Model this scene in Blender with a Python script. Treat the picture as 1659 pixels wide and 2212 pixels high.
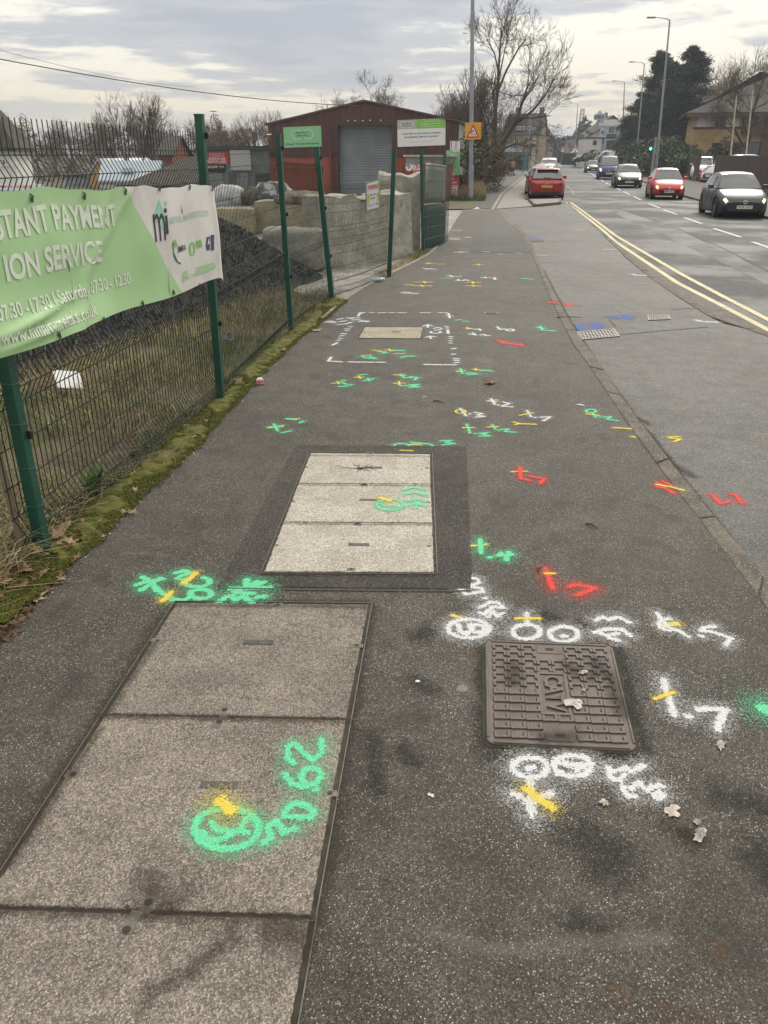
import bpy, bmesh, math, random
import numpy as np
from mathutils import Vector, Matrix
for o in list(bpy.data.objects): bpy.data.objects.remove(o)
SC = bpy.context.scene; COL = SC.collection
R = math.radians
# ---------------------------------------------------------------- camera
CAMH, FPX, CU, CV = 2.0, 1640.0, 829.5, 1106.0
PIT = math.atan(771/1640.0); CP, SP = math.cos(PIT), math.sin(PIT)
cd = bpy.data.cameras.new('camera'); cam = bpy.data.objects.new('camera', cd); COL.objects.link(cam)
cd.sensor_fit = 'VERTICAL'; cd.sensor_height = 36; cd.lens = 36*FPX/2212; cd.clip_start = .05; cd.clip_end = 6000
cam.location = (0, 0, CAMH); cam.rotation_euler = (math.pi/2-PIT, 0, 0); SC.camera = cam
# ---------------------------------------------------------------- sky, sun, exposure
SC.view_settings.view_transform = 'Standard'; SC.view_settings.look = 'None'
SC.view_settings.exposure = 0.6; SC.view_settings.gamma = 1; SC.view_settings.use_curve_mapping = False
SC.cycles.use_denoising = True; SC.cycles.max_bounces = 6; SC.cycles.transparent_max_bounces = 32
SC.cycles.volume_bounces = 0; SC.cycles.volume_step_rate = 4; SC.cycles.sample_clamp_indirect = 4
SC.render.use_persistent_data = False
SUN_EL, SUN_AZ = R(34), R(24)
W = bpy.data.worlds.new('World'); SC.world = W; W.use_nodes = True
nt = W.node_tree; nt.nodes.clear()
class NT:
    def __init__(s, t): s.t = t
    def n(s, ty, ins=None, **kw):
        q = s.t.nodes.new(ty)
        for k, v in kw.items(): setattr(q, k, v)
        for k, v in (ins or {}).items():
            if isinstance(v, bpy.types.NodeSocket): s.t.links.new(v, q.inputs[k])
            else: q.inputs[k].default_value = v
        return q
    def math(s, op, a, b=0, c=0): return s.n('ShaderNodeMath', {0: a, 1: b, 2: c}, operation=op).outputs[0]
    def mix(s, f, a, b, bt='MIX'):
        return s.n('ShaderNodeMix', {0: f, 6: a, 7: b}, data_type='RGBA', blend_type=bt, clamp_factor=True).outputs[2]
    def ramp(s, f, lo, hi): return s.n('ShaderNodeMapRange', {0: f, 1: lo, 2: hi, 3: 0., 4: 1.}, interpolation_type='SMOOTHSTEP').outputs[0]
    def noise(s, v, sc, det=4, ro=.55, **k): return s.n('ShaderNodeTexNoise', {'Vector': v, 'Scale': sc, 'Detail': det, 'Roughness': ro}, **k).outputs[0]
def c4(c): return (c[0], c[1], c[2], 1)
g = NT(nt)
sky = g.n('ShaderNodeTexSky', sky_type='NISHITA', sun_disc=False, sun_elevation=SUN_EL, sun_rotation=SUN_AZ)
tc = g.n('ShaderNodeTexCoord').outputs['Generated']
sx = g.n('ShaderNodeSeparateXYZ', {0: tc})
zz = g.math('MAXIMUM', sx.outputs[2], 0.0)
den = g.math('ADD', zz, .05)
pl = g.n('ShaderNodeCombineXYZ', {0: g.math('DIVIDE', sx.outputs[0], den), 1: g.math('DIVIDE', sx.outputs[1], den), 2: 0.0}).outputs[0]
warp = g.n('ShaderNodeTexNoise', {'Vector': pl, 'Scale': .55, 'Detail': 4.}).outputs['Color']
pw = g.n('ShaderNodeVectorMath', {0: pl, 1: g.n('ShaderNodeVectorMath', {0: warp, 3: 1.1}, operation='SCALE').outputs[0]}, operation='ADD').outputs[0]
pw = g.n('ShaderNodeMapping', {0: pw, 1: (3.7, 1.9, 0)}).outputs[0]
big = g.noise(pw, .40, 7, .52); fine = g.noise(pw, 1.7, 6, .6)
dens = g.math('ADD', g.math('MULTIPLY', big, .68), g.math('MULTIPLY', fine, .32))
cov = g.ramp(dens, .455, .525)          # broken grey cloud sheet with brighter gaps
el = g.ramp(zz, .0, .13)
bright = g.mix(el, (7.2, 6.1, 4.0, 1), (7.3, 6.95, 6.2, 1))
grey = g.mix(el, (4.0, 3.6, 3.3, 1), (3.75, 3.85, 4.15, 1))
thick = g.ramp(dens, .52, .62)
grey2 = g.mix(g.math('MULTIPLY', thick, .65), grey, (2.5, 2.75, 3.35, 1))
cloud = g.mix(cov, bright, grey2)
low = g.ramp(zz, .075, .01)           # the clear yellow band low over the road, broken by flat grey bars
bars = g.ramp(g.noise(pw, .30, 6, .5), .47, .60)
cloud = g.mix(g.math('MULTIPLY', low, .85), cloud, g.mix(bars, (6.9, 5.7, 3.55, 1), (4.3, 3.95, 3.75, 1)))
full = g.mix(.92, g.n('ShaderNodeMix', {0: 1., 6: sky.outputs[0], 7: (.5, .5, .5, 1)}, data_type='RGBA', blend_type='MULTIPLY').outputs[2], cloud)
lum = g.math('ADD', .92, g.math('MULTIPLY', zz, 1.05))   # overcast law: towards the zenith the cloud sheet is brighter
full = g.mix(1., full, g.n('ShaderNodeCombineXYZ', {0: lum, 1: lum, 2: g.math('MULTIPLY', lum, .97)}).outputs[0], 'MULTIPLY')
bg = g.n('ShaderNodeBackground', {0: full, 1: .1})
g.n('ShaderNodeOutputWorld', {0: bg.outputs[0]})
sl = bpy.data.lights.new('sun', 'SUN'); sl.energy = 1.5; sl.angle = R(14); sl.color = (1, .93, .82)
sun = bpy.data.objects.new('sun', sl); COL.objects.link(sun)
sd = Vector((math.sin(SUN_AZ)*math.cos(SUN_EL), math.cos(SUN_AZ)*math.cos(SUN_EL), math.sin(SUN_EL)))
sun.rotation_euler = sd.to_track_quat('Z', 'Y').to_euler(); sun.location = (0, 0, 60)
# ---------------------------------------------------------------- helpers
def G(u, v, z=0.0):                       # where the sight line through photo point (u, v) meets height z
    y = v-CV; dn = y*CP+FPX*SP; fw = FPX*CP-y*SP; t = (CAMH-z)/dn
    return Vector(((u-CU)*t, fw*t, z))
def P(u, v, Y):                           # ... meets the upright plane at distance Y
    y = v-CV; dn = y*CP+FPX*SP; fw = FPX*CP-y*SP; t = Y/fw
    return Vector(((u-CU)*t, Y, CAMH-dn*t))
class MB:
    def __init__(s): s.v = []; s.f = []; s.m = []; s.uv = None
    def add(s, vs, fs, m=0):
        o = len(s.v); s.v += [tuple(p) for p in vs]; s.f += [[i+o for i in f] for f in fs]; s.m += [m]*len(fs); return s
    def box(s, c, d, rz=0, m=0, taper=1.0):
        a, b, h = d[0]/2, d[1]/2, d[2]/2; co, si = math.cos(rz), math.sin(rz); vs = []
        for z, k in ((-h, 1), (h, taper)):
            for x, y in ((-a*k, -b*k), (a*k, -b*k), (a*k, b*k), (-a*k, b*k)):
                vs.append((c[0]+x*co-y*si, c[1]+x*si+y*co, c[2]+z))
        return s.add(vs, [[3, 2, 1, 0], [4, 5, 6, 7], [0, 1, 5, 4], [1, 2, 6, 5], [2, 3, 7, 6], [3, 0, 4, 7]], m)
    def obox(s, o, ax, ay, az, m=0):      # box from a corner and three edge vectors
        o, ax, ay, az = map(Vector, (o, ax, ay, az))
        vs = [o, o+ax, o+ax+ay, o+ay, o+az, o+ax+az, o+ax+ay+az, o+ay+az]
        fs = [[3, 2, 1, 0], [4, 5, 6, 7], [0, 1, 5, 4], [1, 2, 6, 5], [2, 3, 7, 6], [3, 0, 4, 7]]
        if ax.cross(ay).dot(az) < 0: fs = [f[::-1] for f in fs]
        return s.add(vs, fs, m)
    def prism(s, pts, z0, z1, m=0, M=None):   # outline in xy, extruded in z; M maps afterwards
        n = len(pts); vs = [(p[0], p[1], z0) for p in pts]+[(p[0], p[1], z1) for p in pts]
        ar = sum(pts[i][0]*pts[(i+1) % n][1]-pts[(i+1) % n][0]*pts[i][1] for i in range(n))
        fs = [list(range(n))[::-1], list(range(n, 2*n))]+[[i, (i+1) % n, n+(i+1) % n, n+i] for i in range(n)]
        if ar*(z1-z0) < 0: fs = [f[::-1] for f in fs]
        if M is not None: vs = [M @ Vector(p) for p in vs]
        return s.add(vs, fs, m)
    def tube(s, pts, rad, n=6, m=0, cap=True):
        pts = [Vector(p) for p in pts]; k = len(pts)
        if not hasattr(rad, '__len__'): rad = [rad]*k
        o = len(s.v); up = None
        for i, p in enumerate(pts):
            d = (pts[min(i+1, k-1)]-pts[max(i-1, 0)])
            d = d.normalized() if d.length > 1e-9 else Vector((0, 0, 1))
            if up is None: up = d.orthogonal().normalized()
            a = (up-d*up.dot(d)); a = a.normalized() if a.length > 1e-6 else d.orthogonal().normalized(); up = a; b = d.cross(a)
            for j in range(n):
                t = 2*math.pi*j/n; s.v.append(tuple(p+(a*math.cos(t)+b*math.sin(t))*rad[i]))
        for i in range(k-1):
            for j in range(n):
                s.f.append([o+i*n+j, o+i*n+(j+1) % n, o+(i+1)*n+(j+1) % n, o+(i+1)*n+j]); s.m.append(m)
        if cap: s.f += [[o+j for j in range(n)][::-1], [o+(k-1)*n+j for j in range(n)]]; s.m += [m, m]
        return s
    def lathe(s, prof, c, axis='z', n=16, m=0):   # prof: (radius, height) pairs
        o = len(s.v); k = len(prof)
        for r_, h in prof:
            for j in range(n):
                t = 2*math.pi*j/n; x, y = r_*math.cos(t), r_*math.sin(t)
                q = (x, y, h) if axis == 'z' else ((h, x, y) if axis == 'x' else (x, h, y))
                s.v.append((c[0]+q[0], c[1]+q[1], c[2]+q[2]))
        fl = axis == 'y'
        for i in range(k-1):
            for j in range(n):
                f = [o+i*n+j, o+i*n+(j+1) % n, o+(i+1)*n+(j+1) % n, o+(i+1)*n+j]; s.f.append(f[::-1] if fl else f); s.m.append(m)
        return s
    def grid(s, fn, nu, nv, m=0, uv=False):
        o = len(s.v)
        for j in range(nv+1):
            for i in range(nu+1): s.v.append(tuple(fn(i/nu, j/nv)))
        for j in range(nv):
            for i in range(nu): a = o+j*(nu+1)+i; s.f.append([a, a+1, a+nu+2, a+nu+1]); s.m.append(m)
        return s
    def build(s, name, mats, parent=None, world=False, smooth=False, sharp=None, origin=None, bevel=0):
        me = bpy.data.meshes.new(name)
        off = Vector((0, 0, 0))
        if world and parent is not None:
            q = parent
            while q is not None: off += q.location; q = q.parent
        if origin is not None: off = Vector(origin)
        vs = s.v if off.length == 0 else [(p[0]-off.x, p[1]-off.y, p[2]-off.z) for p in s.v]
        me.from_pydata(vs, [], s.f)
        if not isinstance(mats, (list, tuple)): mats = [mats]
        for q in mats: me.materials.append(q)
        if len(mats) > 1: me.polygons.foreach_set('material_index', s.m)
        if s.uv is not None:
            ul = me.uv_layers.new(name='UVMap'); li = np.empty(len(me.loops), dtype=np.int32); me.loops.foreach_get('vertex_index', li)
            ul.data.foreach_set('uv', np.array(s.uv, dtype=np.float32)[li].ravel())
        if smooth or sharp:
            me.polygons.foreach_set('use_smooth', [True]*len(me.polygons))
            if sharp: me.set_sharp_from_angle(angle=R(sharp))
        me.update()
        o = bpy.data.objects.new(name, me); COL.objects.link(o)
        if parent is not None: o.parent = parent
        if origin is not None: o.location = off
        if bevel:
            b = o.modifiers.new('bevel', 'BEVEL'); b.width = bevel; b.segments = 2; b.limit_method = 'ANGLE'; b.angle_limit = R(40)
        return o
def np_obj(name, V, F, mats, parent=None, smooth=False, mi=None):
    V = np.asarray(V, dtype=np.float32); F = np.asarray(F, dtype=np.int32); k = F.shape[1]
    me = bpy.data.meshes.new(name); me.vertices.add(len(V)); me.vertices.foreach_set('co', V.ravel())
    me.loops.add(F.size); me.loops.foreach_set('vertex_index', F.ravel())
    me.polygons.add(len(F)); me.polygons.foreach_set('loop_start', np.arange(0, F.size, k, dtype=np.int32))
    if not isinstance(mats, (list, tuple)): mats = [mats]
    for q in mats: me.materials.append(q)
    if mi is not None: me.polygons.foreach_set('material_index', np.asarray(mi, dtype=np.int32))
    if smooth: me.polygons.foreach_set('use_smooth', np.ones(len(F), dtype=bool))
    me.update(calc_edges=True); me.validate()
    o = bpy.data.objects.new(name, me); COL.objects.link(o)
    if parent is not None: o.parent = parent
    return o
def tag(o, label=None, cat=None, group=None, kind=None):
    if label: o['label'] = label
    if cat: o['category'] = cat
    if group: o['group'] = group
    if kind: o['kind'] = kind
    return o
def thing(name, label, cat, loc=(0, 0, 0), rz=0, group=None):
    o = bpy.data.objects.new(name, None); COL.objects.link(o); o.empty_display_size = .2
    o.location = loc; o.rotation_euler = (0, 0, rz); return tag(o, label, cat, group)
def struct(o): o['kind'] = 'structure'; return o
def stuff(o): o['kind'] = 'stuff'; return o
KIDS = {}
def copy_tree(o, parent=None):
    c = o.copy(); COL.objects.link(c)
    if parent is not None: c.parent = parent
    for ch in list(o.children): copy_tree(ch, c)
    return c
_tx = {}
def text_geo(s, size=1.0, align='CENTER', bold=0.0, sp=1.0):
    k = (s, align, bold, sp)
    if k not in _tx:
        cu = bpy.data.curves.new('lettering', 'FONT'); cu.body = s; cu.size = 1; cu.align_x = align; cu.align_y = 'CENTER'
        cu.offset = bold; cu.resolution_u = 3; cu.space_character = sp
        ob = bpy.data.objects.new('lettering', cu); COL.objects.link(ob)
        me = bpy.data.meshes.new_from_object(ob.evaluated_get(bpy.context.evaluated_depsgraph_get()))
        vs = np.array([v.co[:2] for v in me.vertices]).reshape(-1, 2); fs = [list(p.vertices) for p in me.polygons]
        bpy.data.objects.remove(ob); bpy.data.curves.remove(cu); bpy.data.meshes.remove(me)
        _tx[k] = (vs, fs)
    vs, fs = _tx[k]; return vs*size, fs
def put_text(mb, s, fn, x, y, size, align='CENTER', m=0, bold=0.0, width=None, sp=1.0, rot=0):
    vs, fs = text_geo(s, size, align, bold, sp)
    if len(vs) == 0: return
    if width: vs = vs*np.array([width/max(1e-6, vs[:, 0].max()-vs[:, 0].min()), 1])
    if rot: c_, s_ = math.cos(rot), math.sin(rot); vs = np.stack([vs[:, 0]*c_-vs[:, 1]*s_, vs[:, 0]*s_+vs[:, 1]*c_], 1)
    mb.add([fn(x+a, y+b) for a, b in vs], fs, m)
def frame_fn(o, ex, ey):                  # plane mapper: (x, y) -> o + ex*x + ey*y
    o, ex, ey = Vector(o), Vector(ex), Vector(ey)
    return lambda x, y, d=0.0: o+ex*x+ey*y+ex.cross(ey).normalized()*d
# ---------------------------------------------------------------- materials
def newmat(name):
    m = bpy.data.materials.new(name); m.use_nodes = True; t = m.node_tree; t.nodes.clear(); return m, NT(t)
def finish(h, col, rough=.6, metal=0., spec=.5, bump=None, bstr=.3, bdist=.01, coat=0., emis=None, es=0., alpha=None, trans=0.):
    ins = {'Base Color': col if not isinstance(col, tuple) else c4(col), 'Roughness': rough, 'Metallic': metal, 'Specular IOR Level': spec, 'Coat Weight': coat}
    if emis: ins['Emission Color'] = c4(emis); ins['Emission Strength'] = es
    if alpha is not None: ins['Alpha'] = alpha
    if trans: ins['Transmission Weight'] = trans
    if bump is not None: ins['Normal'] = h.n('ShaderNodeBump', {'Height': bump, 'Strength': bstr, 'Distance': bdist}).outputs[0]
    b = h.n('ShaderNodeBsdfPrincipled', ins); h.n('ShaderNodeOutputMaterial', {0: b.outputs[0]})
_mats = {}
def mat(name, col, rough=.6, metal=0., col2=None, scale=6., bump=0., bscale=60., spec=.5, coat=0., emis=None, es=0., island=0., stretch=(1, 1, 1), lo=.35, hi=.65, det=5):
    if name in _mats: return _mats[name]
    m, h = newmat(name); t = h.n('ShaderNodeTexCoord').outputs['Object']
    t = h.n('ShaderNodeMapping', {0: t, 3: stretch}).outputs[0]
    c = c4(col)
    if col2 is not None: c = h.mix(h.ramp(h.noise(t, scale, det), lo, hi), c4(col), c4(col2))
    if island:
        r = h.n('ShaderNodeNewGeometry').outputs['Random Per Island']
        f = h.math('ADD', 1-island, h.math('MULTIPLY', r, 2*island))
        c = h.mix(1., c, h.n('ShaderNodeCombineXYZ', {0: f, 1: f, 2: f}).outputs[0], 'MULTIPLY')
    finish(h, c, rough, metal, spec, h.noise(t, bscale, 4) if bump else None, bump, .01, coat, emis, es)
    _mats[name] = m; return m
def wpos(h): return h.n('ShaderNodeNewGeometry').outputs['Position']
def mosaic(h, p, base, csize, chip, chips, wear, depth=1.):
    # stones of many greys packed side by side, some of them pale, with dark binder between
    vo = h.n('ShaderNodeTexVoronoi', {'Vector': p, 'Scale': csize, 'Randomness': 1.}); c1 = h.n('ShaderNodeSeparateColor', {0: vo.outputs['Color']})
    v2 = h.n('ShaderNodeTexVoronoi', {'Vector': p, 'Scale': csize*2.4, 'Randomness': 1.}); c2 = h.n('ShaderNodeSeparateColor', {0: v2.outputs['Color']})
    k = h.math('MULTIPLY', h.math('ADD', 1-.62*depth, h.math('MULTIPLY', h.math('POWER', c1.outputs[1], 1.4), 1.5*depth)), h.math('ADD', 1-.35*depth, h.math('MULTIPLY', c2.outputs[0], .7*depth)))
    k = h.math('MULTIPLY', k, h.math('SUBTRACT', 1., h.math('MULTIPLY', h.ramp(vo.outputs['Distance'], .34, .66), .6*depth)))
    base = h.mix(1., base, h.n('ShaderNodeCombineXYZ', {0: k, 1: k, 2: k}).outputs[0], 'MULTIPLY')
    pick = h.math('MULTIPLY', h.ramp(c1.outputs[0], chips-.01, chips+.02), h.ramp(vo.outputs['Distance'], .52, .34))
    pick2 = h.math('MULTIPLY', h.ramp(c2.outputs[1], chips+.03, chips+.06), h.ramp(v2.outputs['Distance'], .5, .35))
    cc = h.mix(c1.outputs[2], c4([q*.38 for q in chip]), c4(chip))
    base = h.mix(h.math('MULTIPLY', h.math('MAXIMUM', pick, h.math('MULTIPLY', pick2, .7)), h.math('ADD', .35, h.math('MULTIPLY', wear, .6))), base, cc)
    return base, vo
def tarmac(name, dark, light, chip, chips=.8, rough=.75, spec=.35, csize=110., blot=1., tint=(.11, .09, .06), seed=0., wet=0.):
    m, h = newmat(name); p = h.n('ShaderNodeMapping', {0: wpos(h), 1: (seed, seed*.7, 0)}).outputs[0]
    big = h.noise(p, .55, 6, .62); mid = h.noise(p, 4.5, 5, .6); fin = h.noise(p, 60., 3, .6)
    base = h.mix(h.ramp(h.math('ADD', h.math('MULTIPLY', big, .55), h.math('MULTIPLY', mid, .45)), .38, .63), c4(dark), c4(light))
    base = h.mix(h.math('MULTIPLY', h.ramp(h.noise(p, 1.7, 5, .65), .56, .70), .45), base, c4(tint))
    base = h.mix(h.math('MULTIPLY', h.ramp(fin, .35, .7), .5), base, c4([q*.45 for q in dark]))
    base, vo = mosaic(h, p, base, csize, chip, chips, h.ramp(h.noise(p, 2.4, 4), .25, .65), .68)
    # dark gum and oil spots, paler old gum
    v2 = h.n('ShaderNodeTexVoronoi', {'Vector': h.n('ShaderNodeVectorMath', {0: p, 1: h.n('ShaderNodeVectorMath', {0: h.n('ShaderNodeTexNoise', {'Vector': p, 'Scale': 9.}).outputs['Color'], 3: .16}, operation='SCALE').outputs[0]}, operation='ADD').outputs[0], 'Scale': 3.1})
    s2 = h.n('ShaderNodeSeparateColor', {0: v2.outputs['Color']})
    sp = h.math('MULTIPLY', h.ramp(v2.outputs['Distance'], h.math('ADD', .08, h.math('MULTIPLY', s2.outputs[1], .22)), .04), h.ramp(s2.outputs[0], .62, .66))
    base = h.mix(h.math('MULTIPLY', h.ramp(h.noise(p, 3.3, 6, .62),   .56, .66), .5*blot), base, c4([q*.5 for q in dark]))
    base = h.mix(h.math('MULTIPLY', h.ramp(h.noise(h.n('ShaderNodeMapping', {0: p, 1: (4., 9., 0)}).outputs[0], 1.1, 7, .68), .60, .72), .2*blot), base, (.20, .17, .14, 1))
    base = h.mix(h.math('MULTIPLY', sp, .5*blot), base, c4([q*.38 for q in dark]))
    v3 = h.n('ShaderNodeTexVoronoi', {'Vector': p, 'Scale': 2.3}); s3 = h.n('ShaderNodeSeparateColor', {0: v3.outputs['Color']})
    gum = h.math('MULTIPLY', h.ramp(v3.outputs['Distance'], .075, .05), h.ramp(s3.outputs[0], .72, .74))
    base = h.mix(h.math('MULTIPLY', gum, .45*blot), base, (.27, .26, .24, 1))
    bm = h.math('ADD', h.math('MULTIPLY', vo.outputs['Distance'], -1.), h.math('MULTIPLY', fin, .8))
    rg = rough
    if wet: rg = h.math('SUBTRACT', rough, h.math('MULTIPLY', h.ramp(h.noise(p, .35, 5, .6), .42, .6), wet))
    finish(h, base, rg, 0, spec, bm, .55, .004)
    return m
def concrete(name, c1, c2, chip, csize=95., chips=.9, rough=.85, stain=(.10, .085, .07), st=.5, depth=.3):
    m, h = newmat(name); p = wpos(h)
    n1 = h.noise(p, 3.2, 6, .65); n2 = h.noise(p, 55., 4, .7)
    base = h.mix(h.ramp(n1, .36, .64), c4(c1), c4(c2)); base = h.mix(h.math('MULTIPLY', h.ramp(n2, .38, .66), .45), base, c4([q*.55 for q in c1]))
    base = h.mix(h.math('MULTIPLY', h.ramp(h.noise(p, 2.1, 6, .7), .58, .74), st), base, c4(stain))
    base, vo = mosaic(h, p, base, csize, chip, chips, 1., depth); s_ = h.n('ShaderNodeSeparateColor', {0: vo.outputs['Color']})
    pit = h.math('MULTIPLY', h.ramp(s_.outputs[1], .965, .975), h.ramp(vo.outputs['Distance'], .4, .25))
    base = h.mix(h.math('MULTIPLY', pit, .7), base, c4([q*.25 for q in c1]))
    finish(h, base, rough, 0, .3, h.math('SUBTRACT', n2, h.math('MULTIPLY', pit, .8)), .5, .004); return m
# ================================================================ ground
M_foot = tarmac('footway_tarmac', (.055, .048, .040), (.096, .087, .075), (.50, .475, .43), chips=.84, rough=.74, spec=.34, csize=200)
M_layby = tarmac('layby_tarmac', (.072, .069, .066), (.135, .13, .126), (.36, .35, .34), chips=.84, rough=.70, spec=.38, csize=150, seed=7.3, blot=.6)
M_road = tarmac("road_asphalt", (.056, .057, .061), (.098, .100, .106), (.22, .22, .22), chips=.9, rough=.80, spec=.32, csize=70, seed=3.1, blot=.3, tint=(.085, .083, .08), wet=.16)
M_patch = tarmac('patch_tarmac', (.036, .030, .027), (.070, .060, .053), (.27, .25, .23), chips=.9, rough=.8, csize=120, seed=11., blot=.8)
M_patch2 = tarmac('patch_tarmac_grey', (.075, .074, .073), (.108, .106, .104), (.25, .25, .25), chips=.92, rough=.8, csize=120, seed=5., blot=.4)
M_kerb = concrete('kerb_concrete', (.10, .086, .072), (.17, .15, .125), (.45, .42, .38), st=.45)
M_edge = concrete('edging_concrete', (.24, .215, .17), (.36, .33, .27), (.5, .47, .4), st=.35)
M_pave = concrete('pale_paving', (.22, .21, .195), (.31, .30, .285), (.5, .5, .48), st=.3)
M_yard = concrete('yard_concrete', (.22, .20, .18), (.42, .40, .375), (.5, .5, .48), csize=60, stain=(.09, .075, .06), st=.9)
M_soil = mat('soil', (.070, .052, .034), .95, col2=(.105, .098, .045), scale=3., bump=.6, bscale=40)
M_land = mat('far_land', (.06, .06, .04), .95, col2=(.10, .09, .06), scale=.08)
def poly(name, pts, z, m, parent=None, thick=0):
    b = MB(); ps = [Vector((p.x, p.y, z)) if isinstance(p, Vector) else G(p[0], p[1], z) for p in pts]
    ar = sum(ps[i].x*ps[(i+1) % len(ps)].y-ps[(i+1) % len(ps)].x*ps[i].y for i in range(len(ps)))
    if ar < 0: ps = ps[::-1]
    b.add(ps, [list(range(len(ps)))])
    return b.build(name, m, parent)
def far_pt(a, b, d):                     # continue the ground line a -> b for d metres beyond b
    a, b = Vector(a), Vector(b); return b+(b-a).normalized()*d
b = MB(); b.grid(lambda x, y: (-1500+3000*x, -60+3000*y, -.2+max(0, (-60+3000*y)-260)*.012), 40, 60)
ground = struct(b.build('ground', M_land, smooth=True))
KL = [(1651, 1307), (1536, 1155), (1435, 1025), (1356, 917), (1314, 853), (1272, 790), (1238, 745), (1205, 680), (1160, 577), (1137, 523), (1124, 503), (1105, 488)]
KR = [(1659, 1254), (1576, 1155), (1461, 1012), (1387, 917), (1346, 861), (1304, 798), (1262, 742), (1224, 682), (1170, 577), (1147, 523), (1134, 501), (1111, 483)]
KLw = [G(*p) for p in KL]; KRw = [G(*p) for p in KR]
KLw = [far_pt(KLw[1], KLw[0], 4.5), far_pt(KLw[1], KLw[0], .9)]+KLw; KRw = [far_pt(KRw[1], KRw[0], 4.5), far_pt(KRw[1], KRw[0], .8)]+KRw
FL = [(-560, 1700), (-190, 1500), (-60, 1425), (18, 1375), (60, 1322), (118, 1262), (172, 1200), (250, 1120), (330, 1045), (400, 985), (450, 930), (500, 878), (545, 825), (590, 780),
      (640, 735), (700, 690), (740, 655), (775, 628), (830, 600), (900, 565), (935, 545), (965, 510), (985, 475), (1000, 455)]
FLw = [Vector((-2.4, -4, 0)), Vector((-2.2, .9, 0))]+[G(*p) for p in FL]
footway = struct(poly('footway', FLw+[G(1075, 453)]+KLw[::-1]+[Vector((4.5, -4, 0))], 0, M_foot))
OK = [(1307, 515), (1322, 528), (1337, 541), (1348, 555), (1400, 598), (1461, 641), (1528, 683), (1562, 700), (1608, 711), (1659, 729)]
OKw = [G(*p, -.02) for p in OK]; OKw += [far_pt(OKw[-2], OKw[-1], 1.0)+Vector((.1, -.2, 0)), far_pt(OKw[-2], OKw[-1], 3.5)+Vector((.4, -1.5, 0)), OKw[-1]+Vector((5, -6, 0)), Vector((9, -4, 0))]
layby = struct(poly('layby', KLw+[G(1075, 453), G(1000, 455), G(985, 445), G(1020, 448), G(1076, 450), G(1154, 446), G(1211, 441), G(1228, 437), G(1262, 468), G(1290, 497)]+OKw+[Vector((5.2, -4, 0))], -.014, M_layby))
road = struct(poly('road', [(2300, 1250), (1659, 790), (1307, 545), (1200, 470), (1000, 446), (1080, 418), (1146, 380), (1166, 362), (1186, 352), (1203, 345), (1216, 341.5), (1236, 341.5), (1262, 344), (1277, 348), (1300, 357), (1335, 371), (1386, 390), (1479, 422), (1659, 467), (2000, 552), (2900, 780)], -.05, M_road))
RF = [(1277, 347), (1300, 355.5), (1335, 369), (1390, 390), (1482, 422), (1659, 466), (2000, 550), (2900, 775), (2900, 700), (2100, 500), (1659, 425), (1505, 386), (1440, 370), (1360, 354), (1300, 345)]
right_pavement = struct(poly('right_pavement', RF, .04, M_patch2))
far_footway = struct(poly('far_footway', [(1020, 449), (1070, 451), (1090, 419), (1128, 387), (1154, 366), (1166, 355), (1178, 347), (1160, 349), (1128, 361), (1102, 374), (1080, 383), (1056, 411)], 0, M_patch2))
pale_pavement = struct(poly('pale_pavement', [(1071, 451), (1154, 445), (1138, 431), (1142, 415), (1154, 377), (1170, 361), (1184, 350), (1178, 347), (1166, 355), (1154, 366), (1128, 387), (1090, 419)], .006, M_pave))
verge = struct(poly('verge', [Vector(p) for p in ((-30, -4, 0), (-2.2, -4, 0), (-2.1, .9, 0))]+[G(*p) for p in FL[:17]]+[G(690, 640), G(560, 610), G(300, 560)]+[Vector((-30, 13, 0))], -.012, M_soil))
b = MB(); b.add([(-40, 8, -.035), (3.9, 8, -.035), (3.9, 46, -.035), (-40, 46, -.035)], [[0, 1, 2, 3]]); yard = struct(b.build('yard', M_yard))
far_verge = struct(poly('far_verge', [(938, 452), (1020, 451), (1056, 411), (1080, 383), (1102, 374), (1128, 361), (1160, 349), (1120, 345), (1020, 352), (950, 400)], .01, M_soil))
# ---------------------------------------------------------------- kerbs, stone by stone
def kerb_run(A, B, z1, z0, n_len, name, m, parent, w=None, side=1):
    if w:                                # only one edge known: offset it sideways
        B = []
        for i, p in enumerate(A):
            d = (A[min(i+1, len(A)-1)]-A[max(i-1, 0)]).normalized(); B.append(p+Vector((d.y, -d.x, 0))*w*side)
    L = [0]
    for i in range(len(A)-1): L.append(L[-1]+(A[i+1]-A[i]).length)
    def at(C, s):
        s = max(0, min(L[-1], s))
        for i in range(len(A)-1):
            if s <= L[i+1]+1e-9: t = (s-L[i])/max(1e-9, L[i+1]-L[i]); return C[i].lerp(C[i+1], t)
        return C[-1]
    s = 0.; k = 0
    while s < L[-1]-.15:
        e = min(L[-1], s+n_len); g_ = .006
        b = MB(); dz = random.uniform(-.003, .003)
        cs = [at(A, s+g_), at(A, e-g_), at(B, e-g_), at(B, s+g_)]
        vs = [(p.x, p.y, z0) for p in cs]+[(p.x, p.y, z1+dz) for p in cs]
        fs = [[3, 2, 1, 0], [4, 5, 6, 7], [0, 1, 5, 4], [1, 2, 6, 5], [2, 3, 7, 6], [3, 0, 4, 7]]
        a_, c_, d_ = Vector(cs[0]), Vector(cs[1]), Vector(cs[3])
        if (c_-a_).cross(d_-a_).z < 0: fs = [f[::-1] for f in fs]
        b.add(vs, fs); b.build('kerb_stone', m, parent, bevel=.012); s = e; k += 1
random.seed(3)
kerb_run(KLw, KRw, .006, -.05, .914, 'kerb', M_kerb, footway)
kerb_run(OKw[:-2], None, -.004, -.06, .914, 'kerb', M_kerb, layby, w=.13, side=-1)
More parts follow.
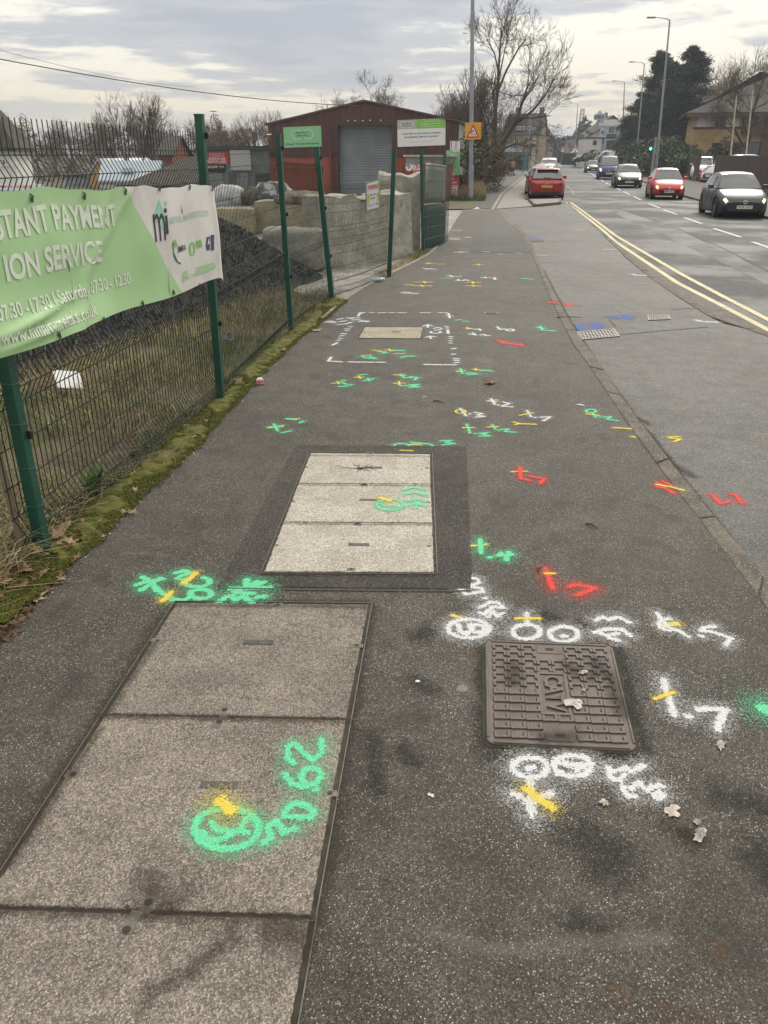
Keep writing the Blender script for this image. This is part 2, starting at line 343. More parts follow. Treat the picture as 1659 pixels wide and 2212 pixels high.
kerb_run([G(u, v, .04) for u, v in RF[:7]], None, .05, -.06, 2.7, 'kerb', M_kerb, right_pavement, w=.14, side=1)
kerb_run([G(*p) for p in FL[15:22]], None, .018, -.05, .914, 'kerb', M_edge, footway, w=.06, side=-1)
kerb_run([G(1067, 453), G(1086, 419), G(1124, 387), G(1152, 365)], None, .012, -.05, .914*2, 'kerb', M_edge, far_footway, w=.14, side=-1)
# kerbed build-out at the head of the parking bay
b = MB(); ps = [G(1142, 434), G(1154, 446), G(1211, 440), G(1211, 432.5)]
b.prism([(p.x, p.y) for p in ps], -.06, .085); bo = struct(b.build('parking_build_out', M_pave, bevel=.02))
kerb_run([G(1141, 434), G(1153.5, 447), G(1212.5, 441), G(1212.5, 432)], None, .1, -.06, .9, 'kerb', M_kerb, bo, w=.12, side=-1)
kerb_run([G(1141, 432), G(1144.5, 415), G(1157, 377), G(1172, 361), G(1186, 350)], None, .07, -.06, 1.8, 'kerb', M_kerb, pale_pavement, w=.13, side=-1)
# ---------------------------------------------------------------- darker reinstatement patches
poly('patch', [(639, 961), (1007, 964), (1019, 1236), (1016, 1272), (471, 1266)], .0035, M_patch, footway)
poly('patch', [(1019, 506), (1130, 505), (1152, 545), (1017, 546)], .0035, M_patch2, footway)
poly('patch', [(1196, 452), (1216, 449), (1222, 455), (1240, 456), (1250, 466), (1262, 470), (1258, 479), (1243, 480), (1238, 487), (1222, 483), (1207, 484), (1209, 476), (1201, 472), (1203, 466), (1192, 461), (1199, 458)], -.009, tarmac('worn_pale_patch', (.12, .12, .118), (.19, .19, .187), (.3, .3, .3), chips=.9, seed=6., blot=.2), layby)
gut = tarmac('gutter_grit', (.075, .066, .056), (.12, .105, .09), (.3, .27, .24), chips=.7, csize=60, seed=2., tint=(.09, .065, .045))
poly('gutter', [(1314, 517), (1352, 553), (1404, 597), (1465, 639), (1532, 681), (1566, 697), (1612, 708), (1670, 726), (1670, 712), (1464, 607), (1327, 517)], -.045, gut, road)
poly('patch', [(1238, 640), (1659, 640), (1700, 700), (1659, 700), (1608, 695)], -.0495, M_road, road) if False else None
for a, w in (((1310, 470), .0), ): pass
seam = mat('seam', (.035, .034, .034), .8)
def strip(name, pts, w, z, m, parent):
    A = [G(u, v, z) for u, v in pts]; b = MB(); vs = []
    for i, p in enumerate(A):
        d = (A[min(i+1, len(A)-1)]-A[max(i-1, 0)]).normalized(); n = Vector((d.y, -d.x, 0))*w/2; vs += [p-n, p+n]
    b.add(vs, [[2*i, 2*i+1, 2*i+3, 2*i+2] for i in range(len(A)-1)]); return b.build(name, m, parent)
strip('seam', [(1335, 450), (1400, 470), (1480, 500), (1570, 540), (1659, 585)], .05, -.046, seam, road)
strip('seam', [(1450, 668), (1520, 665), (1600, 663)], .02, -.010, seam, layby)
strip('seam', [(1336, 723), (1420, 715), (1530, 706)], .02, -.010, seam, layby)
strip('seam', [(1316, 690), (1330, 705)], .02, -.010, seam, layby)
strip('seam', [(471, 1270), (760, 1274), (1018, 1276)], .012, .006, seam, footway)
band = tarmac('road_band', (.085, .086, .09), (.125, .127, .132), (.24, .24, .24), chips=.92, rough=.78, csize=70, seed=9., blot=.1, wet=.12)
poly('resurfaced_band', [(1338, 452), (1480, 503), (1659, 588), (1659, 615), (1480, 530), (1330, 462)], -.0475, band, road)
# ---------------------------------------------------------------- road lines
def worn(name, c, wear=.45, al=.95):
    m, h = newmat(name); p = wpos(h); n = h.noise(p, 14., 5, .7); k = h.ramp(n, wear-.12, wear+.06)
    finish(h, h.mix(h.ramp(h.noise(p, 3.), .3, .7), c4(c), c4([q*.7 for q in c])), .6, 0, .3, alpha=h.math('MULTIPLY', k, al)); return m
M_yel = worn('yellow_line_paint', (.52, .44, .22), .36); M_wht = worn('white_line_paint', (.48, .48, .47), .40)
strip('yellow_line', [(1224, 437), (1260, 464), (1301, 496), (1330, 522), (1464, 611), (1560, 660), (1659, 712), (1900, 838), (2500, 1152)], .10, -.044, M_yel, road)
strip('yellow_line', [(1233, 437), (1285, 475), (1330, 509), (1470, 591), (1560, 639), (1659, 690), (1900, 815), (2500, 1126)], .10, -.044, M_yel, road)
for q in ([(1402, 440), (1425, 449)], [(1433, 453), (1462, 463)], [(1478, 470), (1516, 483)], [(1541, 493), (1600, 512)], [(1625, 522), (1700, 548)], [(1369, 424), (1385, 432)], [(1347, 414), (1360, 420)], [(1332, 406.5), (1341, 411)],
          [(1319, 400), (1327, 404)], [(1308, 394), (1315, 398)], [(1299, 388.5), (1304, 392)], [(1290, 383), (1295, 386.5)]):
    strip('centre_dash', q, .12, -.044, M_wht, road)
strip('edge_line', [(1242, 345), (1244, 350), (1250, 357), (1262, 366), (1276, 374.5), (1288, 382)], .13, -.043, M_wht, road)
strip('edge_line', [(1398, 398), (1430, 410), (1482, 427), (1560, 447), (1659, 473), (2000, 560)], .14, -.043, M_wht, road)
strip('bay_line', [(1224, 402), (1233, 408), (1241, 421)], .08, -.043, worn('faded_white', (.5, .5, .5), .5, .6), road)
for q in ([(1206, 357), (1199, 367)], [(1211, 356), (1205, 366)]): strip('bay_line', q, .15, -.043, M_wht, road)
# ================================================================ covers in the footway
M_slab1 = concrete('cover_concrete_brown', (.178, .153, .130), (.268, .234, .200), (.55, .50, .43), csize=170, chips=.87, depth=.6, st=.4, stain=(.075, .06, .05))
M_slab2 = concrete('cover_concrete_pale', (.41, .375, .32), (.52, .485, .425), (.60, .57, .52), csize=180, chips=.9, depth=.5, st=.25, stain=(.25, .22, .18))
M_steel = mat('dull_steel', (.11, .105, .10), .55, .6, col2=(.17, .15, .13), scale=25, bump=.2)
M_dark = mat('dark_gap', (.022, .019, .015), .95, col2=(.045, .04, .025), scale=12)
M_plate = mat('dark_cast_plate', (.05, .049, .05), .55, .3, col2=(.08, .078, .078), scale=30, bump=.2)
M_moss = mat('moss', (.095, .105, .012), .95, col2=(.15, .145, .02), scale=9, bump=.7, bscale=90, island=.25)
def ragged(pts, amp=.0022, step=.012):
    out = []
    for i in range(len(pts)):
        a, b_ = Vector(pts[i]), Vector(pts[(i+1) % len(pts)]); n = max(2, int((b_-a).length/step)); d = (b_-a).normalized(); nn = Vector((d.y, -d.x))
        out += [tuple(a+(b_-a)*j/n+nn*(-abs(random.gauss(0, amp))-(.006 if random.random() < .02 else 0))*(1 if j else .5)) for j in range(n)]
    return out
def chamber(label, cat, corners, rows, m, letters, keys):
    # corners: list of (left, right) pixel pairs from far to near; one slab between consecutive pairs
    W_ = [(G(*l), G(*r)) for l, r in rows]
    c = sum((p for q in W_ for p in q), Vector())/(2*len(W_))
    t = thing('chamber_cover', label, cat, (c.x, c.y, 0))
    fr = MB(); e = .009
    o = [W_[0][0]+Vector((-e, e, 0)), W_[0][1]+Vector((e, e, 0)), W_[-1][1]+Vector((e, -e, 0)), W_[-1][0]+Vector((-e, -e, 0))]
    fr.prism([(p.x, p.y) for p in o[::-1]], -.03, .003); fr.build('frame', M_dark, t, world=True)
    rim = MB()
    for i in range(4):
        p, q = o[i], o[(i+1) % 4]; d = (q-p).normalized(); n = Vector((-d.y, d.x, 0))*.004
        rim.obox(p+Vector((0, 0, -.02)), q-p, n, (0, 0, .0275))
    rim.build('rim', M_steel, t, world=True)
    for i in range(len(W_)-1):
        (a, b_), (d_, c_) = W_[i], W_[i+1]; gp = .005
        up = (d_-a).normalized()*gp
        s = MB(); s.prism(ragged([((d_-up).x+gp, (d_-up).y), ((c_-up).x-gp, (c_-up).y), ((b_+up).x-gp, (b_+up).y), ((a+up).x+gp, (a+up).y)]), -.04, .008+random.uniform(-.0012, .0012))
        so = s.build('cover_slab', m, t, world=True, bevel=.004)
        f = lambda x, y, a=a, b_=b_, c_=c_, d_=d_: (a.lerp(b_, x)).lerp(d_.lerp(c_, x), y)
        ex = (b_-a).normalized(); ey = Vector((-ex.y, ex.x, 0))
        for (x, y, w_, h_, tx) in letters[i]:
            p = f(x, y); k = MB()
            k.prism([tuple((p+ex*sx_*w_/2+ey*sy_*h_/2)[:2]) for sx_, sy_ in ((-1, -1), (1, -1), (1, 1), (-1, 1))], 0, .0105); k.build('name_plate', M_plate, t, world=True, bevel=.003)
            if tx:
                k = MB(); put_text(k, tx, lambda X, Y: p+ex*X+ey*Y+Vector((0, 0, .0112)), 0, 0, h_*.75, bold=.01, sp=1.5); k.build('lettering', M_steel, t, world=True)
        for (x, y, w_, h_, rz) in keys[i]:
            p = f(x, y); k = MB(); k.box((p.x, p.y, .005), (w_, h_, .0095), rz=rz); ko = k.build('key_socket', M_steel, t, world=True, bevel=.003)
            k = MB(); k.lathe([(0, .0003), (min(w_, h_)*.27, .0002), (min(w_, h_)*.33, 0)][::-1], (p.x, p.y, .0099), n=12); q = k.build('key_hole', M_dark, t, world=True)
    return t
Wl = [G(381, 1303), G(226, 1546), G(-42, 1962)]
r1 = [((381, 1303), (799, 1307)), ((226, 1546), (751, 1556)), ((-42, 1962), (674, 1985))]
t0 = chamber('brown concrete chamber cover at the near end of the path, sprayed 50.62 in green', 'inspection cover', None, r1, M_slab1,
        [[(.51, .40, .14, .036, 'BT')], [(.58, .42, .135, .036, 'B O T')]],
        [[(.53, .02, .045, .03, 0), (.03, .40, .07, .03, -.3), (.975, .42, .06, .03, 0), (.485, .955, .035, .07, -.25)], [(.03, .38, .06, .035, -.2), (.985, .45, .05, .03, 0), (.485, .04, .035, .08, -.25), (.50, .965, .04, .09, -.2)]])
# third slab of the same chamber, running out under the camera
a, b_ = G(-42, 1962), G(674, 1985); dl = (a-G(226, 1546)); dr = (b_-G(751, 1556))
s = MB(); gp = .005; lo1, lo2 = a+dl, b_+dr
s.prism(ragged([(lo1.x, lo1.y), (lo2.x-gp, lo2.y), (b_.x-gp, b_.y-gp), (a.x+gp, a.y-gp)]), -.04, .0085); s.build('cover_slab', M_slab1, t0, world=True, bevel=.004)
s = MB(); s.prism([(lo1.x-.01, lo1.y-.01), (lo2.x+.012, lo2.y-.01), (b_.x+.012, b_.y-.012), (a.x-.012, a.y-.012)], -.03, .0032); s.build('frame', M_dark, t0, world=True)
s = MB(); s.obox(Vector((b_.x+.012, b_.y, -.02)), lo2-b_, (.004, 0, 0), (0, 0, .0275)); s.build('rim', M_steel, t0, world=True)
p = a.lerp(b_, .47)+Vector((0, -.035, 0)); s = MB(); s.box((p.x, p.y, .006), (.036, .075, .011), rz=-.2); s.build('key_socket', M_steel, t0, world=True, bevel=.003)
s = MB(); s.lathe([(.013, 0), (.010, .0002), (0, .0003)], (p.x-.005, p.y-.025, .0116), n=12); s.build('key_hole', M_dark, t0, world=True)
r2 = [((670, 979.5), (930.5, 982)), ((643, 1046), (932, 1047.5)), ((611, 1129.5), (936, 1132)), ((568, 1238), (940, 1239.5))]
sk = [(.02, .5, .025, .02, 0), (.97, .5, .025, .02, 0)]
chamber('pale concrete chamber cover of three slabs set in a dark tarmac patch', 'inspection cover', None, r2, M_slab2,
        [[(.55, .5, .12, .035, '')], [(.55, .45, .12, .035, 'BT')], [(.53, .48, .12, .035, 'BT')]],
        [sk+[(.5, .02, .05, .03, 0)], sk+[(.5, .03, .05, .06, 0)], sk+[(.5, .03, .05, .06, 0), (.51, .95, .05, .03, 0)]])
chamber('small beige concrete cover inside the dashed white rectangle', 'inspection cover', None, [((787, 707.5), (915, 707.5)), ((774, 731), (909, 732))], concrete('cover_concrete_beige', (.31, .27, .21), (.40, .35, .28), (.5, .46, .4), st=.3), [[(.56, .45, .10, .06, '')]], [[(.05, .45, .03, .03, 0), (.96, .45, .03, .03, 0)]])
# cast-iron television cover with horseshoe studs
M_iron = mat('brown_cast_iron', (.085, .066, .056), .66, .1, col2=(.135, .108, .094), scale=7, bump=.35, bscale=120)
M_iron2 = mat('worn_stud_iron', (.085, .068, .060), .55, .15, col2=(.06, .046, .04), scale=9, bump=.3, bscale=120)
cA, cB, cC, cD = G(1047, 1386), G(1322, 1397), G(1377, 1625), G(1050, 1609)
cc = (cA+cB+cC+cD)/4
ct = thing('manhole_cover', 'rusty brown cast iron CATV manhole cover with horseshoe studs', 'manhole cover', (cc.x, cc.y, 0))
def bil(x, y, z=0.0): p = (cA.lerp(cB, x)).lerp(cD.lerp(cC, x), y); p.z = z; return p
def rrect(x0, y0, x1, y1, r, n=4):
    o = []
    for cx, cy, a0 in ((x1-r, y1-r, 0), (x0+r, y1-r, 90), (x0+r, y0+r, 180), (x1-r, y0+r, 270)):
        for i in range(n+1): a = R(a0+90*i/n); o.append((cx+r*math.cos(a), cy+r*math.sin(a)))
    return o
def bprism(mb, pts, z0, z1):
    q = [bil(x, y) for x, y in pts]; mb.prism([(p.x, p.y) for p in q], z0, z1)
k = MB(); bprism(k, rrect(-.022, -.022, 1.022, 1.022, .06), -.03, .003); k.build('frame', M_dark, ct, world=True)
k = MB(); bprism(k, rrect(0, 0, 1, 1, .055), -.03, .009); plate = k.build('plate', M_iron, ct, world=True, bevel=.004)
k = MB()
for x0, y0, x1, y1 in ((.004, .05, .022, .95), (.978, .05, .996, .95), (.05, .004, .95, .022), (.05, .978, .95, .996)): bprism(k, [(x0, y0), (x1, y0), (x1, y1), (x0, y1)], .006, .013)
k.build('rim', M_iron2, ct, world=True, bevel=.002)
NX, NY = 8, 12; proto = None
for j in range(NY):
    for i in range(NX):
        if i in (3, 4) and (j < 2 or j > 9 or 4 <= j <= 8 - (i == 4 and 0)): continue
        x, y = .055+.89*(i+.5)/NX, .035+.93*(j+.5)/NY
        if proto is None:
            u = [(-.031, -.018), (.031, -.018), (.031, .018), (.018, .018), (.018, -.006), (-.018, -.006), (-.018, .018), (-.031, .018)]
            km = MB(); km.prism([(q[0], -q[1]) for q in u], 0, .0065); proto = km.build('raised_stud', M_iron2, plate, bevel=.002); so = proto
        else: so = proto.copy(); COL.objects.link(so)
        p = bil(x, y) - cc; so.location = (p.x, p.y, .0085); so.rotation_euler = (0, 0, -.02 + (math.pi if j >= 6 else 0))
for y in (.085, .915):
    k = MB(); bprism(k, rrect(.40, y-.045, .60, y+.045, .02), .006, .012); k.build('key_boss', M_iron, ct, world=True, bevel=.002)
    k = MB(); bprism(k, [(.5+.035*math.cos(a*.524), y+.016*math.sin(a*.524)) for a in range(12)], .006, .0125); k.build('key_hole', M_dark, ct, world=True)
k = MB(); bprism(k, [(.385, .335), (.60, .335), (.60, .355), (.385, .355)], .006, .0135); bprism(k, [(.385, .72), (.60, .72), (.60, .74), (.385, .74)], .006, .0135)
bprism(k, [(.385, .3555), (.405, .3555), (.405, .7195), (.385, .7195)], .006, .0135); bprism(k, [(.58, .3555), (.60, .3555), (.60, .7195), (.58, .7195)], .006, .0135); k.build('name_frame', M_iron2, ct, world=True)
vs, fs = text_geo('CATV', 1., 'CENTER', .03); wx = vs[:, 0].max()-vs[:, 0].min(); hy = vs[:, 1].max()-vs[:, 1].min()
k = MB(); q = [bil(.49+.15*(b2/hy)*.9, .54+.34*(a2/wx), .0145) for a2, b2 in vs]; k.add(q, fs); q2 = k.build('lettering', M_iron2, ct, world=True)
sm = q2.modifiers.new('solid', 'SOLIDIFY'); sm.thickness = .005; sm.offset = 0
# gully grates
M_grate = mat('gully_iron', (.10, .09, .085), .5, .4, col2=(.16, .15, .14), scale=12, bump=.2)
def grate(label, q, z, nx, ny, cat='drain'):
    A, B, C_, D = [G(u, v, z) for u, v in q]; c = (A+B+C_+D)/4; t = thing('gully_grate', label, cat, (c.x, c.y, z))
    f = lambda x, y: (A.lerp(B, x)).lerp(D.lerp(C_, x), y)
    k = MB(); k.prism([tuple(f(x, y)[:2]) for x, y in ((0, 0), (1, 0), (1, 1), (0, 1))], z-.02, z+.003); k.build('sump', M_dark, t, world=True)
    def bar(x0, y0, x1, y1, h): k = MB(); k.prism([tuple(f(x, y)[:2]) for x, y in ((x0, y0), (x1, y0), (x1, y1), (x0, y1))], z, z+h); return k
    fr = MB()
    for r_ in ((0, 0, 1, .06), (0, .94, 1, 1), (0, .0601, .04, .9399), (.96, .0601, 1, .9399)): q_ = bar(*r_, .012); fr.add(q_.v, q_.f)
    fr.build('frame', M_grate, t, world=True)
    for i in range(1, nx): bar(i/nx-.018, .0605, i/nx+.018, .9395, .009).build('grate_bar', M_grate, t, world=True)
    for j in range(1, ny): bar(.0405, j/ny-.035, .9595, j/ny+.035, .0105).build('cross_bar', M_grate, t, world=True)
grate('iron gully grate beside the kerb with blue paint marks above it', [(1245, 718.5), (1326, 711.5), (1339, 727.5), (1253, 735.5)], -.014, 12, 5)
grate('small worn iron grate in the middle of the layby tarmac', [(1398, 682), (1443, 680), (1449, 690.7), (1400, 693)], -.014, 9, 4)
grate('iron gully grate at the far end of the kerb by the access', [(1137, 518.5), (1172, 516.5), (1176, 521), (1140, 523.5)], -.014, 8, 3)
k = MB(); q = [G(1047, 674), G(1076, 674), G(1076, 678.5), G(1047, 678.5)]; c = sum(q, Vector())/4
t = thing('stopcock_cover', 'tiny iron water stopcock lid in the tarmac, beyond the red mark', 'stopcock cover', c)
k.prism([tuple(p[:2]) for p in q[::-1]], -.02, .005); k.build('frame', M_grate, t, world=True)
k = MB(); k.prism([tuple((c+(p-c)*.8)[:2]) for p in q[::-1]], 0, .009); k.build('lid', M_foot, t, world=True)
# ================================================================ mesh fence
M_green = mat('fence_green_paint', (.012, .075, .052), .38, 0, col2=(.010, .058, .040), scale=3, bump=.08, bscale=90, spec=.5)
M_wire = mat('fence_wire', (.006, .020, .016), .6, 0, spec=.4)
M_clip = mat('black_clip', (.012, .012, .012), .5)
fence = thing('mesh_fence', 'dark green welded mesh fence on square posts along the left edge of the path', 'fence', G(95, 1195))
PB = [G(95, 1195), G(477, 865), G(630, 715), G(718, 645), G(840, 597)]
PT = [P(-113, 167, PB[0].y), P(430, 250, PB[1].y), P(600, 292, PB[2].y), P(684, 320, PB[3].y), P(852, 323, PB[4].y)]
def post(bp, tp, w, parent, name='fence_post'):
    ax = (tp-bp); k = MB(); d = math.atan2(PB[1].x-PB[0].x, PB[1].y-PB[0].y)
    ex = Vector((math.cos(-d), math.sin(-d), 0))*w; ey = Vector((-ex.y, ex.x, 0)); o = bp-(ex+ey)/2-Vector((0, 0, .1))
    k.obox(o, ex, ey, ax+Vector((0, 0, .1))); q = k.build(name, M_green, parent, world=True, bevel=.004)
    k = MB(); k.obox(bp+ax-(ex+ey)*.53, ex*1.06, ey*1.06, Vector((0, 0, .012))); k.build('post_cap', M_green, q, world=True)
    return q
posts = [post(b_, t_, .062 if i < 3 else .075, fence) for i, (b_, t_) in enumerate(zip(PB, PT))]
def vfold(z, folds, amp=.055, h=.1):
    for f in folds:
        if abs(z-f) < h: return amp*(1-abs(z-f)/h)
    return 0.
FOLDS = (.16, .93, 1.90)
def mesh_panel(b0, t0, b1, t1, parent, H=2.14, folds=FOLDS, wires=None, pitch=.05, r=.0033, sag=None, off=-.055, sgap=.2, name='mesh_panel', m=None, z0=.03, skew=(0, 0)):
    # wires in the plane through two posts; folds push out towards the path
    L = (b1-b0).length; n = wires or int(L/pitch); d = (b1-b0).normalized(); nx = Vector((d.y, -d.x, 0))
    up0, up1 = (t0-b0).normalized(), (t1-b1).normalized(); k = MB()
    zs = [z0]+sorted(sum([[f-.1, f, f+.1] for f in folds], []))+[H-.03]
    zs = [z for z in zs if z0 <= z <= H]
    def pt(s, z, e=0.0):
        b_ = b0.lerp(b1, s); u_ = up0.lerp(up1, s); zz_ = z+skew[0]*(1-s)+skew[1]*s
        q = b_+u_*zz_+nx*(vfold(z, folds)+off+e)
        if sag: q += sag(s, z)
        return q
    for i in range(n+1): s = (i+.5)/(n+1); k.tube([pt(s, z) for z in zs]+[pt(s, H)], r, 4, cap=False)
    for z in sorted(set([round(q, 3) for q in list(np.arange(z0+.0, H-.04, sgap))+sum([[f-.1, f+.1] for f in folds], [])])):
        if any(abs(z-f) < .09 for f in folds): continue
        k.tube([pt(s, z, .005) for s in np.linspace(0, 1, 9 if sag else 2)], r*1.15, 4, cap=False)
    for f in folds: k.tube([pt(s, f, .005) for s in np.linspace(0, 1, 9 if sag else 2)], r*1.15, 4, cap=False)
    return stuff(k.build(name, m or M_wire, parent, world=True))
e0 = PB[0]-(PB[1]-PB[0]).normalized()*.14; e0t = PT[0]-(PB[1]-PB[0]).normalized()*.14
mesh_panel(e0, e0t, PB[1], PT[1], fence, H=2.17)
mesh_panel(PB[1], PT[1], PB[2], PT[2], fence, H=2.04, skew=(.0, .02))
mesh_panel(PB[2], PT[2], PB[3], PT[3], fence, H=1.95, skew=(-.02, -.06))
# the slumped bay: mesh hangs a third lower than its posts
mesh_panel(PB[3], PT[3], PB[4], PT[4], fence, H=1.62, folds=(.14, .86, 1.45), sag=lambda s, z: Vector((0, 0, -.03*math.sin(math.pi*s))))
for i in range(4):                      # black clips and looped tie wires on the posts
    ax = (PT[i]-PB[i]); d = (PB[i+1]-PB[i]).normalized(); nx = Vector((d.y, -d.x, 0))
    for z in (.86, .41, .78) if False else (.30, .62, .94):
        p = PB[i]+ax*z+nx*.04; k = MB(); k.box((p.x+d.x*.02, p.y+d.y*.02, p.z), (.022, .03, .045), rz=math.atan2(d.y, d.x)); k.build('clip', M_clip, fence, world=True, bevel=.004)
for z in (.30, .52, .76, .97):
    p = PB[0]+(PT[0]-PB[0]).normalized()*z; d = (PB[1]-PB[0]).normalized(); nx = Vector((d.y, -d.x, 0)); w = .036
    lp = [p-d*.1-nx*.055, p-d*.06-nx*.05, p-d*w+nx*w*.3-nx*.02, p-d*w+nx*w, p+nx*(w+.003)-Vector((0, 0, .006)), p+d*w+nx*w, p+d*(w+.03)-nx*.02]
    k = MB(); k.tube(lp, .0025, 5); k.build('tie_wire', mat('grey_green_wire', (.06, .10, .085), .45, .3), fence, world=True)
k = MB(); a = e0+Vector((-.05, .06, -.05)); k.tube([a, a+Vector((-.02, .0, .9)), a+Vector((-.07, .02, 1.75))], [.02, .017, .014], 6)
tag(k.build('wooden_stake', mat('grey_wood', (.20, .155, .105), .9, col2=(.11, .085, .06), scale=20, stretch=(1, 1, .1)), origin=a), 'thin weathered wooden stake leaning beside the nearest green fence post', 'stake')
# folded mesh gate leaf beyond the gap, with its two posts
gb0, gb1 = G(914, 545), G(955, 520); gt0, gt1 = P(910, 322, gb0.y), P(961, 334, gb1.y)
gate = thing('gate', 'sagging green mesh gate with a clouded plastic board behind its upper half', 'gate', gb0)
kx = MB(); post(gb0, gt0, .07, gate, 'gate_post'); post(gb1, gt1, .07, gate, 'gate_post')
bow = lambda s, z: Vector((0.12*math.sin(math.pi*s*.5), -.1*math.sin(math.pi*s), -.12*s*s*(1 if z < 1.2 else .4)))
mesh_panel(gb0, gt0, gb1, gt1, gate, H=2.05, folds=(), sag=bow, wires=26, sgap=.24, r=.006, name='mesh_leaf', m=mat('gate_wire', (.07, .11, .10), .45, .2), off=.03)
k = MB(); d = (gb1-gb0); nx = Vector((d.normalized().y, -d.normalized().x, 0))
bf = lambda x, y: gb0+d*(.06+.88*x)+Vector((0, 0, 1.06+.74*y-.05*x))+nx*.0+bow(x, 1.5)*.5
k.grid(bf, 8, 6); so = k.build('plastic_board', mat('clouded_plastic', (.30, .33, .29), .35, col2=(.20, .23, .20), scale=4, stretch=(6, 6, .5), spec=.5), gate, world=True, smooth=True)
sm = so.modifiers.new('solid', 'SOLIDIFY'); sm.thickness = .012
for ys in (-.03, 1.03):
    k = MB(); k.tube([bf(x, ys) for x in (-.02, .3, .6, 1.02)], .018, 6); k.build('board_rail', M_clip if ys < 0 else mat('pale_rail', (.42, .44, .43), .5), gate, world=True)
k = MB(); k.grid(lambda x, y: gb0+d*(.05+.90*x)+Vector((0, 0, .06+.93*y-.1*x*(1-y)))+bow(x, .5)-nx*.02, 8, 6)
so = k.build('lower_sheet', mat('green_sheet', (.012, .05, .038), .5, col2=(.04, .07, .055), scale=5), gate, world=True, smooth=True); so.modifiers.new('solid', 'SOLIDIFY').thickness = .01
# ---------------------------------------------------------------- banner
bd = (PB[1]-PB[0]); bn = Vector((bd.normalized().y, -bd.normalized().x, 0)); BL = bd.length
S0, S1 = -.26, 1.025                      # along the bay: starts left of the first post, ends just past the second
def ban(a, b_, off=0.0):                  # a 0..1 left to right, b 0..1 bottom to top
    s = S0+(S1-S0)*a
    x = (s-.043)/(S1-.043)
    zt = 1.850+(1.770-1.842)*x+.010*math.sin(a*23)+.004*math.sin(a*60); zb = 1.128+(1.058-1.128)*x+.012*math.sin(a*14+1)-.035*max(0, (a-.97)/.03)**2
    z = zb+(zt-zb)*b_
    w = .010*math.sin(7*a+3*b_)+.0028*math.sin(19*a-9*b_)+.016*math.sin(9*b_+5*a)*(1-b_)*math.exp(-((a-.30)/.22)**2)
    w += .020*math.exp(-((b_-.16-.55*(a-.22))/.035)**2)*max(0, 1-abs(a-.26)/.16)+.016*math.exp(-((b_-.06-.35*(a-.22))/.03)**2)*max(0, 1-abs(a-.27)/.14)
    w += .016*math.exp(-((a-.36-.16*b_)/.018)**2)*(1-.4*b_)+.012*math.exp(-((a-.30-.3*b_)/.02)**2)*b_
    w += .012*math.exp(-((a-.985)/.012)**2)+.0012*math.sin(a*47+b_*6)
    p = PB[0]+bd*s; p = Vector((p.x, p.y, z)); return p+bn*(.085+w+off)
def ban_px(u, v):                         # photo point on the banner -> (a, b)
    a, b_ = .5, .5
    for _ in range(25):
        e = 1e-3
        def pr(a, b_):
            q = ban(a, b_)-Vector((0, 0, CAMH)); x = q.x; fwd = q.y*CP-q.z*SP; dn = -(q.z*CP+q.y*SP); return np.array((CU+FPX*x/fwd, CV+FPX*dn/fwd))
        f0 = pr(a, b_); J = np.stack([(pr(a+e, b_)-f0)/e, (pr(a, b_+e)-f0)/e], 1); dx = np.linalg.solve(J, np.array((u, v))-f0); a += max(-.2, min(.2, dx[0])); b_ += max(-.2, min(.2, dx[1]))
    return a, b_
M_bgreen = mat('banner_green', (.34, .53, .27), .55, col2=(.38, .57, .31), scale=2.5, spec=.3)
M_bwhite = mat('banner_white', (.58, .565, .55), .5, col2=(.66, .65, .63), scale=3, spec=.3)
M_bprint = mat('faded_white_print', (.64, .68, .60), .55, col2=(.54, .63, .48), scale=14, lo=.45, hi=.75)
M_bgrey = mat('faded_grey_print', (.50, .53, .52), .55); M_teal = mat('teal_print', (.20, .50, .40), .5, col2=(.34, .60, .51), scale=4)
M_black = mat('black_print', (.03, .035, .035), .5); M_navy = mat('navy_print', (.025, .05, .12), .5); M_leafg = mat('leaf_green_print', (.22, .46, .12), .5); M_dkgreen = mat('dark_green_print', (.05, .14, .09), .5)
banner = thing('banner', 'pale green and white advertising banner cable-tied to the near bays of the mesh fence', 'banner', PB[0])
def dg(b_):                               # where green meets white, as a function of height
    pts = [(1., ban_px(388, 411)[0]), (.5, ban_px(488, 516)[0]), (0., ban_px(590, 655)[0])]
    return pts
A1, A0 = ban_px(389, 409)[0], ban_px(392+196, 653)[0] if False else ban_px(390, 620)[0]
# the diagonal crosses the sheet from (388, 411) on the top hem to (390.., 620) on the bottom
ta, tb = ban_px(272, 413)[0], ban_px(393, 622)[0]
div = lambda b_: tb+(ta-tb)*b_
k = MB(); k.grid(lambda x, y: ban(x*div(y), y), 200, 70, 0); k.grid(lambda x, y: ban(div(y)+(1-div(y))*x, y), 70, 70, 1)
sheet = k.build('sheet', [M_bgreen, M_bwhite], banner, world=True, smooth=True)
def ban_text(s, pl, pr_, h, m, bold=.012, sp=1.0, off=.0032, name='lettering'):
    a0, b0 = ban_px(*pl); a1, b1 = ban_px(*pr_)
    vs, fs = text_geo(s, 1., 'LEFT', bold, sp); x0, x1 = vs[:, 0].min(), vs[:, 0].max(); y0, y1 = vs[:, 1].min(), vs[:, 1].max(); hh = (y1-y0)
    k = MB(); q = []
    for x, y in vs:
        t = (x-x0)/(x1-x0); q.append(ban(a0+(a1-a0)*t, b0+(b1-b0)*t+h*y, off))
    k.add(q, fs); return k.build(name, m, banner, world=True)
ban_text('STANT PAYMENT', (-14, 492), (250, 465), .235, M_bprint, .03); ban_text('IN', (-90, 503), (-24, 494), .235, M_bprint, .03)
ban_text('ION SERVICE', (10, 584), (219, 545), .225, M_bprint, .03); ban_text('COLLECT', (-230, 640), (-4, 588), .225, M_bprint, .03)
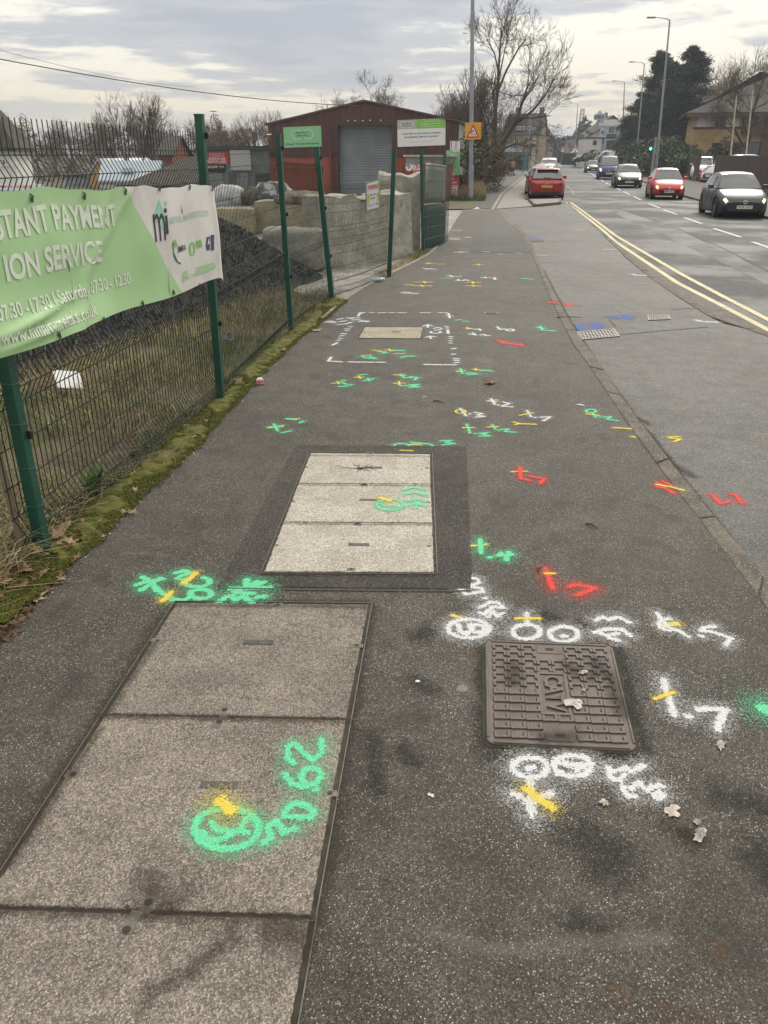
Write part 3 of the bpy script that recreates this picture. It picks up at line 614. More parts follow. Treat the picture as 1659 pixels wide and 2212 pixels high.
ban_text('07.30 -17.30 | Saturday 07.30 - 12.30', (-8, 680), (280, 602), .135, M_bprint, .018); ban_text('Mon-Fri', (-110, 708), (-22, 685), .135, M_bprint, .018)
ban_text('www.infinitymetals.co.uk', (2, 733), (208, 668), .135, M_bprint, .018)
ban_text('METAL INTERESTS LTD.', (366, 478), (451, 460), .085, mat('pale_teal_print', (.40, .56, .54), .5), .004)
ban_text('BMRA', (384, 540), (401, 534), .085, M_black, .012); ban_text('BIR', (423, 530), (437, 526), .105, M_leafg, .03)
def ban_shape(pts, m, name, off=.0025):
    q = [ban(*ban_px(u, v), off=off) for u, v in pts]
    n = len(q); c = sum(q, Vector())/n; k = MB(); k.add(q, [list(range(n))]) ; return k.build(name, m, banner, world=True)
ban_shape([(343, 430), (358, 477), (352, 496), (341, 480), (334, 477), (334, 460)], M_teal, 'roof_mark')
ban_shape([(357, 434), (361, 438), (358, 445), (354, 440)], M_teal, 'dot_mark')
ban_text('m', (331, 483), (355, 480), .53, M_black, .0, off=.0045); ban_text('i', (356, 480), (362, 478), .36, M_black, .01, off=.0045)
ban_shape([(373, 522), (378, 517), (383, 530), (380, 535), (377, 528), (374, 540)], M_leafg, 'swirl_mark'); ban_shape([(372, 525), (374, 520), (375, 545), (384, 565), (391, 568), (388, 571), (380, 565), (374, 552)], M_dkgreen, 'swirl_mark')
ban_shape([(407, 535), (411, 524), (417, 522), (412, 533), (413, 548), (416, 553), (410, 550)], M_leafg, 'leaf_mark'); ban_shape([(416, 524), (421, 528), (421, 545), (416, 553), (418, 540)], M_leafg, 'leaf_mark')
ban_shape([(446, 512), (453, 511), (453, 540), (446, 541), (444, 530)], M_navy, 'shield_mark'); ban_shape([(454, 508), (462, 507), (462, 540), (455, 542)], M_navy, 'shield_mark'); ban_shape([(447, 528), (450, 514), (452, 526)], M_bwhite, 'sail_mark', .0045)
ban_shape([(393, 602), (395, 587), (461, 566), (465, 571), (465, 578), (394, 609)], M_leafg if False else mat('pale_green_print', (.36, .56, .28), .5), 'permit_strip')
ban_text('Waste Permit No. EPR/RP3330HQ/V002', (397, 598), (461, 576), .055, M_bprint, .006, off=.0045)
slit = mat('slit_dark', (.01, .015, .01), .9)
for q in ([(142, 541), (144.5, 560), (148, 585), (150, 590), (147, 570)], [(152, 594), (157, 640), (158, 660), (156, 640)], [(357, 641), (364, 700), (361, 660)] if False else [(391, 440), (394, 462), (392, 458)], [(361-0, 575-0), (365, 600), (368, 618), (363, 600)] if False else [(362, 575), (366, 640), (364, 625)]): ban_shape(q, slit, 'tear', .004)
M_eye = mat('eyelet', (.10, .10, .10), .35, .7)
def eyelet(u, v, dz):
    a, b_ = ban_px(u, v); p = ban(a, b_, .006); ex = bd.normalized(); M_ = Matrix((ex, Vector((0, 0, 1)), -bn)).transposed()
    k = MB(); n = 12; o = [(math.cos(2*math.pi*i/n), math.sin(2*math.pi*i/n)) for i in range(n)]
    vs = [p+M_ @ Vector((x*.017, y*.017, 0))+bn*.002 for x, y in o]+[p+M_ @ Vector((x*.009, y*.009, 0))+bn*.005 for x, y in o]
    k.add(vs, [[i, (i+1) % n, n+(i+1) % n, n+i] for i in range(n)]); k.add([p+M_ @ Vector((x*.0095, y*.0095, 0))+bn*.003 for x, y in o], [list(range(n))]); e = k.build('eyelet', M_eye, banner, world=True)
    k = MB(); k.tube([p+bn*.006, p+bn*.012+Vector((0, 0, dz*.4)), p-bn*.02+Vector((0, 0, dz)), p-bn*.06+Vector((0, 0, dz*1.05))], .003, 5); k.build('cable_tie', M_clip, e, world=True)
for u, v in ((66, 430), (180, 425), (269, 415), (343, 408), (408, 406)): eyelet(u, v, .035)
for u, v in ((125, 722), (222, 690), (306, 654), (373, 630), (430, 616)): eyelet(u, v, -.035)
eyelet(458, 408, .03); eyelet(-60, 440, .035); eyelet(-30, 765, -.035)
# small warning board tied to the slumped bay
def board(name, label, cat, q, m_face, thick=.02, Y=None, m_back=None, loc=None, parts=None, z_off=0):
    c = sum(q, Vector())/4; t = thing(name, label, cat, c if loc is None else loc)
    n = (q[1]-q[0]).cross(q[3]-q[0]).normalized()
    if n.y > 0: n = -n
    k = MB(); k.obox(q[3]-n*thick, q[2]-q[3], q[0]-q[3], n*thick)
    fo = k.build('panel', m_face, t, world=True, bevel=.003)
    f = lambda x, y, off=.0: (q[3].lerp(q[2], x)).lerp(q[0].lerp(q[1], x), y)+n*(.0035+off)
    return t, f
def btext(t, f, s, x, y, w, h, m, bold=.01, off=.004, name='lettering', align='CENTER'):
    vs, fs = text_geo(s, 1., align, bold); x0, x1 = vs[:, 0].min(), vs[:, 0].max(); k = MB()
    if align == 'CENTER': q = [f(x+((a-x0)/(x1-x0)-.5)*w, y+b_*h, off) for a, b_ in vs]
    else: q = [f(x+(a-x0)/(x1-x0)*w, y+b_*h, off) for a, b_ in vs]
    k.add(q, fs); return k.build(name, m, t, world=True)
def brect(t, f, x0, y0, x1, y1, m, name, off=.002):
    k = MB(); k.add([f(x0, y0, off), f(x1, y0, off), f(x1, y1, off), f(x0, y1, off)], [[0, 1, 2, 3]]); return k.build(name, m, t, world=True)
def bshape(t, f, pts, m, name, off=.003):
    k = MB(); k.add([f(x, y, off) for x, y in pts], [list(range(len(pts)))]); return k.build(name, m, t, world=True)
def ell(cx, cy, rx, ry, n=20, a0=0, a1=360): return [(cx+rx*math.cos(R(a0+(a1-a0)*i/n)), cy+ry*math.sin(R(a0+(a1-a0)*i/n))) for i in range(n if a1-a0 == 360 else n+1)]
def bring(t, f, cx, cy, rx, ry, w, m, name, off=.003, n=24, a0=0, a1=360):
    o, i_ = ell(cx, cy, rx, ry, n, a0, a1), ell(cx, cy, rx*(1-w), ry*(1-w), n, a0, a1); k = MB(); N_ = len(o); cl = a1-a0 == 360
    k.add([f(*p, off) for p in o+i_], [[j, (j+1) % N_, N_+(j+1) % N_, N_+j] for j in range(N_ if cl else N_-1)]); return k.build(name, m, t, world=True)
M_sign = mat('sign_white', (.66, .66, .68), .4); M_sred = mat('sign_red', (.52, .03, .035), .4); M_syel = mat('sign_yellow', (.62, .56, .06), .4); M_sgreen = mat('sign_green', (.20, .47, .19), .4); M_sblk = mat('sign_black', (.02, .02, .02), .4); M_sblue = mat('sign_blue', (.10, .16, .45), .4); M_sgrey = mat('sign_grey', (.10, .12, .11), .4)
Yw = (PB[3].lerp(PB[4], .62)).y-.08
t, f = board('warning_sign', 'white WARNING notice with red heading and yellow triangles tied to the slumped mesh', 'warning sign', [P(792, 398, Yw), P(819, 393, Yw), P(818, 448, Yw), P(793, 455, Yw)], M_sign, .008)
btext(t, f, 'WARNING', .5, .86, .86, .22, M_sred, .02); brect(t, f, .08, .755, .92, .765, M_sred, 'rule')
for x in (.12, .88): bshape(t, f, [(x-.09, .45), (x+.09, .45), (x, .66)], M_syel, 'triangle_mark'); brect(t, f, x-.09, .28, x+.09, .43, M_syel, 'yellow_block'); bshape(t, f, [(x-.03, .48), (x+.03, .48), (x, .58)], M_sblk, 'hazard_mark', .006)
btext(t, f, 'GUARD & DOG', .5, .56, .5, .09, M_sblk); btext(t, f, 'ON PATROL', .5, .42, .42, .09, M_sblk); btext(t, f, 'DK SECURITY LTD', .38, .17, .6, .08, M_sblue); btext(t, f, 'SOS', .85, .17, .2, .13, M_sred, .03)
k = MB(); q = [f(-.1, -.1, -.014), f(1.1, -.1, -.014), f(1.1, 1.1, -.014), f(-.1, 1.1, -.014)]; k.add(q, [[0, 1, 2, 3]]); k.build('green_backing', mat('faded_green_net', (.24, .33, .18), .8), t, world=True)
# ================================================================ in the yard: rubble blocks, gravel heap, low wall
M_blk = concrete('old_block_concrete', (.31, .295, .25), (.48, .46, .40), (.42, .39, .33), csize=60, stain=(.11, .10, .07), st=.7)
M_blk2 = concrete('yellow_block_concrete', (.36, .31, .20), (.50, .44, .31), (.45, .4, .3), csize=60, stain=(.13, .11, .07), st=.6)
M_lip = concrete('pale_broken_edge', (.45, .41, .32), (.55, .51, .42), (.5, .48, .4), csize=30, st=.3)
def rough_block(name, label, base, size, rz, m, seed, rough=.03, rnd=.06, tilt=(0, 0), sub=10, group=None, top=None):
    rd = random.Random(seed); t = thing(name, label, 'concrete block', base, rz, group)
    bm = bmesh.new(); bmesh.ops.create_cube(bm, size=1); bmesh.ops.subdivide_edges(bm, edges=bm.edges[:], cuts=sub, use_grid_fill=True)
    from mathutils import noise as MN
    for v in bm.verts:
        c = v.co.copy(); p = Vector((c.x*size[0], c.y*size[1], (c.z+.5)*size[2]))
        q = Vector((max(-size[0]/2+rnd, min(size[0]/2-rnd, p.x)), max(-size[1]/2+rnd, min(size[1]/2-rnd, p.y)), max(rnd, min(size[2]-rnd, p.z)))); dl = p-q
        if dl.length > 1e-6: p = q+dl.normalized()*min(dl.length, rnd)
        nz = MN.fractal(p*2.6+Vector((seed*7.1, 0, 0)), .8, 2., 5); p += (dl.normalized() if dl.length > 1e-6 else Vector((0, 0, 1)))*nz*rough
        if top and c.z > .49: p.z += top(p.x/size[0], MN.noise(p*3.+Vector((seed, 3, 1))))
        p.x += tilt[0]*p.z; p.y += tilt[1]*p.z; v.co = p
    me = bpy.data.meshes.new('block'); bm.to_mesh(me); bm.free(); me.materials.append(m)
    for p in me.polygons: p.use_smooth = True
    me.set_sharp_from_angle(angle=R(32)); o = bpy.data.objects.new('block', me); COL.objects.link(o); o.parent = t; return t
c1 = (G(693, 578)+G(880, 553))/2; ln = (G(880, 553)-G(693, 578)); rz1 = math.atan2(ln.y, ln.x)
rough_block('concrete_block', 'long grey concrete slab block with a broken pale top, standing behind the slumped mesh', (c1.x-.1, c1.y+.28, -.035), (ln.length+.05, .55, 1.33), rz1, M_blk, 4, .022, .015, tilt=(-.02, .03), sub=14, top=lambda x, n: -.02+.07*n-(.04 if abs(x) < .1 else 0))
k = MB(); random.seed(5)
kt = thing('broken_concrete_edge', 'pale lumpy broken concrete lip lying along the top of the long grey block', 'concrete lump', (c1.x, c1.y, 1.25))
pr = [(i/16, .05+.04*random.random()) for i in range(17)]; a0, a1 = P(700, 432, c1.y+.0), P(800, 427, c1.y-.1)
k.grid(lambda x, y: a0.lerp(a1, x)+Vector((0, .4*y, .10*math.sin(math.pi*y)*(.7+.5*math.sin(x*31)*.5+.3*math.sin(x*77))-.03)), 24, 6); k.build('lip', M_lip, kt, world=True, smooth=True)
c2 = (G(845, 540)+G(912, 537))/2
rough_block('concrete_block', 'tall mossy concrete block with a jagged pale top between the slab block and the gate', (G(862, 540).x, c2.y+.5, -.035), (.98, .6, 1.62), .05, M_blk, 9, .03, .02, sub=14, top=lambda x, n: .12*n+.10*abs(x)-.03)
c3 = G(618, 502); rough_block('concrete_block', 'pale concrete block resting behind the third post of the mesh fence', (c3.x-.1, c3.y+.4, -.035), (1.55, .75, .86), -.05, M_blk2, 12, .025, .035, tilt=(0, .05))
c4_ = G(505, 506); rough_block('concrete_block', 'yellowish rounded concrete block against the low red brick wall', (c4_.x, c4_.y+.4, -.035), (1.1, .7, .70), .02, M_blk2, 15, .025, .07)
c5 = G(632, 585); rough_block('concrete_block', 'rounded grey boulder block half buried by the black gravel', (c5.x, c5.y+.35, -.035), (1.15, .75, .78), .1, M_blk, 19, .04, .12)
c6 = G(668, 500); rough_block('concrete_block', 'squat grey concrete pier beside the pale block, under the rusty post', (c6.x+.1, c6.y+.2, -.035), (.8, .7, .95), .05, M_blk, 21, .02, .02)
# black gravel heap
M_grav = mat('black_gravel', (.010, .010, .011), .85, spec=.2, col2=(.024, .024, .027), scale=16, bump=.9, bscale=35, island=.6)
from mathutils import noise as MN
hp0, hp1 = Vector((-3.4, 14.2, 0)), Vector((-4.7, 5.5, 0))
def heap_z(x, y):
    # ridge from behind the third bay down towards the near corner
    p = Vector((x, y, 0)); d = hp1-hp0; t = max(0, min(1, (p-hp0).dot(d)/d.length_squared)); q = hp0+d*t; r_ = (p-q).length
    hgt = 1.34*(1-t)+.40*t; slope = .62; return hgt-r_*slope*(1+.25*t)+.07*MN.fractal(p*1.3, .9, 2, 4)
rng = np.random.default_rng(4)
k = MB(); nx_, ny_ = 90, 120; k.grid(lambda x, y: (lambda X, Y: (X, Y, max(-.06, heap_z(X, Y))))(-8.4+8.1*x, 2.2+15.5*y), nx_, ny_)
heap = tag(k.build('gravel_heap', M_grav, smooth=True), 'long black gravel heap piled behind the mesh fence', 'gravel heap', kind='stuff')
N_ = 26000; X = rng.uniform(-6.5, -.6, N_); Y = rng.uniform(2.5, 17, N_); Z = np.array([heap_z(a, b_) for a, b_ in zip(X, Y)]); ok = Z > -.03; X, Y, Z = X[ok], Y[ok], Z[ok]; N_ = len(X)
sz = rng.uniform(.012, .038, N_)[:, None, None]; base = np.array([[1, 0, -.5], [-.5, .87, -.5], [-.5, -.87, -.5], [0, 0, .8]]); rot = rng.uniform(0, 6.28, N_)
V = np.repeat(base[None], N_, 0)*sz*rng.uniform(.6, 1.4, (N_, 4, 3)); cr, sr = np.cos(rot)[:, None], np.sin(rot)[:, None]; V = np.stack([V[..., 0]*cr-V[..., 1]*sr, V[..., 0]*sr+V[..., 1]*cr, V[..., 2]], -1)+np.stack([X, Y, Z+.008], -1)[:, None]
F = (np.array([[0, 1, 3], [1, 2, 3], [2, 0, 3]])[None]+4*np.arange(N_)[:, None, None]).reshape(-1, 3)
stuff(np_obj('gravel', V.reshape(-1, 3), F, M_grav, heap))
# low red brick wall, brick by brick, with a coping
M_brick = mat('red_brick', (.24, .062, .036), .85, col2=(.17, .045, .03), scale=5, bump=.4, bscale=60); M_mort = mat('mortar', (.12, .09, .075), .95)
wl = thing('low_brick_wall', 'low red brick yard wall with a pale coping behind the concrete blocks', 'wall', P(470, 470, 24.5)-Vector((0, 0, 0)))
wx0, wx1, wy, wz1 = P(380, 470, 24.5).x, P(668, 470, 24.5).x, 24.5, P(500, 449, 24.5).z
wl.location = (wx0, wy, -.04)
k = MB(); k.box(((wx1-wx0)/2, .12, wz1/2), (wx1-wx0, .2, wz1)); k.build('core', M_mort, wl)
bw, bh = .235, .078; cols, rows = int((wx1-wx0)/bw), int(wz1/bh); pb = None; random.seed(8)
for j in range(max(0, rows-9), rows):
    for i in range(cols):
        if pb is None: k = MB(); k.box((0, 0, 0), (.222, .02, .066)); pb = k.build('brick', M_brick, wl); o = pb
        else: o = pb.copy(); COL.objects.link(o)
        o.location = ((i+.5+(.5 if j % 2 else 0))*bw, .014+random.uniform(-.003, .003), (j+.5)*bh)
k = MB(); k.box(((wx1-wx0)/2, .1, wz1+.04), (wx1-wx0+.2, .36, .08)); k.build('coping', M_edge, wl, bevel=.01)
# heaps and sacks on the wall
M_sack = mat('white_sack', (.50, .50, .52), .7, col2=(.34, .35, .38), scale=6, bump=.3, bscale=12); M_rub = mat('mixed_scrap', (.07, .06, .055), .9, col2=(.2, .18, .15), scale=9, island=.5)
def lump(name, label, cat, base, size, seed, m, group=None, flat=.75):
    t = thing(name, label, cat, base, 0, group); bm = bmesh.new(); bmesh.ops.create_icosphere(bm, subdivisions=4, radius=1)
    for v in bm.verts:
        n = 1+.16*MN.fractal(v.co*1.8+Vector((seed*3.3, 1, 2)), .8, 2, 4); c = v.co*n; z = c.z
        c.x = math.copysign(abs(c.x)**flat, c.x); c.y = math.copysign(abs(c.y)**flat, c.y)
        v.co = Vector((c.x*size[0]/2, c.y*size[1]/2, max(0, (z+.55)/1.55*size[2])))
    me = bpy.data.meshes.new('body'); bm.to_mesh(me); bm.free(); me.materials.append(m); [setattr(p, 'use_smooth', True) for p in me.polygons]
    o = bpy.data.objects.new('body', me); COL.objects.link(o); o.parent = t; return t
lump('bulk_bag', 'white bulk bag slumped on the left of the low wall', 'sack', P(498, 446, 25.4), (1.15, .9, .62), 2, M_sack)
lump('rubble_pile', 'small heap of brown scrap between the white bags on the low wall', 'scrap heap', P(548, 446, 25.2), (.7, .7, .55), 5, M_rub)
lump('bulk_bag', 'grey sheeted bulk bag with a torn white top beside the third fence post', 'sack', P(592, 446, 25.6), (1.3, 1., .72), 7, mat('grey_sack', (.10, .10, .12), .7, col2=(.5, .5, .5), scale=3.5, lo=.5, hi=.6))
lump('rubble_pile', 'heap of brown soil and scrap on the squat grey pier', 'scrap heap', P(655, 441, 21.5), (1.5, .9, .3), 11, mat('dry_rubble', (.10, .085, .06), .95, col2=(.25, .22, .17), scale=8))
k = MB(); p = P(698, 428, 20.5); k.box((p.x, p.y, p.z+.25), (.04, .04, .95)); tag(k.build('steel_post', mat('rusty_steel', (.05, .032, .024), .8, .3), origin=(p.x, p.y, p.z)), 'thin rusty steel post standing by the hangar wall behind the leaning green post', 'post')
# ================================================================ buildings
def RP(u, v, o, n):                        # sight line through (u, v) meets the plane (o, n)
    y = v-CV; d = Vector(((u-CU), FPX*CP-y*SP, -(y*CP+FPX*SP))); e = Vector((0, 0, CAMH)); return e+d*((o-e).dot(n)/d.dot(n))
def bricks(name, c1, c2, mort, sc=1.):
    m, h = newmat(name); t = h.n('ShaderNodeTexCoord').outputs['Object']; s_ = h.n('ShaderNodeSeparateXYZ', {0: t})
    q = h.n('ShaderNodeCombineXYZ', {0: h.math('ADD', s_.outputs[0], s_.outputs[1]), 1: s_.outputs[2], 2: 0.}).outputs[0]
    b = h.n('ShaderNodeTexBrick', {'Vector': q, 'Color1': c4(c1), 'Color2': c4(c2), 'Mortar': c4(mort), 'Scale': sc, 'Mortar Size': .008, 'Brick Width': .235, 'Row Height': .078})
    col = h.mix(h.math('MULTIPLY', h.ramp(h.noise(t, .7, 5), .4, .7), .45), b.outputs['Color'], c4([x*.55 for x in c1])); finish(h, col, .85, 0, .25, b.outputs['Fac'], -.4, .01); return m
M_clad = mat('brown_cladding', (.088, .040, .034), .6, col2=(.062, .030, .027), scale=.9, stretch=(1, 1, .25), spec=.35)
M_rbrick = bricks('red_brickwork', (.30, .075, .035), (.23, .055, .03), (.20, .12, .09)); M_rbr2 = mat('painted_red_brick', (.235, .06, .035), .7, col2=(.19, .05, .03), scale=2)
M_shut = mat('shutter_steel', (.27, .29, .31), .45, .35, col2=(.22, .24, .26), scale=1.2); M_fasc = mat('grey_fascia', (.24, .23, .21), .7, col2=(.17, .16, .15), scale=4); M_cream = mat('cream_trim', (.50, .46, .37), .7, col2=(.32, .29, .23), scale=6)
hA, hB = P(588, 430, 43.6), P(986, 430, 41.8); hA.z = hB.z = -.05
hang = thing('warehouse', 'brown clad metal warehouse with a grey roller shutter and red brick base', 'warehouse', (hA.x, hA.y, -.05))
hd = (hB-hA); hW = hd.length; hx = hd.normalized(); hn = Vector((hx.y, -hx.x, 0)); hb = -hn     # hn points to the camera
hp = lambda x, z, off=0.: Vector((hA.x, hA.y, 0))+hx*x+hn*off+Vector((0, 0, z))
zl, zr_, zt = RP(587, 268, hA, hn).z, RP(985, 262, hA, hn).z, RP(787, 220, hA, hn).z; xr = (RP(787, 220, hA, hn)-hA).dot(hx)
zb_ = RP(700, 337, hA, hn).z
roofz = lambda x: zl+(zt-zl)*x/xr if x < xr else zt+(zr_-zt)*(x-xr)/(hW-xr)
dx0, dx1, dzt = (RP(733, 425, hA, hn)-hA).dot(hx), (RP(848, 400, hA, hn)-hA).dot(hx), RP(786, 271, hA, hn).z
k = MB(); xs = list(np.arange(0, hW, .095))+[hW]
for i in range(len(xs)-1):
    x0, x1 = xs[i], xs[i+1]; o0, o1 = ((0, .028), (.028, .028), (.028, 0), (0, 0))[i % 4]
    xm = (x0+x1)/2; zb2 = dzt if dx0 < xm < dx1 else zb_-.03
    k.add([hp(x0, zb2, o0+.03), hp(x1, zb2, o1+.03), hp(x1, roofz(x1)-.02, o1+.03), hp(x0, roofz(x0)-.02, o0+.03)], [[0, 1, 2, 3]])
k.build('cladding', M_clad, hang, world=True)
DEP = 16.
k = MB()
for x0, x1 in ((0, dx0), (dx1, hW)): k.add([hp(x0, -.05), hp(x1, -.05), hp(x1, zb_), hp(x0, zb_)], [[0, 1, 2, 3]])
k.add([hp(0, -.05), hp(0, zb_), hp(0, zb_)+hb*DEP, hp(0, -.05)+hb*DEP], [[0, 1, 2, 3]]); k.build('brick_wall', M_rbrick, hang, world=True)
k = MB(); k.add([hp(0, zb_), hp(0, zl), hp(0, zl)+hb*DEP, hp(0, zb_)+hb*DEP], [[0, 1, 2, 3]]); k.build('side_cladding', M_clad, hang, world=True)
k = MB(); k.add([hp(hW, -.05), hp(hW, zr_), hp(hW, zr_)+hb*DEP, hp(hW, -.05)+hb*DEP], [[3, 2, 1, 0]])
k.build('side_wall', mat('stained_white_cladding', (.46, .47, .45), .6, col2=(.16, .24, .13), scale=1.1, stretch=(1, 1, .3)), hang, world=True)
k = MB(); ov = .12
for xa, za, xb, zb3 in ((-.15, zl-.03, xr, zt+.05), (xr, zt+.05, hW+.15, zr_-.03)):
    a, b_ = hp(xa, za+.05, ov), hp(xb, zb3+.05, ov); k.add([a, b_, b_+hb*(DEP+ov), a+hb*(DEP+ov), a-Vector((0, 0, .09)), b_-Vector((0, 0, .09)), b_+hb*(DEP+ov)-Vector((0, 0, .09)), a+hb*(DEP+ov)-Vector((0, 0, .09))], [[0, 1, 2, 3], [7, 6, 5, 4], [4, 5, 1, 0], [5, 6, 2, 1], [7, 4, 0, 3], [6, 7, 3, 2]])
k.build('roof', mat('brown_roof_sheet', (.085, .045, .038), .55, col2=(.06, .036, .032), scale=1.5), hang, world=True)
k = MB(); ns = 46; zs = np.linspace(-.05, dzt, ns*2+1)
for j in range(ns*2):
    o0, o1 = (-.20, -.235)[j % 2], (-.235, -.20)[j % 2]; k.add([hp(dx0, zs[j], o0), hp(dx1, zs[j], o0), hp(dx1, zs[j+1], o1), hp(dx0, zs[j+1], o1)], [[0, 1, 2, 3]])
stuff(k.build('shutter_slats', M_shut, hang, world=True))
k = MB()
for x in (dx0-.09, dx1+.0): k.obox(hp(x, -.05, -.25), hx*.09, hn*.33, Vector((0, 0, dzt+.05)))
k.obox(hp(dx0-.088, dzt+.002, -.25), hx*(dx1-dx0+.176), hn*.325, Vector((0, 0, .10))); k.build('shutter_frame', mat('dark_brown_frame', (.05, .03, .026), .6), hang, world=True)
k = MB(); k.obox(hp(dx0-.45, -.05, .06), hx*.13, hn*.06, Vector((0, 0, zb_+.3))); k.obox(hp(dx0-.25, -.05, .06), hx*.06, hn*.06, Vector((0, 0, zb_+.25))); k.build('rusty_channel', mat('rust', (.10, .035, .022), .8), hang, world=True)
for u in (831-8, 800, 784, 768, 752): 
    p = RP(u, 262 if u < 800 else 261, hA, hn); k = MB(); k.lathe([(0, .05), (.035, .04), (.04, 0)], (p.x+hn.x*.06, p.y+hn.y*.06, p.z), n=8); k.build('vent_cap', M_sign, hang, world=True)
p = RP(584, 288, hA, hn); k = MB(); k.box((p.x-.05, p.y-.15, p.z), (.28, .34, .10), rz=.3, taper=.7); t = k.build('floodlight', mat('floodlight_case', (.06, .06, .06), .5), hang, world=True, bevel=.02)
k = MB(); k.box((p.x-.05, p.y-.16, p.z-.052), (.2, .26, .012), rz=.3); k.build('lamp_glass', mat('warm_lamp', (.9, .8, .5), .3, emis=(1, .82, .45), es=1.2), t, world=True)
# flat-roofed brick annexe in front of the shutter's right
ax0, ax1 = P(878, 340, 39.5), P(965, 340, 39.0); an = thing('brick_annexe', 'small flat roofed red brick annexe in front of the warehouse shutter', 'outbuilding', (ax0.x, ax0.y, -.05))
ad = (ax1-ax0); ad.z = 0; aW = ad.length; ax_ = ad.normalized(); an_ = Vector((ax_.y, -ax_.x, 0)); aH = P(878, 340, 39.5).z
ap = lambda x, z, off=0.: Vector((ax0.x, ax0.y, 0))+ax_*x+an_*off+Vector((0, 0, z))
k = MB(); k.obox(ap(0, -.05), ax_*aW, -an_*2.2, Vector((0, 0, aH+.05))); k.build('wall', M_rbr2, an, world=True)
k = MB(); k.obox(ap(-.02, aH-.28, .05), ax_*(aW+.1), -an_*2.28, Vector((0, 0, .30))); k.build('fascia', M_fasc, an, world=True)
k = MB(); k.obox(ap(-.12, aH+.022, .15), ax_*(aW+.3), -an_*2.45, Vector((0, 0, .08))); k.build('roof_slab', M_cream, an, world=True, bevel=.01)
q0 = RP(912, 372, ap(0, 0), an_); k = MB(); wx = (q0-ap(0, 0)).dot(ax_); k.obox(ap(wx, .75, -.01), ax_*.78, an_*.05, Vector((0, 0, .62))); w_ = k.build('window_frame', M_sblk, an, world=True)
k = MB(); k.obox(ap(wx+.05, .8, .025), ax_*.68, an_*.03, Vector((0, 0, .52))); k.build('pane', mat('dim_pane', (.16, .19, .20), .2), w_, world=True)
for i in range(6): k = MB(); k.obox(ap(wx+.10+.11*i, .8, .058), ax_*.02, an_*.02, Vector((0, 0, .52))); k.build('window_bar', M_sblk, w_, world=True)
k = MB(); b0 = RP(868, 330, ap(0, 0), an_); k.tube([ap(-.12, 0, .05), ap(-.12, 1.55, .05), ap(.1, 1.56, .05)], .02, 6); k.tube([ap(-.25, .75, .06), ap(.05, .7, .06)], .03, 6); k.build('pipe', M_clip, an, world=True)
p = RP(884, 360, ap(0, 0), an_); k = MB(); bx = (p-ap(0, 0)).dot(ax_)
t = thing('speed_sign', 'round white sign with a black 5 on the brick annexe', 'sign', ap(bx, p.z, .02)); fn5 = lambda x, y, off=0.: ap(bx+x*.19, p.z+y*.19, .025+off)
k.add([fn5(x, y) for x, y in ell(0, 0, 1, 1)]+[fn5(x, y, -.02) for x, y in ell(0, 0, 1, 1)], [list(range(20))]+[[j, 20+j, 20+(j+1) % 20, (j+1) % 20] for j in range(20)]); k.build('panel', M_sign, t, world=True)
btext(t, fn5, '5', 0, 0, .62, 1.25, M_navy, .02)
aO = ap(0, 0, .02)
t, f = board('safety_sign', 'tall red yellow and white notice with a no-pedestrians ring on the brick annexe', 'sign', [RP(u, v, aO, an_) for u, v in ((892.6, 351), (908, 351), (908, 391), (893, 391.5))], M_sign, .01)
brect(t, f, .06, .32, .94, .60, M_sred, 'red_block'); brect(t, f, .06, .03, .94, .30, M_syel, 'yellow_block'); bring(t, f, .5, .80, .38, .15, .16, M_sred, 'ban_ring')
bshape(t, f, [(.47, .68), (.55, .68), (.57, .78), (.62, .86), (.52, .92), (.42, .86), (.46, .78)], M_sblk, 'walker_mark'); bshape(t, f, [(.20, .88), (.26, .91), (.80, .72), (.74, .69)], M_sred, 'ban_bar', .006)
btext(t, f, 'No unauthorised', .5, .52, .76, .05, M_sign); btext(t, f, 'persons allowed', .5, .44, .76, .05, M_sign); btext(t, f, 'beyond', .5, .37, .4, .05, M_sign)
btext(t, f, 'Caution', .5, .24, .5, .05, M_sblk); btext(t, f, 'Forklift', .5, .165, .6, .05, M_sblk); btext(t, f, 'area', .5, .09, .35, .05, M_sblk)
# company boards on the warehouse front
hO = hp(0, 0, .075); M_grn = mat('board_green', (.20, .46, .235), .4); M_grn2 = mat('bright_board_green', (.20, .44, .07), .4); M_ink = mat('board_ink', (.03, .06, .05), .5); M_pale = mat('pale_print', (.60, .68, .60), .5)
t, f = board('company_sign', 'green INFINITY METALS Door Trade Entrance board left of the shutter', 'sign', [RP(u, v, hO, hn) for u, v in ((611.5, 275), (693, 271.5), (695, 316.5), (614, 319.5))], M_grn, .03)
for cx, a0, a1 in ((.36, 40, 320), (.66, -140, 140)): bring(t, f, cx, .62, .14, .24, .10, M_pale, 'infinity_ring', a0=a0, a1=a1)
btext(t, f, 'INFINITY', .51, .70, .34, .10, M_ink, .015); btext(t, f, 'METALS', .51, .56, .32, .10, M_ink, .015); btext(t, f, 'Door Trade Entrance', .5, .17, .88, .13, M_ink, .022)
t, f = board('company_sign', 'white and green scrap metal recyclers board right of the shutter', 'sign', [RP(u, v, hO, hn) for u, v in ((858, 260), (962, 256), (962, 313.5), (859, 317.5))], M_sign, .03)
brect(t, f, .0, .66, .40, 1., mat('board_grey', (.36, .38, .37), .4), 'grey_block'); brect(t, f, .4005, .66, 1., 1., M_grn2, 'green_block')
for cx, a0, a1 in ((.13, 40, 320), (.27, -140, 140)): bring(t, f, cx, .83, .065, .12, .12, M_sign, 'infinity_ring', a0=a0, a1=a1)
btext(t, f, 'INFINITY', .20, .87, .19, .06, M_ink); btext(t, f, 'METALS', .20, .78, .17, .06, M_ink)
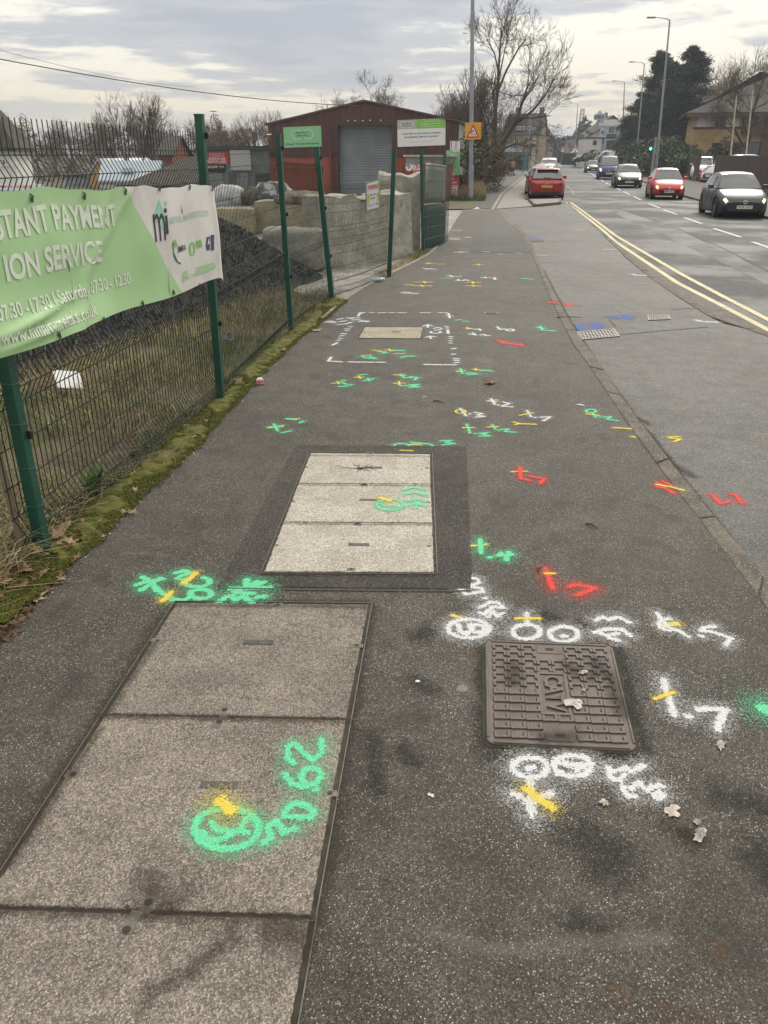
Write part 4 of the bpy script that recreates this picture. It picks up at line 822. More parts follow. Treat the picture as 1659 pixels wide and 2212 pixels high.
btext(t, f, '+44 (0)113 277 1118', .70, .92, .34, .05, M_sign); btext(t, f, 'sales@infinitymetals.co.uk', .69, .83, .42, .05, M_sign); btext(t, f, 'www.infinitymetals.co.uk', .69, .745, .40, .05, M_sign)
btext(t, f, 'SCRAP METAL RECYCLERS, TRADERS,', .5, .48, .82, .075, M_sblk, .016); btext(t, f, 'PROCESSORS, IMPORT & EXPORT', .5, .35, .72, .075, M_sblk, .016); btext(t, f, 'BMRA Number: 02380/16 W0201', .5, .17, .5, .05, mat('faint_print', (.45, .46, .50), .5))
# totem of signs at the access
M_spost = mat('grey_sign_post', (.16, .165, .17), .5, .4)
Yt = 40.6
t, f = board('totem_sign', 'green site information board with a small white board above, beside the hedge', 'sign', [P(964, 325, Yt), P(993.5, 325, Yt), P(993, 378.5, Yt), P(963.6, 378.5, Yt)], M_grn, .03, loc=(P(978, 430, Yt).x, Yt, 0))
bshape(t, f, [(.42, 1.), (.98, 1.), (.98, .95), (.50, .95)], M_sign, 'white_flash'); bshape(t, f, [(.02, 0.), (.02, .065), (.56, .065), (.66, 0.)], M_sign, 'white_flash')
btext(t, f, 'INFINITY', .48, .81, .26, .03, M_ink); btext(t, f, 'METALS', .48, .775, .26, .03, M_ink)
for i, (s_, w_) in enumerate((('Opening Hours', .5), ('Monday - Friday', .6), ('07.30 - 17.30', .45), ('', 0), ('Saturday 07.30', .62), ('- 12.30', .25), ('', 0), ('Telephone', .42), ('0113 277 1118', .65))):
    if s_: btext(t, f, s_, .47, .66-.058*i, w_, .035, M_pale)
q = [P(972.5, 304.5, Yt-.02), P(994, 304.5, Yt-.02), P(993.5, 324.6, Yt-.02), P(972, 324.6, Yt-.02)]; k = MB(); k.obox(q[3], q[2]-q[3], q[0]-q[3], Vector((0, .03, 0))); k.build('upper_panel', M_sign, t, world=True)
k = MB(); k.obox(P(984, 323, Yt-.05), Vector((.03, 0, 0)), Vector((0, .02, 0)), Vector((0, 0, .44))); k.obox(P(974, 323, Yt-.05), Vector((.03, 0, 0)), Vector((0, .02, 0)), Vector((0, 0, .44))); k.build('channel', M_spost, t, world=True)
for u in (968, 989): p = P(u, 430, Yt+.06); k = MB(); k.tube([(p.x, p.y, -.05), (p.x, p.y, 2.75 if u > 980 else 2.2)], .035, 8); k.build('sign_post', M_spost, t, world=True)
t, f = board('trade_sign', 'red and white D.B. KEIGHLEY woodwork machinery board below the green one', 'sign', [P(964, 383, Yt-.1), P(990, 383, Yt-.1), P(989.5, 429, Yt-.1), P(963.5, 429, Yt-.1)], M_sred, .03, loc=(P(977, 430, Yt).x, Yt-.1, 0))
brect(t, f, .03, .36, .95, .63, M_sign, 'white_block'); brect(t, f, .03, .16, .95, .335, M_sign, 'white_block')
btext(t, f, 'D.B.', .48, .91, .34, .10, M_sign, .03); btext(t, f, 'KEIGHLEY', .49, .755, .84, .12, M_sign, .03); btext(t, f, 'WOODWORK', .49, .56, .84, .085, M_sred, .03); btext(t, f, 'MACHINERY', .49, .43, .84, .085, M_sred, .03); btext(t, f, '0113 279', .49, .25, .8, .11, M_sred, .03)
btext(t, f, 'LTD', .78, .09, .3, .08, M_sign, .03)
# ---------------------------------------------------------------- lamp columns, road sign, poles, wires
M_col = mat('galvanised_column', (.30, .32, .35), .45, .5, col2=(.24, .26, .29), scale=2); M_lant = mat('lantern_grey', (.22, .23, .24), .4)
def lamp(label, base, top, r0=.10, r1=.055, arm=(-1.1, 0), door=True):
    t = thing('street_lamp', label, 'street lamp', base, 0, 'lamp columns along the road'); d = top-base
    k = MB(); k.tube([(0, 0, -.1), d*.13, d*.131, d], [r0*1.25, r0*1.25, r0, r1], 10); k.build('column', M_col, t)
    k = MB(); k.tube([d, d+Vector((arm[0]*.25, arm[1]*.25, .12)), d+Vector((arm[0], arm[1], .2))], [r1, .035, .03], 8); k.build('bracket', M_col, t)
    e = d+Vector((arm[0]*1.0, arm[1], .19)); k = MB(); a = math.atan2(arm[1], arm[0]); k.box((e.x+arm[0]*.25, e.y+arm[1]*.25, e.z), (.75, .28, .10), rz=a, taper=.75); h_ = k.build('lantern', M_lant, t, bevel=.03)
    k = MB(); k.box((e.x+arm[0]*.25, e.y+arm[1]*.25, e.z-.055), (.5, .2, .014), rz=a); k.build('lens', mat('lamp_lens', (.4, .4, .38), .2), h_); return t
pb_ = P(1017, 425, 39.5); pb_.z = 0; pt_ = P(1021, 0, 39.5); pt_ = pb_+(pt_-pb_)*((11.5)/(pt_.z))
lamp('tall grey lamp column behind the yellow road sign, rising out of the frame', pb_, pt_, .11, .07, (1.1, .1))
def pcol(ub, ut, vt, Y): b_ = P(ub, 380, Y); b_.z = .04; return b_, P(ut, vt, Y)
lamp('tall lamp column behind the red oncoming car', *pcol(1416, 1447, 44, 65))
lamp('second lamp column, in front of the dark conifers above the grey car', *pcol(1371, 1392, 138, 95))
lamp('third lamp column, left of the conifers near the white inn', *pcol(1341, 1349, 178, 120), r0=.12)
lamp('thin far lamp column beside the lattice mast', *pcol(1238, 1248, 225, 170), r0=.14)
lamp('lamp column by the green hoarding on the left pavement', *pcol(1140, 1146, 212, 128), r0=.10, arm=(1.1, .1))
lamp('small far lamp column rising over the road bend', *pcol(1222, 1224, 297, 230), r0=.16)
pl_ = lamp('lamp post with a short second column strapped beside the red car', *pcol(1408, 1424, 296, 66), r0=.11, arm=(.05, 0)) if False else None
k = MB(); b_, t_ = pcol(1407, 1417, 296, 64.5); k.tube([b_, t_], [.12, .08], 8); tag(k.build('feeder_pillar', M_col, origin=b_), 'short grey stub column strapped to the tall lamp column', 'post')
Ys = 39.2; t, f = board('road_sign', 'yellow square road sign with a red falling-debris warning triangle on the lamp column', 'road sign', [P(1005, 265, Ys), P(1039.5, 264.5, Ys), P(1039, 301, Ys), P(1004, 301.5, Ys)], mat('sign_amber', (.62, .33, .025), .45, col2=(.55, .28, .02), scale=5), .02)
bshape(t, f, [(.09, .10), (.91, .10), (.5, .93)], M_sred, 'red_triangle'); bshape(t, f, [(.23, .185), (.77, .185), (.5, .74)], M_sign, 'white_triangle', .006)
bshape(t, f, [(.36, .20), (.40, .20), (.40, .38), (.46, .46), (.56, .50), (.54, .56), (.44, .55), (.36, .44)], M_sblk, 'cliff_mark', .009)
for x, y in ((.50, .25), (.57, .33), (.63, .24), (.55, .42), (.47, .33), (.67, .31)): bshape(t, f, ell(x, y, .035, .04, 7), mat('rock_grey', (.12, .13, .13), .5), 'rock_mark', .009)
def ptube(name, label, cat, pts, r, m, n=8, group=None):
    k = MB(); k.tube(pts, r, n); return tag(k.build(name, m, origin=pts[0]), label, cat, group)
for i, (pa, pb2) in enumerate((((1590, 390), (1591, 208)), ((1612, 390), (1626.5, 195)))):
    a, b_ = P(1573 if i == 0 else 1606, 390, 67), P(pb2[0], pb2[1], 67); a.z = 0
    t = thing('flagpole', ('left', 'taller')[i]+' bare white flagpole behind the brown board fence' if i else 'shorter bare white flagpole behind the brown board fence', 'flagpole', a)
    k = MB(); k.tube([(0, 0, 0), b_-a], [.075, .05], 8); k.build('pole', mat('chalky_white_pole', (.55, .52, .46), .6, col2=(.40, .36, .28), scale=1.5), t)
    k = MB(); k.lathe([(0, .14), (.07, .07), (.05, 0), (0, 0)][::-1], tuple(b_-a), n=8); k.build('finial', M_spost, t)
wm = mat('overhead_cable', (.05, .05, .055), .6)
def cable(label, pts, r=.018): ptube('overhead_cable', label, 'cable', pts, r, wm, 5)
def sagpts(a, b_, s, n=16): return [a.lerp(b_, i/n)-Vector((0, 0, s*4*(i/n)*(1-i/n))) for i in range(n+1)]
cable('heavier overhead cable crossing the sky to the warehouse ridge', sagpts(P(-60, 116, 24), P(770, 228, 41.5), .25), .015)
cable('upper thin overhead cable at the left of the sky', sagpts(P(-60, 92, 26), P(420, 188, 43), .2), .006)
k = MB(); a, b_ = P(1174, 352, 185), P(1174, 291, 185); k.tube([a, b_], [.16, .12], 8); k.box((b_.x, b_.y, b_.z-.3), (1.0, .15, .12)); k.box((b_.x, b_.y-.1, b_.z-.7), (.5, .3, .7)); tag(k.build('telegraph_pole', mat('dark_wood_pole', (.07, .055, .045), .9), origin=a), 'dark wooden telegraph pole beyond the parked cars', 'pole')
ptube('slim_post', 'slim pale post standing at the hedge foot on the left pavement', 'post', [P(1085, 378, 78), P(1085, 313, 78)], .05, M_col)
ptube('slim_post', 'short white post in front of the green hoarding', 'post', [P(1125, 351, 130), P(1125, 332, 130)], .12, M_sign)
# lattice mast far beyond the bend
t = thing('lattice_mast', 'far red and white lattice mast above the road bend', 'mast', P(1249, 335, 420)); b_ = t.location; M_mast = mat('mast_grey', (.24, .22, .23), .6); M_mred = mat('mast_red', (.35, .14, .12), .6)
Hm = P(1249, 234, 420).z-b_.z; legs = lambda z: 1.6*(1-.55*z/Hm)
for si in (-1, 1):
    for sj in (-1, 1): k = MB(); k.tube([(si*1.6, sj*1.6, 0), (si*.72, sj*.72, Hm)], .16, 4); k.build('leg', M_mast, t)
k = MB(); n = 12
for i in range(n):
    z0, z1 = Hm*i/n, Hm*(i+1)/n; w0, w1 = legs(z0), legs(z1)
    for s_ in (-1, 1): k.tube([(-w0*s_, -w0, z0), (w1*s_, -w1, z1)], .09, 3); k.tube([(-w0*s_, w0, z0), (w1*s_, w1, z1)], .09, 3)
stuff(k.build('bracing', M_mred, t))
# ---------------------------------------------------------------- houses
M_white = mat('white_render', (.62, .62, .60), .8, col2=(.50, .50, .48), scale=1.2); M_tan = bricks('tan_brickwork', (.43, .31, .15), (.40, .285, .135), (.38, .29, .17)); M_slate = mat('slate_roof', (.040, .038, .040), .85, col2=(.06, .055, .054), scale=2.5); M_tile = mat('brown_tile_roof', (.044, .036, .031), .9, col2=(.066, .056, .049), scale=2.2)
M_glass = mat('window_glass', (.035, .042, .05), .12, spec=.7); M_wfr = mat('window_white', (.58, .58, .57), .5); M_wbr = mat('window_brown', (.09, .045, .03), .6); M_stone = mat('yellow_stone', (.33, .27, .16), .85, col2=(.24, .19, .11), scale=3)
M_sootst = mat('dark_stone', (.10, .09, .08), .9, col2=(.16, .145, .12), scale=2); M_blue = mat('pale_blue_render', (.30, .36, .45), .7)
class House:
    def __init__(s, label, a, b_, H, D, wallm, z0=-.1, cat='house', group=None, name='house'):
        s.a, s.b = Vector((a.x, a.y, 0)), Vector((b_.x, b_.y, 0)); s.x = (s.b-s.a).normalized(); s.n = Vector((s.x.y, -s.x.x, 0)); s.W = (s.b-s.a).length; s.H = H; s.D = D; s.z0 = z0
        s.t = thing(name, label, cat, (s.a.x, s.a.y, z0), 0, group)
        k = MB(); k.obox(s.p(0, z0), s.x*s.W, -s.n*D, Vector((0, 0, H-z0))); s.wall = k.build('wall', wallm, s.t, world=True)
    def p(s, x, z, o=0.): return s.a+s.x*x+s.n*o+Vector((0, 0, z))
    def gable(s, h, m, ov=.3, along='x', th=.14):      # ridge parallel to the front (x) or running back (y)
        k = MB(); W_, D = s.W, s.D
        if along == 'x':
            for o0, z0, o1, z1 in ((ov, s.H-.1, -D/2, s.H+h), (-D/2, s.H+h, -D-ov, s.H-.1)):
                A, B, C, E = s.p(-ov, z0, o0), s.p(W_+ov, z0, o0), s.p(W_+ov, z1, o1), s.p(-ov, z1, o1); u = Vector((0, 0, th)); k.add([A, B, C, E, A+u, B+u, C+u, E+u], [[3, 2, 1, 0], [4, 5, 6, 7], [0, 1, 5, 4], [1, 2, 6, 5], [2, 3, 7, 6], [3, 0, 4, 7]])
            g = MB(); 
            for x in (.005, W_-.005): g.add([s.p(x, s.H, 0), s.p(x, s.H, -D), s.p(x, s.H+h, -D/2)], [[0, 1, 2]])
        else:
            for x0, z0, x1, z1 in ((-ov, s.H-.1, W_/2, s.H+h), (W_/2, s.H+h, W_+ov, s.H-.1)):
                A, B, C, E = s.p(x0, z0, ov), s.p(x1, z1, ov), s.p(x1, z1, -D-ov), s.p(x0, z0, -D-ov); u = Vector((0, 0, th)); k.add([A, B, C, E, A+u, B+u, C+u, E+u], [[3, 2, 1, 0], [4, 5, 6, 7], [0, 1, 5, 4], [1, 2, 6, 5], [2, 3, 7, 6], [3, 0, 4, 7]])
            g = MB(); 
            for o in (-.005, -D+.005): g.add([s.p(0, s.H, o), s.p(W_, s.H, o), s.p(W_/2, s.H+h, o)], [[0, 1, 2]])
        s.roof = k.build('roof', m, s.t, world=True); g.build('gable_wall', s.wall.data.materials[0], s.t, world=True); return s
    def hip(s, h, m, ov=.5, inset=None):
        k = MB(); i_ = inset if inset is not None else s.D/2; W_, D, z = s.W, s.D, s.H-.05
        q = [s.p(-ov, z, ov), s.p(W_+ov, z, ov), s.p(W_+ov, z, -D-ov), s.p(-ov, z, -D-ov), s.p(i_, s.H+h, -D/2), s.p(W_-i_, s.H+h, -D/2)]; u = Vector((0, 0, .12))
        k.add([v+u for v in q]+q[:4], [[0, 1, 5, 4], [1, 2, 5], [2, 3, 4, 5], [3, 0, 4], [6, 7, 1, 0], [7, 8, 2, 1], [8, 9, 3, 2], [9, 6, 0, 3], [9, 8, 7, 6]]); s.roof = k.build('roof', m, s.t, world=True); return s
    def flat(s, m, th=.25, ov=.15):
        k = MB(); k.obox(s.p(-ov, s.H, ov), s.x*(s.W+2*ov), -s.n*(s.D+2*ov), Vector((0, 0, th))); s.roof = k.build('roof', m, s.t, world=True); return s
    def win(s, x, z, w, h, fm=None, pm=None, bars=1, name='window', o=0.0):
        fm = fm or M_wfr; pm = pm or M_glass; k = MB(); e = .07
        for q in ((x, z, w, e), (x, z+h-e, w, e), (x, z+e+.001, e, h-2*e-.002), (x+w-e, z+e+.001, e, h-2*e-.002)): k.obox(s.p(q[0], q[1], o-.02), s.x*q[2], s.n*.09, Vector((0, 0, q[3])))
        for i in range(1, bars+1): k.obox(s.p(x+w*i/(bars+1)-.025, z+e+.001, o-.02), s.x*.05, s.n*.08, Vector((0, 0, h-2*e-.002)))
        fr = k.build(name, fm, s.t, world=True); k = MB(); k.obox(s.p(x+.03, z+.03, o-.01), s.x*(w-.06), s.n*.04, Vector((0, 0, h-.06))); k.build('pane', pm, fr, world=True); return fr
    def panel(s, x, z, w, h, m, name='panel', d=.04, o=0.): k = MB(); k.obox(s.p(x, z, o-.01), s.x*w, s.n*(d+.01), Vector((0, 0, h))); return k.build(name, m, s.t, world=True)
    def chim(s, x, o, w=.7, h=1.4, z=None, m=None): k = MB(); z = s.H if z is None else z; k.obox(s.p(x, z, o), s.x*w, -s.n*.6, Vector((0, 0, h))); k.build('chimney', m or M_sootst, s.roof, world=True)
    def xz(s, u, v): q = RP(u, v, s.p(0, 0), s.n); return (q-s.p(0, 0)).dot(s.x), q.z
    def wpx(s, u0, v0, u1, v1, **kw): x0, z1 = s.xz(u0, v0); x1, z0 = s.xz(u1, v1); return s.win(x0, z0, x1-x0, z1-z0, **kw)
    def ppx(s, u0, v0, u1, v1, m, **kw): x0, z1 = s.xz(u0, v0); x1, z0 = s.xz(u1, v1); return s.panel(x0, z0, x1-x0, z1-z0, m, **kw)
# tan brick block on the right
h = House('tan brick two storey block with a brown hipped roof behind the brown fence', P(1491, 340, 86), P(1820, 340, 82), P(1495, 246, 86).z, 14, M_tan, cat='building', name='office_block')
h.hip(4.0, M_tile, 1.1, 8.)
k = MB(); k.obox(h.p(-1.0, h.H-.35, 1.0), h.x*(h.W+2), h.n*.12, Vector((0, 0, .32))); k.build('gutter', M_wbr, h.t, world=True)
h.ppx(1497, 274.5, 1600, 278.5, mat('brown_band', (.13, .055, .035), .7), name='band', d=.06)
h.ppx(1498, 250, 1543, 274.3, M_cream, name='cladding_panel'); h.ppx(1508, 253, 1533, 274, M_wfr, name='white_panel', o=.05)
h.wpx(1547, 251, 1564, 274, fm=M_wbr); h.ppx(1568, 251, 1598, 274, M_cream, name='cladding_panel', d=.045); h.ppx(1570, 256, 1596, 273.5, M_wfr, name='white_panel', o=.05)
h.wpx(1608, 243, 1654, 270, fm=M_wbr, bars=3); h.ppx(1604, 272, 1700, 291, M_wbr, name='balcony_front', d=.5); h.wpx(1539, 308, 1558, 331, fm=M_wbr); h.wpx(1600, 306, 1652, 336, fm=M_sblk, pm=mat('bluish_glass', (.05, .06, .09), .1, spec=.8), bars=3)
h.ppx(1655, 250, 1700, 336, M_wbr, name='pier', d=.3); h.wpx(1720, 250, 1760, 270, fm=M_wbr)
h2 = House('small tan brick gabled wing left of the office block under the conifers', P(1450, 335, 88), P(1480, 335, 88), P(1465, 317, 88).z, 6, M_tan, cat='building', name='brick_wing'); h2.gable(.75, M_tile, .2, 'y')
# the inn at the bend
inn = House('white rendered inn with a pale blue centre bay at the road bend', P(1292, 330, 150), P(1352, 330, 146), P(1320, 272, 150).z, 10, M_white, cat='pub', name='inn'); inn.z0 = 0
inn.flat(M_wfr, .5, .25); inn.ppx(1308, 272, 1332, 297, M_blue, name='blue_bay', d=.3); inn.ppx(1308, 300, 1332, 334, M_blue, name='blue_bay', d=.3)
k = MB(); A = inn.p(1.0, inn.H+.5); k.obox(inn.p(.5, inn.H+.5, .05), inn.x*(inn.W-1), -inn.n*.4, Vector((0, 0, .45))); k.build('parapet', M_white, inn.t, world=True)
k = MB(); x0 = inn.xz(1311, 0)[0]; x1 = inn.xz(1334, 0)[0]; k.obox(inn.p(x0, inn.H+.951, .1), inn.x*(x1-x0), -inn.n*.4, Vector((0, 0, .9))); ppt = k.build('name_parapet', M_blue, inn.t, world=True)
k = MB(); xm = (x0+x1)/2; k.add([inn.p(x0+.3, inn.H+1.851, .1), inn.p(x1-.3, inn.H+1.851, .1), inn.p(xm, inn.H+2.5, .1), inn.p(x0+.3, inn.H+1.851, -.3), inn.p(x1-.3, inn.H+1.851, -.3), inn.p(xm, inn.H+2.5, -.3)], [[0, 1, 2], [5, 4, 3], [0, 2, 5, 3], [1, 4, 5, 2]]); k.build('pediment', M_white, inn.t, world=True)
k = MB(); put_text(k, 'PUBLIC', lambda X, Y: inn.p(xm+X, inn.H+1.4+Y, .12), 0, 0, .7, bold=.02); k.build('lettering', M_slate, inn.t, world=True)
for q in ((1299, 281, 1306, 291), (1341, 281, 1348, 291)): inn.wpx(*q)
for q in ((1317, 272.5, 1322.5, 288), (1323.5, 272.5, 1329, 288)): inn.wpx(*q, o=.3)
inn.ppx(1313, 289.5, 1331, 297.5, mat('slate_blue_sign', (.06, .08, .10), .6), name='sign_board', d=.1, o=.3); inn.ppx(1293, 298, 1356, 299.5, M_slate, name='string_course', d=.15)
inn.ppx(1313, 303, 1330, 322, M_slate, name='door', o=.3); inn.wpx(1299, 304, 1305, 312); inn.wpx(1342, 304, 1349, 312)
lw = House('low white wing with one dark window on the left of the inn', P(1270, 330, 149), P(1298, 330, 149.2), P(1285, 299, 149).z, 6, M_white, cat='building', name='inn_wing'); lw.flat(M_slate, .2, .1); lw.wpx(1281, 303.5, 1288.5, 313, fm=M_wbr); lw.ppx(1276, 324, 1282, 331, M_slate, name='door')
gw = House('tall white gabled house with a slate roof behind the inn wing', P(1270, 330, 158), P(1294, 330, 157), P(1282, 288, 158).z, 9, M_white, name='house'); gw.gable(1.9, M_slate, .2, 'x'); gw.wpx(1281, 287 + 6, 1290, 300)
for i, (u0, u1, vt, Y, m, lb) in enumerate(((1250, 1262, 292, 200, M_sootst, 'sooty stone end house of the far terrace'), (1260, 1273, 283, 180, M_sootst, 'dark gabled terrace house next to the white one, with a chimney'))):
    hh = House(lb, P(u0, 335, Y), P(u1, 335, Y-6), P(u0, vt, Y).z, 8, m, group='terrace houses at the bend'); hh.gable(2.6, M_slate, .2, 'x'); hh.chim(.4, -3.4, z=hh.H+2.0); hh.wpx(u0+3, vt+8, u0+6, vt+15); hh.wpx(u0+7, vt+8, u0+10, vt+15)
rt = House('white terrace fronts running away beyond the inn', P(1262, 335, 175), P(1271, 335, 152), P(1266, 296, 165).z, 7, M_white, group='terrace houses at the bend'); rt.gable(2., M_slate, .2, 'x')
for x in (2, 6, 10, 15, 19): rt.win(x, 3.2, 1.1, 1.5)
wg = House('white low building behind the traffic light, left of the conifers', P(1349, 330, 120), P(1396, 330, 118), P(1370, 308, 120).z, 6, M_white, cat='building', name='low_building'); wg.gable(1.1, M_tile, .3, 'x')
# dormered stone terrace on the left
dt = House('yellow stone terrace end with slate dormers behind the hedge', P(1086, 360, 152), P(1160, 360, 150), P(1120, 291, 152).z, 9, M_stone, cat='terrace', name='terrace'); dt.gable(3.4, M_slate, .25, 'x')
dt.chim(dt.W-.9, -3.8, .8, 1.6, z=dt.H+2.9); dt.chim(1.0, -3.8, .8, 1.6, z=dt.H+2.9)
k = MB(); a_ = dt.xz(1114, 0)[0]; k.obox(dt.p(a_, dt.H+.6, -.2), dt.x*(dt.xz(1150, 0)[0]-a_), -dt.n*3., Vector((0, 0, 2.3))); k.build('dormer', M_slate, dt.roof, world=True)
for q in ((1116, 273, 1123, 281), (1124.5, 273, 1134, 281), (1140, 273, 1147, 281), (1151, 275, 1157, 281)): dt.wpx(*q, o=-.15)
dt.wpx(1132, 296, 1140, 312); dt.wpx(1112, 296, 1120, 312); dt.ppx(1138, 311, 1157, 316, M_slate, name='shop_fascia', d=.2); dt.ppx(1151, 291, 1154, 360, mat('cream_pipe', (.45, .42, .33), .7), name='corner_strip', d=.1); dt.wpx(1140, 318, 1150, 340)
# green hoarding
k = MB(); a, b_ = P(1127, 355, 126), P(1139, 355, 118); a.z = b_.z = 0; d = b_-a; n = Vector((d.normalized().y, -d.normalized().x, 0))
t = thing('hoarding', 'dark teal site hoarding with a pale poster at the pavement edge', 'hoarding', a); k.obox(a, d, -n*.1, Vector((0, 0, 2.4))); k.obox(a, Vector((-3.2, .6, 0)), n*.1, Vector((0, 0, 2.4))); k.build('panel', mat('teal_hoarding', (.03, .11, .10), .6), t, world=True)
k = MB(); q = a+Vector((-2.5, .35, 2.45)); k.obox(q, Vector((2.4, -.4, 0)), Vector((.01, .06, 0)), Vector((0, 0, 1.0))); k.build('poster', mat('pale_blue_poster', (.42, .48, .58), .6), t, world=True)
# left distance: white house, shops, sheds behind the fence
wh = House('white gabled house with dark tiles at the far left behind the mesh', P(-90, 395, 36), P(40, 395, 36), P(30, 324, 36).z, 1.7, M_white, name='house'); wh.hip(1.9, M_tile, .25, .95); wh.wpx(-2, 341, 21, 359, bars=2, fm=M_wfr); wh.wpx(-70, 341, -45, 359, bars=2)
t, f = board('shop_sign', 'long white shop sign with red and blue lettering below the white house', 'sign', [P(-60, 396, 33), P(92, 398, 33), P(92, 420, 33), P(-60, 418, 33)], M_sign, .06); btext(t, f, 'ULTIMATE CHOICE', .56, .72, .56, .30, M_sred, .02); brect(t, f, .0, .02, .95, .34, M_sblue, 'blue_band'); btext(t, f, 'CARPETS & BEDS', .55, .19, .5, .2, M_sign, .02)
oh = House('orange rendered shed with a pale blue metal roof', P(196, 395, 62), P(243, 395, 62), P(196, 380, 62).z, 13, mat('orange_render', (.48, .29, .11), .8), cat='shed', name='shed', z0=-.3); oh.gable(1.05, mat('pale_blue_metal', (.36, .42, .48), .45, .2), .15, 'y'); oh.win(.9, .8, .35, .5)
bs = House('pale blue pitched shed roof beside the orange gable', P(216, 394, 60), P(338, 394, 60), P(250, 391, 60).z, 3.2, M_white, cat='shed', name='shed', z0=-.3); bs.gable(1.2, mat('pale_blue_metal', (.36, .42, .48)), .15, 'x'); 
k = MB(); q = [bs.p(2.0, bs.H+.45, -.55), bs.p(2.8, bs.H+.45, -.55)]; k.obox(bs.p(1.6, bs.H+.5, -.35), bs.x*.8, -bs.n*.5, Vector((0, 0, .38))); k.build('rooflight', M_wfr, bs.roof, world=True)
dh = House('low building with a broad dark tiled hip roof behind the banner', P(282, 410, 52), P(436, 410, 50), P(300, 402, 52).z, 7, M_white, cat='building', name='low_building', z0=-.5); dh.hip(1.55, M_tile, .4, 2.2); dh.wpx(392, 385, 428, 394) if False else None
gh = House('grey low flat roofed shed left of the orange one', P(143, 398, 64), P(196, 398, 64), P(170, 381, 64).z, 6, mat('grey_shed', (.28, .30, .31), .7, col2=(.18, .2, .21), scale=2), cat='shed', name='shed', z0=-.3); gh.flat(M_slate, .12)
ob = House('brown brick house among the trees left of the red shop', P(344, 360, 70), P(374, 360, 70), P(350, 336, 70).z, 7, M_rbr2, name='house', z0=-.5); ob.gable(1.4, M_tile, .2, 'x')
sh = House('grey shop unit with a red fascia and white panel behind the mesh', P(440, 425, 47), P(600, 425, 45.5), P(470, 324, 47).z, 7, mat('grey_cladding', (.22, .24, .24), .6, col2=(.16, .17, .17), scale=1.5), cat='shop', name='shop_unit'); sh.flat(M_slate, .2)
sh.ppx(447, 329, 497, 355, M_sred, name='red_fascia', d=.12); sh.ppx(447, 355.3, 487, 371, M_sblk, name='navy_fascia', d=.11); sh.ppx(498, 322, 545, 368, mat('panel_white', (.5, .5, .5), .6), name='white_panel', d=.12)
for s_, u, v, w_ in (('KITCHENS', 471, 335, 1.15), ('BEDROOMS', 471, 343, 1.15), ('BATHROOMS', 471, 350, 1.15)):
    x, z = sh.xz(u, v); k = MB(); put_text(k, s_, lambda X, Y: sh.p(x+X, z+Y, .125), 0, 0, .2, bold=.02); k.build('lettering', M_sign, sh.t, world=True)
x, z = sh.xz(468, 361); k = MB(); put_text(k, 'SHOWROOM', lambda X, Y: sh.p(x+X, z+Y, .115), 0, 0, .17, bold=.02); k.build('lettering', M_sign, sh.t, world=True)
sh.ppx(452, 374, 486, 424, M_shut, name='shutter', d=.05); sh.ppx(494, 373, 512, 424, mat('mossy_panel', (.10, .12, .09), .7), name='panel', d=.05); sh.ppx(520, 373, 540, 424, M_shut, name='shutter', d=.05); sh.ppx(552, 374, 585, 415, mat('brown_shutter', (.08, .06, .05), .7), name='shutter', d=.05)
# ---------------------------------------------------------------- brown board fence along the right pavement
M_board = mat('brown_board', (.060, .034, .026), .8, col2=(.042, .026, .021), scale=3, stretch=(6, 6, .4), bump=.2, bscale=20)
def board_fence(label, a, b_, z0, z1, bw=.34, plinth=True):
    a, b_ = Vector((a.x, a.y, 0)), Vector((b_.x, b_.y, 0)); d = b_-a; L = d.length; x = d.normalized(); n = Vector((x.y, -x.x, 0)); t = thing('board_fence', label, 'fence', a)
    N_ = int(L/bw); random.seed(int(L*10))
    for i in range(N_): k = MB(); k.obox(a+x*(i*bw+.012)+n*random.uniform(-.006, .006)+Vector((0, 0, z0)), x*(bw-.024), -n*.03, Vector((0, 0, z1-z0+random.uniform(-.015, .015)))); k.build('board', M_board, t, world=True)
    for z in (z0+.25, z1-.3): k = MB(); k.obox(a+Vector((0, 0, z))-n*.045, x*L, -n*.06, Vector((0, 0, .1))); k.build('rail', M_board, t, world=True)
    for i in range(0, N_+1, 7): k = MB(); k.obox(a+x*min(L-.09, i*bw)-n*.11, x*.09, -n*.09, Vector((0, 0, z1-.05))); k.build('fence_post', M_board, t, world=True)
    if plinth: k = MB(); k.obox(a+n*.1, x*L, -n*.32, Vector((0, 0, z0-.02))); k.build('plinth', mat('mossy_brick_plinth', (.13, .085, .06), .9, col2=(.07, .075, .04), scale=4), t, world=True)
fa, fb = G(1447, 376.5, .04), G(1506, 391, .04); board_fence('brown board fence left of the gap on a mossy brick plinth', fa, fb, .42, 1.98)
fc = G(1537, 397.5, .04); fd = G(1664, 424, .04); fe = fd+(fd-fc)*.9; board_fence('brown board fence right of the gap behind the dark grey car', fc, fe, .36, 1.97)
